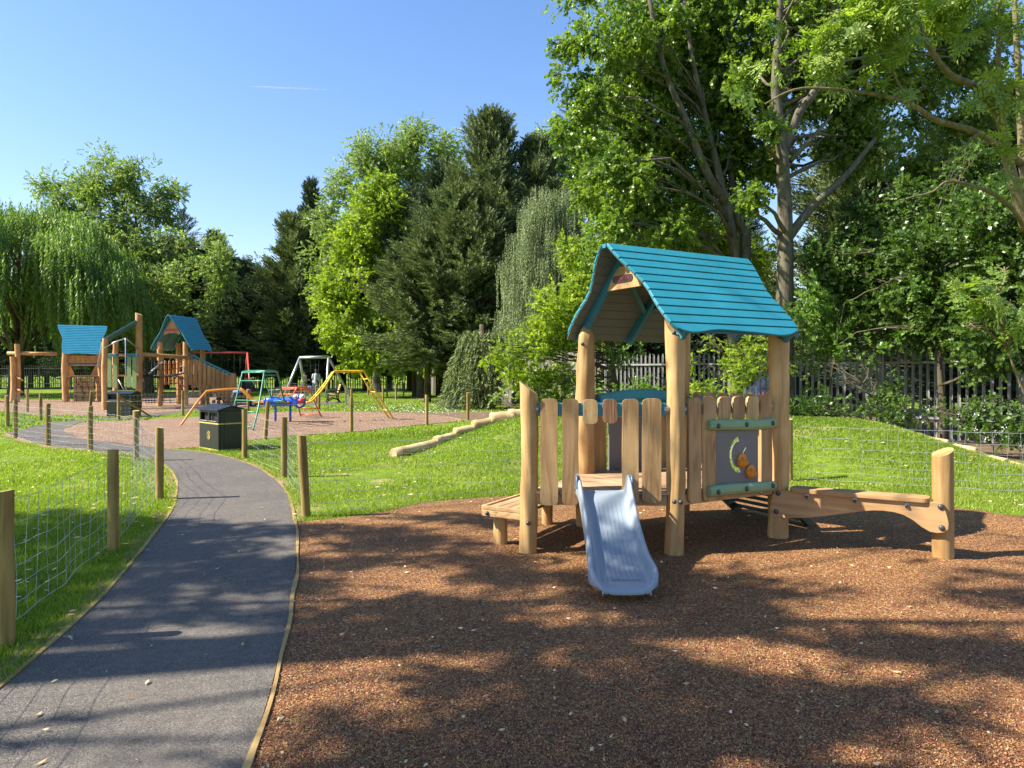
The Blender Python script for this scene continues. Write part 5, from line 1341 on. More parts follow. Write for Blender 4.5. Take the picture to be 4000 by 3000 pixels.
# ---------------------------------------------------------------- caterpillar climber
cat = empty('caterpillar_climber', (-7.2, 22.2, 0), 'blue caterpillar climber with coloured ladder arms on the far brown surface', 'climbing frame')
zc = .65; d0 = 22.3; xa = gx(1036, d0); xb = gx(1160, d0)
bd = MB(); k = 14
bd.tube([(xa + (xb - xa) * t, d0, zc + .01 * math.sin(9 * t)) for t in np.linspace(0, 1, k)], [.06, .135] + [.145] * (k - 2), 18); bd.ball((xa + .02, d0, zc), .137, 16, 8, (.6, 1, 1)); bd.build('body', M['bluefig'], cat)
hx = gx(1172, d0); hc = Vector((hx, d0 - .05, zc)); hb = MB(); hb.ball(hc, .215, 22, 14); head = hb.build('head', M['bluefig'], cat)
for dx, dz in ((-.085, .15), (.125, .155)):
    e = MB(); e.ball(hc + Vector((dx, -.13, dz)), .085, 14, 10); ey = e.build('eye', M['white'], head); MB().ball(hc + Vector((dx + .045, -.198, dz - .005)), .022, 8, 6).build('pupil', M['black'], ey)
MB().tube([hc + Vector((.06, -.15, .02)), hc + Vector((.13, -.27, .025)), hc + Vector((.15, -.31, .03))], [.085, .075, .04], 14).build('nose', M['rednose'], head)
MB().prism(hc + Vector((.08, -.205, -.10)), (1, .35, 0), (0, .3, 1), [(-.09, .03), (.09, .05), (.07, -.01), (.0, -.06), (-.06, -.03)], .02).build('mouth', M['white'], head)
for px in (1076, 1134): MB().tube([(gx(px, d0), d0, -.03), (gx(px, d0), d0, .55)], .038, 10).build('leg', M['bluefig'], cat)
def ladder(rails, nrung, r, mat, name, rr=None, skip=()):
    """two rail paths of equal length with rungs between"""
    A = smooth_line(rails[0], 5); B = smooth_line(rails[1], 5) if len(rails) > 1 else None; mb = MB(); mb.tube(A, r, 8)
    if B:
        mb.tube(B, r, 8)
        for i in range(nrung):
            t = (i + .5) / nrung
            if i in skip: continue
            k = int(t * (len(A) - 1)); mb.tube([A[k], B[k]], rr or r * .8, 6)
    mb.build(name, M[mat], cat)
def wp(px, py, d): return W(px, py, d)
# green: wide trapezoid ladder in front
ladder([[(*G(987, 1683), 0), wp(1010, 1590, 19.6), wp(1030, 1470, 20.1), wp(1036, 1451, 20.2), wp(1060, 1449, 20.6), wp(1079, 1452, 21), wp(1086, 1465, 21.2), wp(1108, 1556, 21.8), wp(1120, 1571, 22)],
        [(*G(880, 1662), 0), wp(915, 1585, 21.0), wp(944, 1470, 21.4), wp(951, 1452, 21.5), wp(985, 1448, 21.7), wp(1022, 1450, 22), wp(1030, 1465, 22.2), wp(1062, 1560, 22.2), wp(1072, 1571, 22.2)]], 15, .026, 'greensteel', 'green_ladder', .02, skip=(7,))
ladder([[(*G(704, 1664), 0), wp(760, 1585, 21.2), wp(800, 1536, 21.6), wp(812, 1529, 21.7), wp(870, 1523, 22), wp(925, 1521, 22.3), wp(940, 1523, 22.3), wp(965, 1545, 22.3), wp(985, 1565, 22.3), wp(1000, 1572, 22.3), wp(1060, 1571, 22.3), wp(1130, 1571, 22.1)],
        [(*G(709, 1659), 0), wp(763, 1582, 21.4), wp(803, 1533, 21.8), wp(815, 1526, 21.9), wp(873, 1520, 22.2), wp(928, 1518, 22.5), wp(945, 1520, 22.5), wp(970, 1541, 22.5), wp(990, 1561, 22.5), wp(1005, 1567, 22.5), wp(1060, 1567, 22.5), wp(1130, 1567, 22.3)]], 1, .028, 'orange', 'orange_arm')
ladder([[wp(1190, 1568, 22.3), wp(1215, 1560, 22.4), wp(1260, 1508, 22.8), wp(1292, 1463, 23.0), wp(1303, 1454, 23.1), wp(1350, 1453, 23.3), wp(1395, 1452, 23.4), wp(1408, 1459, 23.4), wp(1450, 1530, 23.4), (*G(1521, 1635), 0)],
        [wp(1196, 1573, 21.9), wp(1222, 1563, 22.0), wp(1268, 1510, 22.3), wp(1300, 1459, 22.6), wp(1312, 1450, 22.7), wp(1358, 1449, 22.9), wp(1410, 1449, 23.0), wp(1424, 1456, 23.1), wp(1470, 1532, 23.1), (*G(1539, 1640), 0)]], 15, .028, 'yellow', 'yellow_ladder', .022, skip=(6, 7, 8))
ladder([[wp(1090, 1549, 24.4), wp(1102, 1524, 24.4), wp(1106, 1516, 24.4), wp(1130, 1514, 24.4), wp(1150, 1516, 24.4), wp(1152, 1522, 24.4), wp(1160, 1560, 24.6), wp(1168, 1600, 24.8), (*G(1176, 1628), 0)],
        [wp(1140, 1550, 23.6), wp(1156, 1522, 23.6), wp(1160, 1515, 23.7), wp(1180, 1513, 24.0), wp(1203, 1515, 24.2), wp(1210, 1524, 24.3), wp(1226, 1562, 24.6), wp(1244, 1604, 24.8), (*G(1257, 1628), 0)]], 10, .026, 'red_orange', 'red_ladder', .02)

# ---------------------------------------------------------------- swing frames
sw = empty('swing_frame', (-11.5, 43.5, 0), 'silver metal swing frame behind the climber, right of the red one', 'swing', 'swing frames')
def tubes(root, name, mat, r, *paths):
    for p in paths: MB().tube([Vector(q) for q in p], r, 9).build(name, M[mat], root)
A = wp(1171, 1397, 42.5); B = wp(1283, 1394, 42.5)
tubes(sw, 'leg', 'steel', .07, (A, (*G(1107, 1556), 0)), (A, wp(1194, 1547, 44.6)), (B, (*G(1274, 1556), 0)), (B, wp(1367, 1548, 44.6)))
tubes(sw, 'top_bar', 'steel', .085, (A, B))
for px in (1200, 1232): tubes(sw, 'chain', 'rope', .012, (wp(px, 1400, 42.5), wp(px + 2, 1515, 42.5)), (wp(px + 14, 1400, 42.5), wp(px + 10, 1515, 42.5)))
for px in (1207, 1238): MB().box(wp(px, 1517, 42.5), (.4, .25, .12)).build('seat', M['rope'], sw, bevel=.03)
rsw = empty('swing_frame', (-18, 46.5, 0), 'red metal swing frame half hidden behind the gabled play tower', 'swing', 'swing frames')
A = wp(745, 1378, 46.5); B = wp(966, 1378, 46.5)
tubes(rsw, 'leg', 'red', .055, (B, wp(953, 1541, 47.8)), (B, (*G(980, 1550), 0)), (A, wp(722, 1541, 47.8)), (A, (*G(756, 1550), 0)), (wp(740, 1378, 46.5), (*G(700, 1550), 0)))
tubes(rsw, 'top_bar', 'red', .065, (A, B))
for px in (800, 826, 866, 891, 915, 938): tubes(rsw, 'chain', 'rope', .014, (wp(px, 1380, 46.5), wp(px, 1510, 46.5)))
for px in (813, 878, 927): MB().box(wp(px, 1512, 46.5), (.48, .2, .05)).build('seat', M['rope'], rsw)

# ---------------------------------------------------------------- bench
bn = empty('park_bench', (*G(1302, 1573), 0), 'black cast iron park bench with pale wooden slats on the far lawn', 'bench')
o = Vector((*G(1302, 1573), 0)); fw = Vector((-.95, -.30, 0)).normalized(); sd = Vector((.30, -.95, 0)).normalized()
sd = -sd
for k, s in enumerate((-.62, 0.62)):
    c = o + sd * s
    tubes(bn, 'cast_iron_end', 'rope', .03, tuple(c + fw * a + Z * b for a, b in ((.36, 0), (.28, .22), (.26, .44), (.30, .62), (.1, .64), (-.18, .66))), ) if False else None
    m = MB()
    for path in ([(.34, 0), (.26, .2), (.28, .42)], [(-.34, 0), (-.22, .2), (-.2, .42), (-.28, .68), (-.36, .95)], [(.28, .42), (.1, .40), (-.2, .42)], [(.28, .42), (.33, .60), (.15, .66), (-.1, .62), (-.25, .64)], [(.29, .12), (0, .24), (-.28, .12)]):
        m.tube([c + fw * a + Z * b for a, b in path], .03, 6)
    m.build('cast_iron_end', M['rope'], bn)
for i in range(5): a = o + fw * (.24 - .11 * i) + Z * (.445 - .012 * i); MB().beam(a - sd * .64, a + sd * .64, .085, .028).build('seat_slat', M['plank_pale'], bn)
for i in range(4): a = o + fw * (-.24 - .035 * i) + Z * (.56 + .11 * i); MB().beam(a - sd * .64, a + sd * .64, .085, .028, (fw + Z * .3).normalized()).build('back_slat', M['plank_pale'], bn)

# ---------------------------------------------------------------- pushchairs
def pushchair(base, face, label, hood, s=1.0):
    r = empty('pushchair', base, label, 'pushchair', 'pushchairs'); o = Vector(base); f = Vector(face).normalized(); sdv = Vector((-f.y, f.x, 0)); T = lambda a, b, c: o + f * a * s + sdv * b * s + Z * c * s
    for a in (-.32, .38):
        for b in (-.26, .26):
            w = MB(); rr = .14 if a < 0 else .11; w.tube([T(a, b - .025, rr), T(a, b + .025, rr)], rr * s, 16); w.build('wheel', M['rope'], r); MB().tube([T(a, b - .03, rr), T(a, b + .03, rr)], rr * .5 * s, 10).build('wheel_hub', M['steel'], r)
    fr = MB()
    for b in (-.25, .25): fr.tube([T(.38, b, .14), T(-.05, b, .55), T(-.45, b, 1.02)], .016 * s, 6); fr.tube([T(-.32, b, .16), T(.05, b, .60), T(.25, b, .75)], .016 * s, 6)
    fr.tube([T(-.45, -.25, 1.02), T(-.45, .25, 1.02)], .02 * s, 6); fr.build('chassis', M['rope'], r)
    st = MB(); K = []
    for a, z in ((.45, .38), (.40, .48), (.15, .48), (-.12, .55), (-.25, .92)): K.append([T(a, -.22, z), T(a, .22, z), T(a, .22, z + .07), T(a, -.22, z + .07)])
    st.add([p for q in K for p in q], [tuple(i * 4 + j for j in (0, 1, 2, 3)) for i in (0, 4)] + [(i * 4 + j, i * 4 + (j + 1) % 4, (i + 1) * 4 + (j + 1) % 4, (i + 1) * 4 + j) for i in range(4) for j in range(4)]); st.build('seat', M[hood], r, bevel=.01)
    h = MB(); vs = []; N = 9; Kk = 6
    for i in range(Kk + 1):
        ph = R(200) - R(115) * i / Kk
        for j in range(N):
            th = math.pi * j / (N - 1); vs.append(T(-.05 + .36 * math.cos(ph), -.25 * math.cos(th), .72 + .36 * math.sin(ph) * math.sin(th) * (1 if math.sin(ph) > 0 else .3) + .06 * math.sin(th)))
    h.add(vs, [(i * N + j, i * N + j + 1, (i + 1) * N + j + 1, (i + 1) * N + j) for i in range(Kk) for j in range(N - 1)], True); h.build('hood', M[hood], r)
    b = MB(); b.box(T(.02, 0, .28), (.5 * s, .42 * s, .18 * s)); b.build('basket', M['rope'], r, bevel=.03)
    b = MB(); b.ball(T(.2, 0, .60), .2 * s, 10, 7, (1.2, 1.0, .5)); b.build('blanket', M['check'], r)
pushchair((*G(952, 1589), 0), (-.85, -.5, 0), 'black pushchair with open hood and blue patterned blanket behind the green ladder', 'rope', 1.12)
pushchair((*G(868, 1576), 0), (-.6, -.8, 0), 'black pushchair mostly hidden behind the end post of the boarded stair', 'navy', .85)
pushchair((*G(1220, 1547), 0), (-1, -.1, 0), 'pushchair beside the two adults under the silver swing frame', 'shirt', .9)

# ---------------------------------------------------------------- people
def person(base, h, face, label, shirt, trousers, pose='stand', hair_len=.0, arms=((.25, .2), (.3, .9))):
    """one continuous skinned body, with hair and clothes as its parts"""
    r = empty('person', base, label, 'person'); f = Vector(face).normalized(); s = Vector((-f.y, f.x, 0)); k = h / 1.7
    T = lambda a, b, c: Vector(base) * 0 + f * a * k + s * b * k + Z * c * k
    J = {'pel': (0, 0, .93), 'chest': (.0, 0, 1.25), 'neck': (.01, 0, 1.43), 'head': (.03, 0, 1.56), 'crown': (.02, 0, 1.66)}
    E = [('pel', 'chest'), ('chest', 'neck'), ('neck', 'head'), ('head', 'crown')]; Rr = {'pel': .13, 'chest': .135, 'neck': .055, 'head': .088, 'crown': .06}
    sit = pose == 'sit'
    for i, b in enumerate((-1, 1)):
        n = 'lr'[i]
        J['hip' + n] = (0, .09 * b, .90); J['kn' + n] = (.42, .10 * b, .88) if sit else (.03 + .05 * b, .10 * b, .50); J['an' + n] = (.44, .10 * b, .48) if sit else (.0 + .06 * b, .10 * b, .08); J['to' + n] = (.58, .10 * b, .42) if sit else (.15 + .06 * b, .11 * b, .04)
        fw1, fw2 = arms[i]
        J['sh' + n] = (0, .18 * b, 1.38); J['el' + n] = (.10 * fw1 * 2, .23 * b, 1.12); J['wr' + n] = (.10 * fw1 * 2 + .24 * fw2, .20 * b, .90 + .2 * fw2); J['ha' + n] = (.10 * fw1 * 2 + .24 * fw2 + .05, .19 * b, .84 + .24 * fw2)
        E += [('pel', 'hip' + n), ('hip' + n, 'kn' + n), ('kn' + n, 'an' + n), ('an' + n, 'to' + n), ('chest', 'sh' + n), ('sh' + n, 'el' + n), ('el' + n, 'wr' + n), ('wr' + n, 'ha' + n)]
        Rr.update({'hip' + n: .09, 'kn' + n: .058, 'an' + n: .042, 'to' + n: .035, 'sh' + n: .058, 'el' + n: .042, 'wr' + n: .028, 'ha' + n: .034})
        for q in range(5):
            nm = 'f%d' % q + n; hx_, hy_, hz_ = J['ha' + n]; J[nm] = (hx_ + .03 + .005 * q, hy_ + (-.03 + .014 * q), hz_ - .05 - (.01 if 0 < q < 4 else 0)); E.append(('ha' + n, nm)); Rr[nm] = .009
    names = list(J); me = bpy.data.meshes.new('body'); me.from_pydata([T(*J[n]) for n in names], [(names.index(a), names.index(b)) for a, b in E], []); me.materials.append(M['skin'])
    o = link_mesh('body', me, r); md = o.modifiers.new('skin', 'SKIN'); 
    for v in range(len(names)):
        q = me.skin_vertices[0].data[v]; rr = Rr[names[v]] * k; q.radius = (rr, rr); q.use_root = names[v] == 'pel'
    md2 = o.modifiers.new('sub', 'SUBSURF'); md2.levels = 2; md2.render_levels = 2
    for p_ in me.polygons: p_.use_smooth = True
    md.use_smooth_shade = True
    up = MB(); up.tube([T(0, 0, .84), T(0, 0, .98), T(0, 0, 1.2), T(0, 0, 1.36), T(.01, 0, 1.43)], [.145 * k, .14 * k, .152 * k, .145 * k, .07 * k], 14)
    for n in 'lr': up.tube([T(*[a * .92 for a in J['sh' + n][:2]], J['sh' + n][2]), T(*J['el' + n]), T(*J['wr' + n])], [.072 * k, .055 * k, .042 * k], 9)
    up.build('top', M[shirt], r, org=(0, 0, 0)) if False else None
    me2 = up.mesh('top', M[shirt], (0, 0, 0)); link_mesh('top', me2, r)
    dn = MB(); dn.tube([T(0, 0, .80), T(0, 0, .90), T(0, 0, 1.0)], [.13 * k, .152 * k, .142 * k], 14)
    for n in 'lr': dn.tube([T(*J['hip' + n]), T(*J['kn' + n]), T(*J['an' + n])], [.10 * k, .075 * k, .062 * k], 9)
    link_mesh('trousers', dn.mesh('trousers', M[trousers], (0, 0, 0)), r)
    sh = MB()
    for n in 'lr': sh.tube([T(*J['an' + n]), T(J['to' + n][0] - .03, J['to' + n][1], J['to' + n][2]), T(*J['to' + n])], [.05 * k, .05 * k, .035 * k], 8)
    link_mesh('shoes', sh.mesh('shoes', M['rope'], (0, 0, 0)), r)
    hr = MB(); hr.ball(T(-.015, 0, 1.615), .098 * k, 12, 9, (1, 1, 1.02))
    if hair_len: hr.tube([T(-.07, 0, 1.62), T(-.10, 0, 1.5), T(-.09, 0, 1.5 - hair_len)], [.07 * k, .06 * k, .03 * k], 8)
    link_mesh('hair', hr.mesh('hair', M['hair'], (0, 0, 0)), r)
    return r
person((*G(1187, 1548), 0), 1.60, (.95, -.2, 0), 'person in a pale pink hooded top with dark hair, hand held out by the swing', 'pink', 'navy', hair_len=.0, arms=((.2, .3), (.3, 1.1)))
person((*G(1235, 1546), 0), 1.74, (-.25, .95, 0), 'person in a light grey long sleeved top seen from behind at the swing', 'shirt', 'navy', hair_len=.06, arms=((.1, .1), (.25, .6)))
person((-15.38, 32.98, 1.02), .95, (.9, -.1, 0), 'small child in navy sitting on the deck of the gabled play tower', 'navy', 'shirt', 'sit')
# ---------------------------------------------------------------- trees, scrub and hedges
# two tall poplars behind the playhouse
def deeper(items, k): return [(a, b, r * (1 + k / d), d + k) for a, b, r, d in items]
popA = px_lobes(deeper([(3150, 60, 250, 17), (3350, 250, 190, 17.5), (2990, 330, 190, 16.5), (2960, 60, 190, 16.5), (3270, 440, 140, 17.2), (3420, 540, 120, 17.5), (2960, 560, 140, 17), (3100, -350, 320, 17.5), (3480, 20, 200, 18), (3420, -250, 250, 18), (3600, 380, 130, 18.5), (3720, 250, 130, 19), (3560, 620, 90, 18.5), (3800, 480, 130, 19), (3650, 60, 150, 18.5), (3850, 120, 150, 19), (3320, 330, 150, 17.5), (3130, 220, 140, 16.8), (3320, 640, 60, 17), (3230, 560, 50, 17)], 1.6) + [(2920, 770, 70, 16.2), (3010, 480, 60, 16), (2880, 300, 70, 16)], 101, 4, subr=.62, core=1.0)
make_tree('poplar_tree', 'tall poplar with one thick straight trunk rising right of the blue playhouse roof', 'tree', (6.55, 17.0, 0), popA, M['lf_poplar'], M['bark'], TBs, 42, 0.20, 1, .27,
          trunk_path=[(6.55, 17, -.1), (6.52, 17, 2.5), tuple(W(3068, 930, 17)), tuple(W(3055, 600, 17)), tuple(W(3030, 340, 17)), tuple(W(3045, 60, 17)), tuple(W(3060, -350, 17))], gap_thr=-.15, gap_freq=3.2, shell=.95, droop=.55, frac=.22,
          extra_limbs=[([tuple(W(3078, 930, 17)), tuple(W(3180, 800, 17)), tuple(W(3300, 690, 17.2)), tuple(W(3420, 540, 17.3))], .12, .05), ([tuple(W(3060, 580, 17)), tuple(W(3120, 440, 17)), tuple(W(3190, 340, 17)), tuple(W(3240, 150, 17.2)), tuple(W(3260, -200, 17.5))], .13, .06), ([tuple(W(3085, 630, 17)), tuple(W(3170, 540, 17)), tuple(W(3250, 450, 17.2))], .07, .03)])
popB = px_lobes(deeper([(2560, 120, 230, 17.5), (2700, 350, 200, 18), (2430, 420, 190, 17), (2600, 620, 190, 17), (2400, 760, 160, 16.5), (2800, 700, 150, 17.5), (2800, 80, 210, 18.5), (2560, 880, 150, 16.5), (2520, -250, 300, 18), (2850, -260, 260, 18.5), (2450, 250, 170, 17), (2650, 200, 180, 17.5), (2850, 480, 140, 17.8), (2500, 560, 170, 16.8)], 1.8) + [(2330, 180, 120, 17), (2280, 560, 110, 16.8), (2240, 330, 70, 17), (2250, -60, 120, 17.5), (2180, 180, 25, 17), (2330, 980, 70, 16), (2340, 380, 100, 16.8), (2470, 700, 90, 16), (2420, 880, 80, 16), (2640, 900, 70, 16), (2480, 120, 80, 16.5), (2360, 640, 80, 16.2), (2190, 420, 25, 17), (2620, 60, 60, 16.5)], 102, 4, subr=.62, core=1.0)
make_tree('poplar_tree', 'tall poplar with leaning twin trunks above the ridge of the blue roof', 'tree', (5.75, 18.2, 0), popB, M['lf_poplar'], M['bark'], TBs, 44, 0.195, 2, .21,
          trunk_path=[(5.75, 18.2, -.1), (5.7, 18.2, 2.5), tuple(W(2870, 1000, 18.2)), tuple(W(2835, 800, 18)), tuple(W(2760, 480, 18)), tuple(W(2700, 200, 18)), tuple(W(2660, -150, 18))], gap_thr=-.3, gap_freq=3.2, shell=.95, droop=.55, frac=.22,
          extra_limbs=[([(5.75, 18.25, 1.0), tuple(W(2912, 1000, 18.3)), tuple(W(2890, 880, 18.3)), tuple(W(2770, 690, 17.6)), tuple(W(2680, 470, 17.5)), tuple(W(2590, 250, 17.5)), tuple(W(2520, -100, 17.5))], .16, .05), ([tuple(W(2860, 960, 18.3)), tuple(W(2860, 700, 18.5)), tuple(W(2815, 300, 18.8))], .09, .04)])
# ash tree at the right edge
ash = px_lobes([(3870, 60, 170, 10.5), (3650, 110, 130, 10), (3430, 60, 110, 9.8), (3250, 200, 110, 9.8), (3060, 250, 100, 9.8), (2960, 330, 60, 9.8), (3560, 280, 90, 9.8), (3760, 250, 110, 10), (3950, 330, 80, 10.2), (3950, 560, 70, 10), (2990, 80, 60, 10), (3400, 330, 60, 10), (3780, -150, 200, 10.5), (3350, -140, 150, 10), (3980, 800, 60, 9.6), (3990, 680, 60, 10), (3900, 560, 50, 9.5), (3500, 160, 110, 9.9), (3360, 60, 120, 9.8), (3150, 120, 90, 9.7), (3640, 330, 80, 10), (3860, 380, 80, 10.3), (3300, 330, 60, 9.8), (3700, 30, 130, 10.2), (3080, 60, 70, 9.8)], 103, 4, subr=.5, flat=.75)
make_tree('ash_tree', 'ash tree at the right edge with lichen covered limbs reaching left across the sky', 'tree', (9.0, 11.0, 0), ash, M['lf_ash'], M['bark_ash'], TP, 15, 0.36, 3, .13,
          trunk_path=[(9.0, 11, -.1), (8.8, 11, 2.0), tuple(W(4060, 950, 11)), tuple(W(4005, 700, 11)), tuple(W(3985, 400, 11)), tuple(W(3965, 50, 11)), tuple(W(3950, -300, 11))], limbs=False, gap_thr=-.25, gap_freq=1.6, shell=.95, droop=.25, up=1.0,
          extra_limbs=[([tuple(W(4010, 900, 11)), tuple(W(3930, 600, 10.8)), tuple(W(3905, 460, 10.6)), tuple(W(3815, 345, 10.4)), tuple(W(3700, 280, 10.2)), tuple(W(3600, 120, 10)), tuple(W(3560, -80, 10))], .085, .02),
                       ([tuple(W(3990, 640, 11)), tuple(W(3829, 524, 10.5)), tuple(W(3663, 471, 10.2)), tuple(W(3550, 404, 10)), tuple(W(3398, 365, 9.9)), tuple(W(3133, 345, 9.8)), tuple(W(2990, 405, 9.7))], .055, .010),
                       ([tuple(W(3995, 880, 11)), tuple(W(3948, 809, 10.4)), tuple(W(3849, 743, 10)), tuple(W(3709, 709, 9.8)), tuple(W(3640, 750, 9.7)), tuple(W(3540, 775, 9.6))], .035, .008),
                       ([tuple(W(3905, 470, 10.6)), tuple(W(3900, 240, 10.6)), tuple(W(3900, 0, 10.6))], .045, .025), ([tuple(W(3550, 404, 10)), tuple(W(3470, 250, 9.9)), tuple(W(3390, 100, 9.8))], .02, .008), ([tuple(W(3820, 520, 10.4)), tuple(W(3740, 600, 10)), tuple(W(3690, 650, 9.8))], .02, .006)])
ash2 = px_lobes([(3850, 1130, 110, 8.8), (3960, 1000, 90, 9), (3760, 1270, 50, 8.6), (3980, 1200, 90, 9), (3800, 1050, 60, 9), (3700, 1190, 35, 8.8)], 104, 3, subr=.5, flat=.7)
make_tree('ash_sapling', 'young ash with long pale leaflets hanging in front of the scrub at the right edge', 'tree', (7.2, 9.5, 0.0), ash2, M['lf_ash'], M['bark_ash'], TP, 17, 0.36, 4, .035, limbs=True, gap_thr=-.5, gap_freq=1.8, shell=.9, up=1.0)
# scrub and hedge over the right fence
sc1 = px_lobes([(3300, 1180, 150, 16.8), (3480, 1080, 170, 16.2), (3660, 1010, 170, 15.6), (3830, 930, 190, 14.8), (3400, 900, 120, 17.5), (3600, 820, 130, 17), (3980, 1120, 170, 14), (3230, 1020, 90, 17), (3330, 1050, 130, 17.5), (3530, 1240, 120, 16), (3700, 1230, 130, 15.4), (3880, 1340, 130, 14.2), (4100, 900, 250, 14.5), (3990, 1500, 100, 13.8), (3800, 700, 120, 16.5)], 105, 5)
make_tree('sycamore_scrub', 'dense dark green scrub hanging over the palisade fence at the right', 'tree', (9.3, 15.4, 0), sc1, M['lf_dark'], M['bark_dark'], TB, 34, 0.27, 5, .10, gap_thr=-.9, gap_freq=1.3, shell=.55)
sc2 = px_lobes([(3200, 1290, 90, 16.5), (3330, 1330, 60, 16.0), (3160, 1180, 80, 16.2), (3430, 1350, 45, 15.6), (3250, 1130, 70, 15.8), (3530, 1130, 60, 14.8), (3560, 1300, 35, 14.6), (3130, 1400, 50, 16.4)], 106, 4)
make_tree('hazel_shrub', 'mid green hazel with broad leaves beside the right end of the playhouse roof', 'shrub', (7.1, 16.4, 0), sc2, M['lf_mid'], M['bark_dark'], TB, 26, 0.26, 6, .05, gap_thr=-.4, gap_freq=1.8, shell=.7)
und = px_lobes([(3150, 1560, 75, 15.5), (3270, 1570, 75, 15.4), (3400, 1590, 70, 15.2), (3530, 1610, 65, 14.9), (3620, 1590, 60, 14.6), (3190, 1480, 40, 15.8), (3440, 1480, 50, 15.2), (3330, 1500, 40, 15.4), (3110, 1600, 40, 15.3), (3460, 1540, 50, 15.6), (3250, 1430, 35, 15.9), (3390, 1420, 40, 15.6), (3560, 1500, 60, 15), (3680, 1450, 70, 14.6)], 107, 4)
make_tree('bramble_bush', 'low dark bramble along the foot of the palisade fence behind the mound', 'shrub', (8.2, 15.3, 0), und, M['lf_dark'], M['bark_dark'], TB, 32, 0.22, 7, .02, gap_thr=-.6, shell=.6)
und2 = px_lobes([(3700, 1660, 85, 13.6), (3820, 1640, 80, 13.2), (3940, 1660, 90, 12.8), (4060, 1640, 100, 12.6), (3600, 1640, 50, 14), (3880, 1560, 50, 13.4)], 108, 5)
make_tree('bramble_bush', 'bramble with white flowers on the bare soil at the far right', 'shrub', (8.9, 13.0, 0), und2, M['lf_dark'], M['bark_dark'], TB, 26, 0.22, 8, .02, gap_thr=-.1, gap_freq=2.2, shell=.8)
def blossoms(name, label, spots, n, s, seed):
    rng = np.random.RandomState(seed); P = []
    for px, py, r, d in spots:
        for k in range(n):
            c = np.array(W(px + rng.normal(0, r), py + rng.normal(0, r * .6), d + rng.normal(-.2, .15))); 
            for q in range(7): P.append(c + rng.normal(0, .025, 3))
    P = np.array(P); m = len(P); V = np.zeros((m, 4, 3)); a = sphere_dirs(m, rng); b = nrm(np.cross(a, [0, 0.3, 1])); a = nrm(np.cross(a, b))
    for k, (u_, v_) in enumerate(((-1, 0), (0, 1), (1, 0), (0, -1))): V[:, k] = P + (a * u_ + b * v_) * s
    org = P.mean(0); o = link_mesh(name, np_mesh(name, V - org, rng.uniform(0, 1, m), M['petal'])); o.location = org
    return tag(o, label, 'flowers', kind='stuff')
blossoms('cow_parsley', 'white cow parsley heads above the logs at the right of the mound', [(3560, 1640, 30, 13.2), (3600, 1600, 25, 13.4), (3450, 1668, 25, 13.9), (3640, 1590, 18, 13.2), (3760, 1620, 40, 12.6), (3900, 1620, 50, 12.3), (3840, 1680, 40, 12.4)], 2, .011, 3)
# bright shrubs in front of the fence, seen past the playhouse
br1 = px_lobes([(2900, 1440, 95, 15.5), (2800, 1400, 75, 15.8), (2990, 1520, 80, 15.2), (2740, 1530, 70, 15.8), (3040, 1400, 60, 15.6), (2960, 1340, 45, 15.8), (2860, 1560, 80, 15.3), (2700, 1430, 30, 15.8), (2770, 1330, 25, 15.8)], 109, 5)
make_tree('hawthorn_bush', 'bright yellow green bush behind the playhouse pickets', 'shrub', (5.1, 15.6, .5), br1, M['lf_bright'], M['bark_dark'], TB, 42, 0.155, 9, .03, gap_thr=-.55, gap_freq=2, shell=.6)
br2 = px_lobes([(2430, 1400, 50, 19.5), (2480, 1480, 60, 19), (2390, 1520, 55, 19), (2330, 1560, 60, 18.8), (2540, 1560, 60, 19), (2620, 1590, 50, 18.6), (2450, 1580, 60, 18.6), (2500, 1350, 25, 19.6)], 110, 4)
make_tree('elder_shrub', 'thin green shrub in front of the palisade between the playhouse posts', 'shrub', (3.1, 19.2, 0), br2, M['lf_mid'], M['bark_dark'], TB, 26, 0.22, 10, .03, gap_thr=0.0, gap_freq=2.2, shell=.8)
hb = px_lobes([(2450, 1010, 140, 20), (2300, 1130, 130, 20), (2180, 1230, 120, 19.5), (2080, 1330, 90, 19.5), (2230, 1340, 110, 20), (2620, 930, 130, 20.5), (2780, 900, 110, 21), (1980, 1390, 55, 19), (2060, 1470, 80, 19.8), (2180, 1500, 90, 20), (1905, 1400, 28, 18.6), (2560, 1080, 120, 20.5), (2370, 900, 90, 20.5), (2700, 1010, 110, 21), (2090, 1570, 60, 19.8), (2230, 980, 50, 20), (2330, 1270, 80, 20.5), (2890, 930, 80, 21), (2800, 1100, 110, 21.5), (2980, 1180, 90, 21.5), (2940, 1050, 90, 21.5)], 111, 5)
make_tree('hornbeam_tree', 'bright green spreading tree filling the gap left of and behind the blue roof', 'tree', (2.9, 20.6, 0), hb, M['lf_bright'], M['bark_dark'], TB, 34, 0.26, 11, .13, gap_thr=-.7, gap_freq=1.3, shell=.6)
br3 = px_lobes([(2010, 1590, 40, 19.5), (2110, 1560, 50, 19), (1920, 1560, 25, 20), (1960, 1540, 30, 20), (2190, 1590, 50, 18.8), (2260, 1500, 50, 19.3)], 112, 4)
make_tree('privet_bush', 'light green bush at the fence foot just left of the tall playhouse post', 'shrub', (1.0, 19.3, 0), br3, M['lf_pale'], M['bark_dark'], TB, 26, 0.22, 12, .03, gap_thr=-.3, gap_freq=2.0, shell=.7)
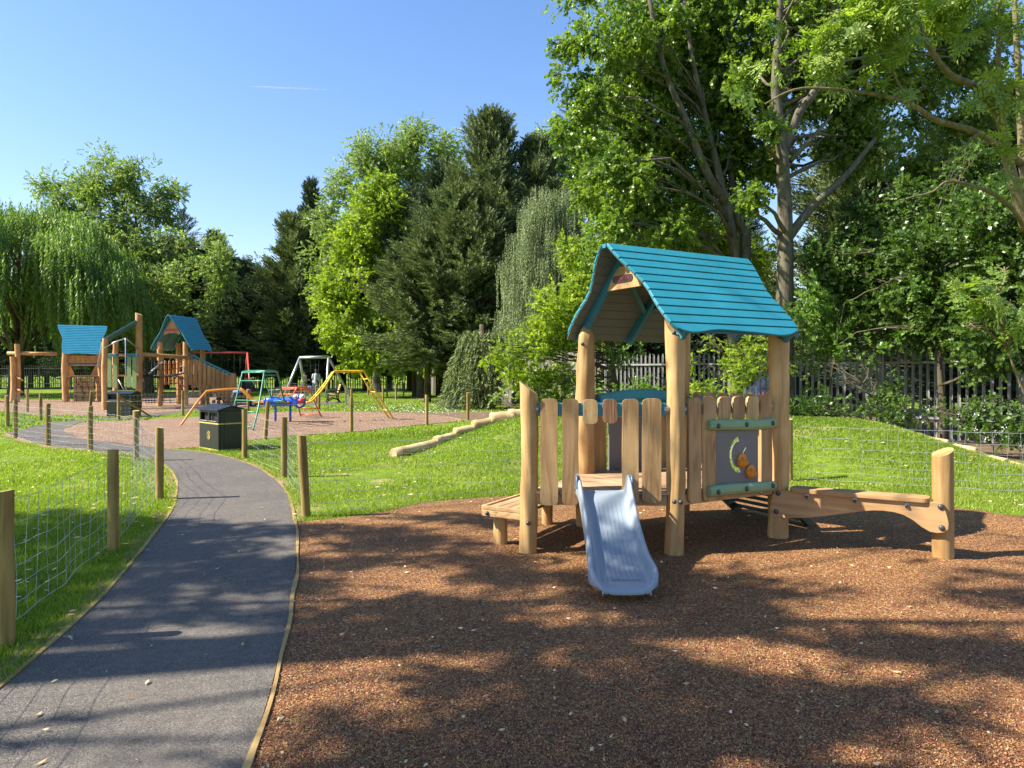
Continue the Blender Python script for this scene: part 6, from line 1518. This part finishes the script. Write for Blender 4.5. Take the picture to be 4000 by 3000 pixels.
# horse chestnut on the far lawn
hc_ = px_lobes([(1500, 820, 110, 44), (1420, 930, 130, 44), (1560, 960, 120, 45), (1380, 1080, 140, 43), (1540, 1130, 130, 44), (1340, 1230, 120, 42.5), (1480, 1280, 130, 43), (1420, 1370, 100, 42), (1600, 1330, 90, 42), (1300, 1150, 80, 43), (1560, 1400, 60, 41.5), (1650, 1420, 40, 41), (1330, 1330, 60, 42), (1480, 740, 60, 44), (1510, 1180, 160, 45), (1700, 1450, 25, 42)], 113, 6, subr=.45)
make_tree('horse_chestnut_tree', 'bright lime green horse chestnut with low boughs over the yellow ladder', 'tree', (*G(1645, 1556), 0), hc_, M['lf_bright'], M['bark_dark'], TB, 11, 0.50, 13, .33,
          trunk_path=[(*G(1645, 1556), -.1), tuple(W(1643, 1480, 42)), tuple(W(1620, 1400, 42.5)), tuple(W(1570, 1250, 43)), tuple(W(1530, 1000, 44)), tuple(W(1500, 800, 44))], gap_thr=-.75, gap_freq=.55, shell=.5, droop=.35)
lm = px_lobes([(1500, 620, 130, 54), (1640, 600, 120, 55), (1390, 720, 120, 54), (1740, 680, 110, 55), (1560, 740, 150, 55), (1300, 860, 110, 54), (1350, 980, 110, 54), (1250, 1000, 80, 54), (1700, 800, 140, 55), (1280, 1120, 90, 53), (1450, 900, 170, 56), (1600, 560, 70, 55)], 114, 4, subr=.6, core=.95)
make_tree('lime_tree', 'tall pale green tree rising behind the horse chestnut', 'tree', (-10.5, 55, 0), lm, M['lf_pale'], M['bark_dark'], TB, 9, 0.45, 14, .35, gap_thr=-.4, gap_freq=1.2, shell=.8)
lm2 = px_lobes([(2180, 560, 100, 46), (2130, 700, 100, 46), (2260, 680, 120, 46), (2220, 850, 120, 46), (2330, 560, 90, 47), (2100, 880, 70, 45), (2400, 800, 130, 47), (2500, 1000, 150, 46), (2600, 1150, 130, 46)], 115, 5)
make_tree('lime_tree', 'light green tree top showing between the tall cypress and the poplar', 'tree', (3.6, 46, 0), lm2, M['lf_pale'], M['bark_dark'], TB, 8, 0.55, 15, .3, gap_thr=-.4, gap_freq=.55, shell=.6)
# plane tree behind the willow, thin crown
pl = px_lobes([(420, 720, 110, 54), (560, 700, 90, 54), (330, 760, 80, 54), (500, 840, 130, 54), (620, 830, 80, 54), (440, 950, 130, 53), (600, 980, 110, 53), (680, 960, 60, 52), (760, 1060, 80, 51), (850, 1010, 70, 50.5), (680, 1130, 110, 51), (560, 1150, 110, 52), (800, 1180, 60, 50.5), (640, 1290, 90, 50), (230, 790, 60, 54), (740, 1330, 55, 49.5), (560, 1330, 60, 50), (420, 1150, 130, 54), (200, 720, 70, 55), (300, 860, 110, 55), (660, 760, 70, 54), (500, 700, 90, 54), (880, 1090, 60, 50.5), (360, 1000, 120, 54), (840, 930, 40, 52)], 116, 4, subr=.6, core=.95)
make_tree('plane_tree', 'tall open crowned plane tree rising behind the weeping willow', 'tree', (-27.5, 53.5, 0), pl, M['lf_pale'], M['bark'], TB, 9, 0.42, 16, .4, frac=.25, trunk_path=[(-27.5, 53.5, -.1), (-27.4, 53.5, 4), (-27.6, 53.5, 9), (-28.5, 53.5, 13.5)], gap_thr=-.25, gap_freq=1.3, shell=.9)
# far background greenery beyond the far fence
for i, (x, y, rx, h, lb) in enumerate(((-52, 76, 8, 3.6, 'sunlit hedge beyond the far fence, behind the willow'), (-30, 80, 9, 3.4, 'sunlit hedge beyond the far fence, behind the play tower'), (-12, 78, 8, 3.3, 'sunlit hedge beyond the far fence, behind the swings'))):
    lobes = [(np.array([x + dx * rx, y, h * .45]), (rx * .4, 2.0, h * .55)) for dx in (-.9, -.3, .3, .9)]
    make_tree('hedge', lb, 'hedge', (x, y, 0), lobes, M['lf_bright'], M['bark_dark'], TB, 3.5, .5, 20 + i, .05, gap_thr=-.8, gap_freq=.5, shell=.4, group='hedges beyond the far fence', limbs=False)

# weeping willow
def willow():
    rng = np.random.RandomState(77); base = (gx(60, 46), 46.0, 0); cz = 7.2; c = np.array([gx(150, 46), 46.0, cz]); R3 = np.array([6.2, 6.2, 5.6]); c2 = np.array([gx(-60, 46), 46.5, cz + .4]); tops = []; Ls = []
    gapf = ff_noise(12)
    for cc, rr_, n in ((c, R3, 3000), (c2, R3 * [1.15, 1.1, 1.0], 2400), (c, R3 * .75, 700), (np.array([gx(380, 44), 44.5, 5.6]), np.array([2.6, 3.4, 3.6]), 700)):
        D = sphere_dirs(n, rng); D[:, 2] = np.abs(D[:, 2]); fr = rng.uniform(.80, 1.0, n) * (1 + .10 * ff_noise(5)(D * 2.6)); P = cc + D * rr_ * fr[:, None]
        k = gapf(P, .55) > -.85; P = P[k]; D = D[k]; tops.append(P); Ls.append(rng.uniform(1.2, 4.6, len(P)) * (1.15 - .55 * D[:, 2]))
    tops = np.concatenate(tops); Ls = np.concatenate(Ls); Ls = np.minimum(Ls, tops[:, 2] - rng.uniform(.9, 2.6, len(Ls)))
    k = Ls > .5; tops = tops[k]; Ls = Ls[k]
    V, T = strands(tops, Ls, 1.0, rng, TW, 1.0, .12, lambda p: nrm(np.array([p[0] - c[0], p[1] - c[1], 0.0])) * .35)
    V2, T2 = strands(tops[::2] - [0, 0, .3], Ls[::2] * .3, .7, rng, TS, 1.2, .35)
    root = empty('willow_tree', base, 'large weeping willow with hanging curtains of leaves at the left edge', 'tree'); V = np.concatenate([V, V2]) - np.array(base)
    link_mesh('crown', np_mesh('crown', V, np.concatenate([T, T2]), M['lf_willow']), root)
    mb = MB(); b0 = np.array(base)
    mb.tube([b0 + [0, 0, -.1], b0 + [.1, 0, 1.8], b0 + [.5, 0, 3.2], b0 + [1.2, 0, 6], b0 + [1.6, 0, 10]], [.5, .38, .33, .22, .05], 10)
    for q in range(16):
        d = sphere_dirs(1, rng)[0]; d[2] = abs(d[2]) * .8 + .2; limb(mb, b0 + [.3, 0, rng.uniform(1.8, 4.5)], c + d * R3 * .85, .15, .03, rng)
    mb.build('trunk', M['bark'], root)
willow()
# conifers
bp = lambda t: (.50 + .5 * math.sin(min(1, t * 1.5) * math.pi * .62)) * (1 - t) ** .55
cone = lambda t: (1 - t) ** .75 * (0.75 + .25 * min(1, t * 6))
colm = lambda t: min(1, .55 + t * 2.0) * (1 - t) ** .6
dark = [conifer_data(12.5, 4.3, 230, 200 + i, cone, -.15, .9, 1.0, 34, start=.1, jit=(.5, 1.25), wide=.25) for i in range(3)]
spots = [(560, 62, 1.00), (650, 63, 1.05), (735, 62, 1.02), (820, 64, .98), (890, 61, .92), (955, 60, .86), (1020, 62, .82), (1085, 61, .84), (1150, 62, .86), (1215, 60, .95), (1275, 59, 1.0), (470, 63, 1.05), (380, 64, 1.0), (1340, 60, .9), (1430, 61, .95), (1520, 60, .95), (250, 66, .9), (1600, 58, .9), (120, 67, .85), (-20, 66, .9), (185, 70, .8)]
ord_ = ['far left, behind the willow edge', 'behind the plane tree trunk', 'behind the lean-to play roof', 'just right of the lean-to play roof', 'above the gabled play roof', 'right of the gabled play roof peak']
lbls = ['dark conifer behind the monopitch play roof', 'dark conifer behind the leaning tall play post', 'dark conifer behind the gabled play roof', 'dark conifer above the red swing bar', 'dark conifer over the right end of the red swing', 'dark low conifer left of the gap in the tree line', 'dark conifer with a pointed tip in the lowest gap of the tree line', 'dark conifer with a pointed tip right of the lowest gap', 'dark conifer behind the green ladder', 'dark conifer behind the silver swing', 'dark conifer just left of the horse chestnut', 'dark conifer behind the right side of the willow', 'dark conifer hidden mostly by the willow curtain', 'dark conifer behind the left boughs of the horse chestnut', 'dark conifer behind the middle of the horse chestnut', 'dark conifer right behind the horse chestnut trunk', 'dark conifer far left behind the willow', 'dark conifer behind the corrugated fence', 'dark conifer glimpsed low through the middle of the willow curtain', 'dark conifer glimpsed at the left photo edge below the willow', 'distant dark conifer glimpsed through the right half of the willow']
protos = []
for i, (px, d, s) in enumerate(spots):
    if i < 3:
        V, T, mb = dark[i]; o = place_conifer('conifer_tree', lbls[i], 'tree', (gx(px, d), d, 0), V, T, mb, M['lf_conifer'], M['bark_dark'], 'row of dark conifers'); protos.append(o)
    else: o = copy_tree(protos[i % 3]); o['label'] = lbls[i]
    o.location = (gx(px, d), d, 0); o.scale = (s * 1.05, s * 1.05, s); o.rotation_euler.z = i * 1.3
V, T, mb = conifer_data(16.0, 3.2, 190, 210, lambda t: (.9 - .55 * t) * (1 if t < .9 else (1 - t) * 8), .0, .8, .6, 12)
place_conifer('conifer_tree', 'ragged dark conifer with a thin broken top against the sky at the left', 'tree', (gx(715, 63.5), 63.5, 0), V, T, mb, M['lf_conifer'], M['bark_dark'])
V, T, mb = conifer_data(13.6, 3.8, 170, 211, bp, .2, 1.1, .9, 36, jit=(.35, 1.3))
place_conifer('conifer_tree', 'narrow dark conifer just right of the ragged one at the left', 'tree', (gx(835, 63), 63, 0), V, T, mb, M['lf_conifer'], M['bark_dark'])
V, T, mb = conifer_data(14.0, 5.4, 210, 212, bp, .1, .9, 1.05, 52, jit=(.35, 1.3), wide=.2)
place_conifer('conifer_tree', 'brownish leaning conifer right of the lowest gap in the tree line', 'tree', (gx(1150, 58), 58, 0), V, T, mb, M['lf_cypress'], M['bark_dark'])
V, T, mb = conifer_data(17.4, 3.6, 170, 213, bp, .35, 1.15, .9, 36, jit=(.35, 1.3))
place_conifer('conifer_tree', 'thin dark spire of a conifer left of the tall lime tree', 'tree', (gx(1215, 60), 60, 0), V, T, mb, M['lf_conifer'], M['bark_dark'])
V, T, mb = conifer_data(17.0, 1.8, 120, 214, colm, .4, 1.25, .6, 10)
place_conifer('conifer_tree', 'dark conifer tips at the very left edge above the willow', 'tree', (gx(-15, 63), 63, 0), V, T, mb, M['lf_conifer'], M['bark_dark'])
# big cypress with a skirt
def merged(parts):
    """several leaders of one tree: (dx, dy, data)"""
    Vs, Ts_, mm = [], [], MB()
    for dx, dy, (V, T, mb) in parts:
        Vs.append(V + np.array([dx, dy, 0])); Ts_.append(T); b = len(mm.v)
        mm.v += [(x + dx, y + dy, z) for x, y, z in mb.v]; mm.f += [[k + b for k in f] for f in mb.f]; mm.mi += mb.mi; mm.sm += mb.sm
    return np.concatenate(Vs), np.concatenate(Ts_), mm
rag = dict(jit=(.35, 1.35), wide=.20)
V, T, mb = merged([(0, 0, conifer_data(15.0, 5.0, 230, 215, bp, .1, .95, .95, 60, start=.12, **rag)), (-2.0, .4, conifer_data(11.4, 4.4, 190, 221, bp, .1, .8, .95, 50, start=.12, **rag)), (2.4, .5, conifer_data(13.8, 4.4, 190, 222, bp, .2, 1.0, .95, 50, start=.15, **rag)), (-.6, -1.8, conifer_data(9.8, 4.4, 170, 223, bp, .0, .8, .9, 50, start=.15, **rag))])
place_conifer('cypress_tree', 'huge shaggy olive cypress in the middle, tallest against the sky', 'tree', (gx(1930, 38), 38, 0), V, T, mb, M['lf_cypress'], M['bark_dark'])
V, T, mb = merged([(0, 0, conifer_data(10.6, 4.2, 170, 216, bp, -.05, .8, .85, 50, start=.16, **rag)), (-1.6, .3, conifer_data(8.2, 3.8, 140, 224, bp, -.1, .7, .85, 46, start=.2, **rag))])
place_conifer('cypress_tree', 'lower bough mass of olive cypress leaning over the shaded fence', 'tree', (gx(1790, 36), 36, 0), V, T, mb, M['lf_cypress'], M['bark_dark'])
V, T, mb = merged([(0, 0, conifer_data(13.8, 4.0, 180, 217, bp, .2, 1.0, .95, 44, start=.14, **rag)), (-1.6, 1, conifer_data(12.4, 3.6, 150, 225, bp, .2, 1.0, .95, 40, start=.14, **rag))])
place_conifer('cypress_tree', 'darker cypress behind the horse chestnut, left of the shaggy one', 'tree', (gx(1720, 43), 43, 0), V, T, mb, M['lf_conifer'], M['bark_dark'])
V, T, mb = conifer_data(11.4, 4.2, 210, 218, bp, .1, 1.0, .8, 50, start=.10, jit=(.4, 1.3), wide=.2)
place_conifer('cypress_tree', 'brown green cypress behind the right poplar trunk', 'tree', (gx(3330, 27), 27, 0), V, T, mb, M['lf_cypress'], M['bark_dark'])
V, T, mb = conifer_data(8.6, 3.6, 320, 219, cone, -.1, .7, .6, 24, start=.06)
for i, (px, d, s, lb) in enumerate(((2960, 30, .72, 'dark fir in the shade between the two poplars'), (3090, 31, .5, 'dark fir low behind the right poplar trunk'), (3700, 24, 1.15, 'dark fir deep in the scrub at the right'), (2520, 32, .95, 'dark fir behind the fence, seen under the blue roof'), (3950, 22, 1.2, 'dark fir behind the ash trunk at the right edge'), (2700, 33, 1.1, 'dark fir right behind the blue roof eave'), (2860, 36, 1.2, 'dark fir deeper behind the bright bush'))):
    if i == 0: p0_ = place_conifer('fir_tree', lb, 'tree', (gx(px, d), d, 0), V, T, mb, M['lf_conifer'], M['bark_dark'], 'dark firs behind the palisade')
    o = p0_ if i == 0 else copy_tree(p0_); o['label'] = lb; o.location = (gx(px, d), d, 0); o.scale = (s, s, s); o.rotation_euler.z = i * 2.1
# low hanging skirt of cypress at the fence
def skirt():
    rng = np.random.RandomState(31); base = (gx(1880, 30), 30.0, 0); n = 900; h = rng.uniform(.35, 3.4, n); az = rng.uniform(0, 6.283, n)
    f = ff_noise(61); r = (1.05 * (1 - h / 4.4) ** .75 + .2) * rng.uniform(.5, 1.0, n) ** .5 * (1 + .22 * f(np.stack([np.cos(az) * 1.5, np.sin(az) * 1.5, h * .5], 1)))
    tops = np.stack([base[0] + (1.1 * np.cos(az)) * r - .16 * (3.4 - h), base[1] + np.sin(az) * r * .8, h], 1); Ls = np.minimum(rng.uniform(.5, 1.5, n), np.maximum(h - .05, .3))
    V, T = strands(tops, Ls, .5, rng, TS + TC, 1.3, .30, lambda p: nrm(np.array([p[0] - base[0], p[1] - base[1], 0.])) * .5)
    root = empty('cypress_tree', base, 'drooping olive cypress skirt touching the ground before the shaded fence', 'tree'); link_mesh('crown', np_mesh('crown', V - np.array(base), T + .25, M['lf_cypress']), root)
    m = MB(); m.tube([(0, .2, -.1), (.1, .3, 1.6), (0, .4, 3.6)], [.25, .2, .1], 8); link_mesh('trunk', m.mesh('trunk', M['bark_dark'], (0, 0, 0)), root)
skirt()
# weeping cypress
def weeping():
    rng = np.random.RandomState(41); d = 32.0; base = (gx(2150, d), d, 0); tops = []; Ls = []; m = MB()
    m.tube([(0, 0, -.1), (0, 0, 5), (.1, 0, 9.0)], [.22, .14, .03], 8)
    for b in range(110):
        z = 2.6 + 7.0 * (b / 110) ** .9; az = b * 2.4; L = 2.7 * (1 - (z - 2) / 9.5) ** .6 * rng.uniform(.6, 1.15) + .25; o = np.array([base[0], base[1], z]); dv_ = np.array([math.cos(az), math.sin(az), 0.18])
        m.tube([(0, 0, z), tuple(dv_ * L * .6 + [0, 0, z + .15 * L]), tuple(dv_ * L + [0, 0, z - .1 * L])], [.03, .02, .008], 5)
        k = int(18 + 30 * L); t = rng.uniform(.15, 1.0, k); p = o + np.outer(t * L, dv_) + rng.normal(0, .13, (k, 3)); tops.append(p); Ls.append(rng.uniform(.5, 2.3, k))
    tops = np.concatenate(tops); Ls = np.minimum(np.concatenate(Ls), tops[:, 2] - .6); V, T = strands(tops, Ls, .62, rng, TS, 1.1, .10)
    root = empty('weeping_cypress_tree', base, 'grey green weeping cypress with hanging sprays left of the bright tree', 'tree'); link_mesh('crown', np_mesh('crown', V - np.array(base), T, M['lf_weep']), root); link_mesh('trunk', m.mesh('trunk', M['bark_dark'], (0, 0, 0)), root)
weeping()

# shade tree standing on the left outside the picture: its crown dapples the path and the rubber
def shade_tree():
    rng = np.random.RandomState(9); base = (-12.5, 2.2, 0); cot = 1 / math.tan(SUN_EL); P = []
    f1 = ff_noise(15); f2 = ff_noise(27); n = 60000
    gxy = np.stack([rng.uniform(-8.5, 9.0, n), rng.uniform(-3, 8.3, n)], 1); z = rng.uniform(5.0, 13.5, n) ** 1.0
    P = np.stack([gxy[:, 0] + SUN_H.x * z * cot, gxy[:, 1] + SUN_H.y * z * cot, z], 1)
    q = np.column_stack([gxy[:, 0] * .55, gxy[:, 1] * 1.6, np.zeros(n)]); v = .40 * f1(q, 1.1) + .85 * f2(q, 2.5)
    edge = 7.55 + .35 * f2(np.column_stack([gxy[:, 0] * 1.3, np.zeros(n), np.zeros(n)]), .5)
    c = np.array([-9.6, 2.4, 9.2]); R3 = np.array([8.6, 6.2, 5.0]); inside = (((P - c) / R3) ** 2).sum(1) < 1
    vis = (np.abs(P[:, 0]) < .80 * P[:, 1] + .6) & (P[:, 2] < 1.6 + .62 * P[:, 1] + .6)
    play_zone = (gxy[:, 0] > .1) & (gxy[:, 0] < 5.6) & (gxy[:, 1] > 5.6) & (rng.uniform(0, 1, n) < .97)
    lit = (gxy[:, 0] < -.9 + .35 * (gxy[:, 1] - 3)) & (gxy[:, 1] < 4.3) & (rng.uniform(0, 1, n) < .93)
    keep = (v > SHADE_T) & ~play_zone & ~lit & (gxy[:, 1] < edge) & inside & ~vis
    keep |= (gxy[:, 1] > 4.2) & (gxy[:, 1] < 6.6) & (gxy[:, 0] < -2.2) & inside & ~vis & (rng.uniform(0, 1, n) < .45)
    keep |= (gxy[:, 1] > 6.3) & (gxy[:, 1] < edge) & (gxy[:, 0] < -2.6) & inside & ~vis & (rng.uniform(0, 1, n) < .9)
    P = P[keep]; z = z[keep]; idx = rng.permutation(len(P))[:15500]; P = P[idx]; X = rng.normal(0, 1, P.shape); U = np.array([0, 0, 1.]) + rng.normal(0, .6, P.shape)
    V, T = scatter(TB, P, X, U, .25 * rng.uniform(.7, 1.3, len(P)), rng)
    root = empty('shade_tree', base, 'big leafy tree just outside the left edge whose crown dapples the path with shade', 'tree'); link_mesh('crown', np_mesh('crown', V - np.array(base), T, M['lf_mid']), root)
    m = MB(); b0 = np.array(base); m.tube([b0 + [0, 0, -.1], b0 + [.3, 0, 3], b0 + [1.0, 0, 7], b0 + [2.2, .2, 12]], [.4, .32, .22, .06], 10)
    for k in range(26): t = P[rng.randint(len(P))]; limb(m, b0 + [.8 * rng.uniform(.2, 1), 0, rng.uniform(3, 8)], t, .09, .015, rng)
    m.build('trunk', M['bark'], root)
SHADE_T = 0.14
shade_tree()

# ---------------------------------------------------------------- beyond the right fence: parked cars and a low building
def car(base, rz, paint, label):
    r = empty('parked_car', base, label, 'car', 'cars parked behind the palisade'); rot = Matrix.Rotation(rz, 3, 'Z'); O = Vector(base)
    prof = [(-2.1, .35), (-2.1, .78), (-1.95, .92), (-1.6, .95), (-1.15, 1.42), (.45, 1.45), (1.15, .98), (1.95, .85), (2.1, .65), (2.1, .35), (1.65, .30), (-1.65, .30)]
    ax = rot @ Vector((1, 0, 0)); ay = rot @ Vector((0, 1, 0)); MB().prism(O, ax, Z, prof, 1.72).build('body', paint, r, bevel=.06)
    for s in (-1, 1): 
        MB().prism(O + ay * .866 * s, ax, Z, [(-1.35, .98), (-1.05, 1.35), (.38, 1.38), (.95, .98)], .012).build('window', M['glass'], r)
        for x in (-1.3, 1.3): w = MB(); c = O + ax * x + ay * .80 * s + Z * .32; w.tube([c - ay * .11, c + ay * .11], .32, 18); wl = w.build('wheel', M['rope'], r); MB().tube([c - ay * .115, c + ay * .115], .19, 14).build('rim', M['steel'], wl)
        MB().box(O + ax * -2.1 + ay * .66 * s + Z * .78, (.05, .28, .13), rot).build('tail_lamp', M['tail'], r); MB().box(O + ax * 2.07 + ay * .62 * s + Z * .68, (.08, .3, .14), rot).build('headlight', M['white'], r)
    MB().beam(O + ax * -1.62 + Z * .98, O + ax * -1.2 + Z * 1.39, 1.4, .01, Vector((0, 0, 1)).cross(Vector((0, 0, 1))) or (0, 0, 1)).build('rear_window', M['glass'], r)
car((gx(3130, 26), 26, 0), R(15), M['car_paint'], 'dark car behind the fence just right of the playhouse post')
bl = empty('low_building', (14, 42, 0), 'low pale building glimpsed through the palisade fence', 'building')
bx_ = MB(); bx_.box((17, 44, 1.2), (16, 5, 2.4)); bx_.build('wall', M['concrete'], bl); MB().box((17, 44, 2.5), (16.6, 5.6, .2)).build('roof', M['palisade'], bl)
for k in range(6): wnd = MB().box((10.6 + 2.5 * k, 41.47, 1.45), (1.5, .08, .9)).build('window', M['glass'], bl); MB().box((10.6 + 2.5 * k, 41.46, .97), (1.6, .12, .06)).build('sill', M['white'], wnd)

# contrail, a thin line of ice high in the sky
def contrail():
    m, nt, out = new_mat('contrail ice'); d = nt.nodes.new('ShaderNodeBsdfDiffuse'); d.inputs['Color'].default_value = (.9, .9, .9, 1); t = nt.nodes.new('ShaderNodeBsdfTransparent'); mx = nt.nodes.new('ShaderNodeMixShader'); n = noise(nt, coords(nt, (.004, .02, .02)), 1, 4)
    r = ramp(nt, [(.35, (.1, .1, .1)), (.8, (.75, .75, .75))]); nt.links.new(n.outputs['Fac'], r.inputs['Fac']); nt.links.new(r.outputs['Color'], mx.inputs[0]); nt.links.new(t.outputs[0], mx.inputs[1]); nt.links.new(d.outputs[0], mx.inputs[2]); nt.links.new(mx.outputs[0], out.inputs['Surface'])
    a = W(978, 339, 6000); b = W(1330, 352, 6300); mb = MB(); mb.tube([a + (b - a) * t for t in np.linspace(0, 1, 12)], [1, 4, 5.5, 5.5, 5, 5, 4.5, 4, 3, 2.5, 1.5, .5], 8); tag(mb.build('contrail', m, org=a), 'short thin white contrail in the blue sky', 'contrail', kind='stuff')
contrail()
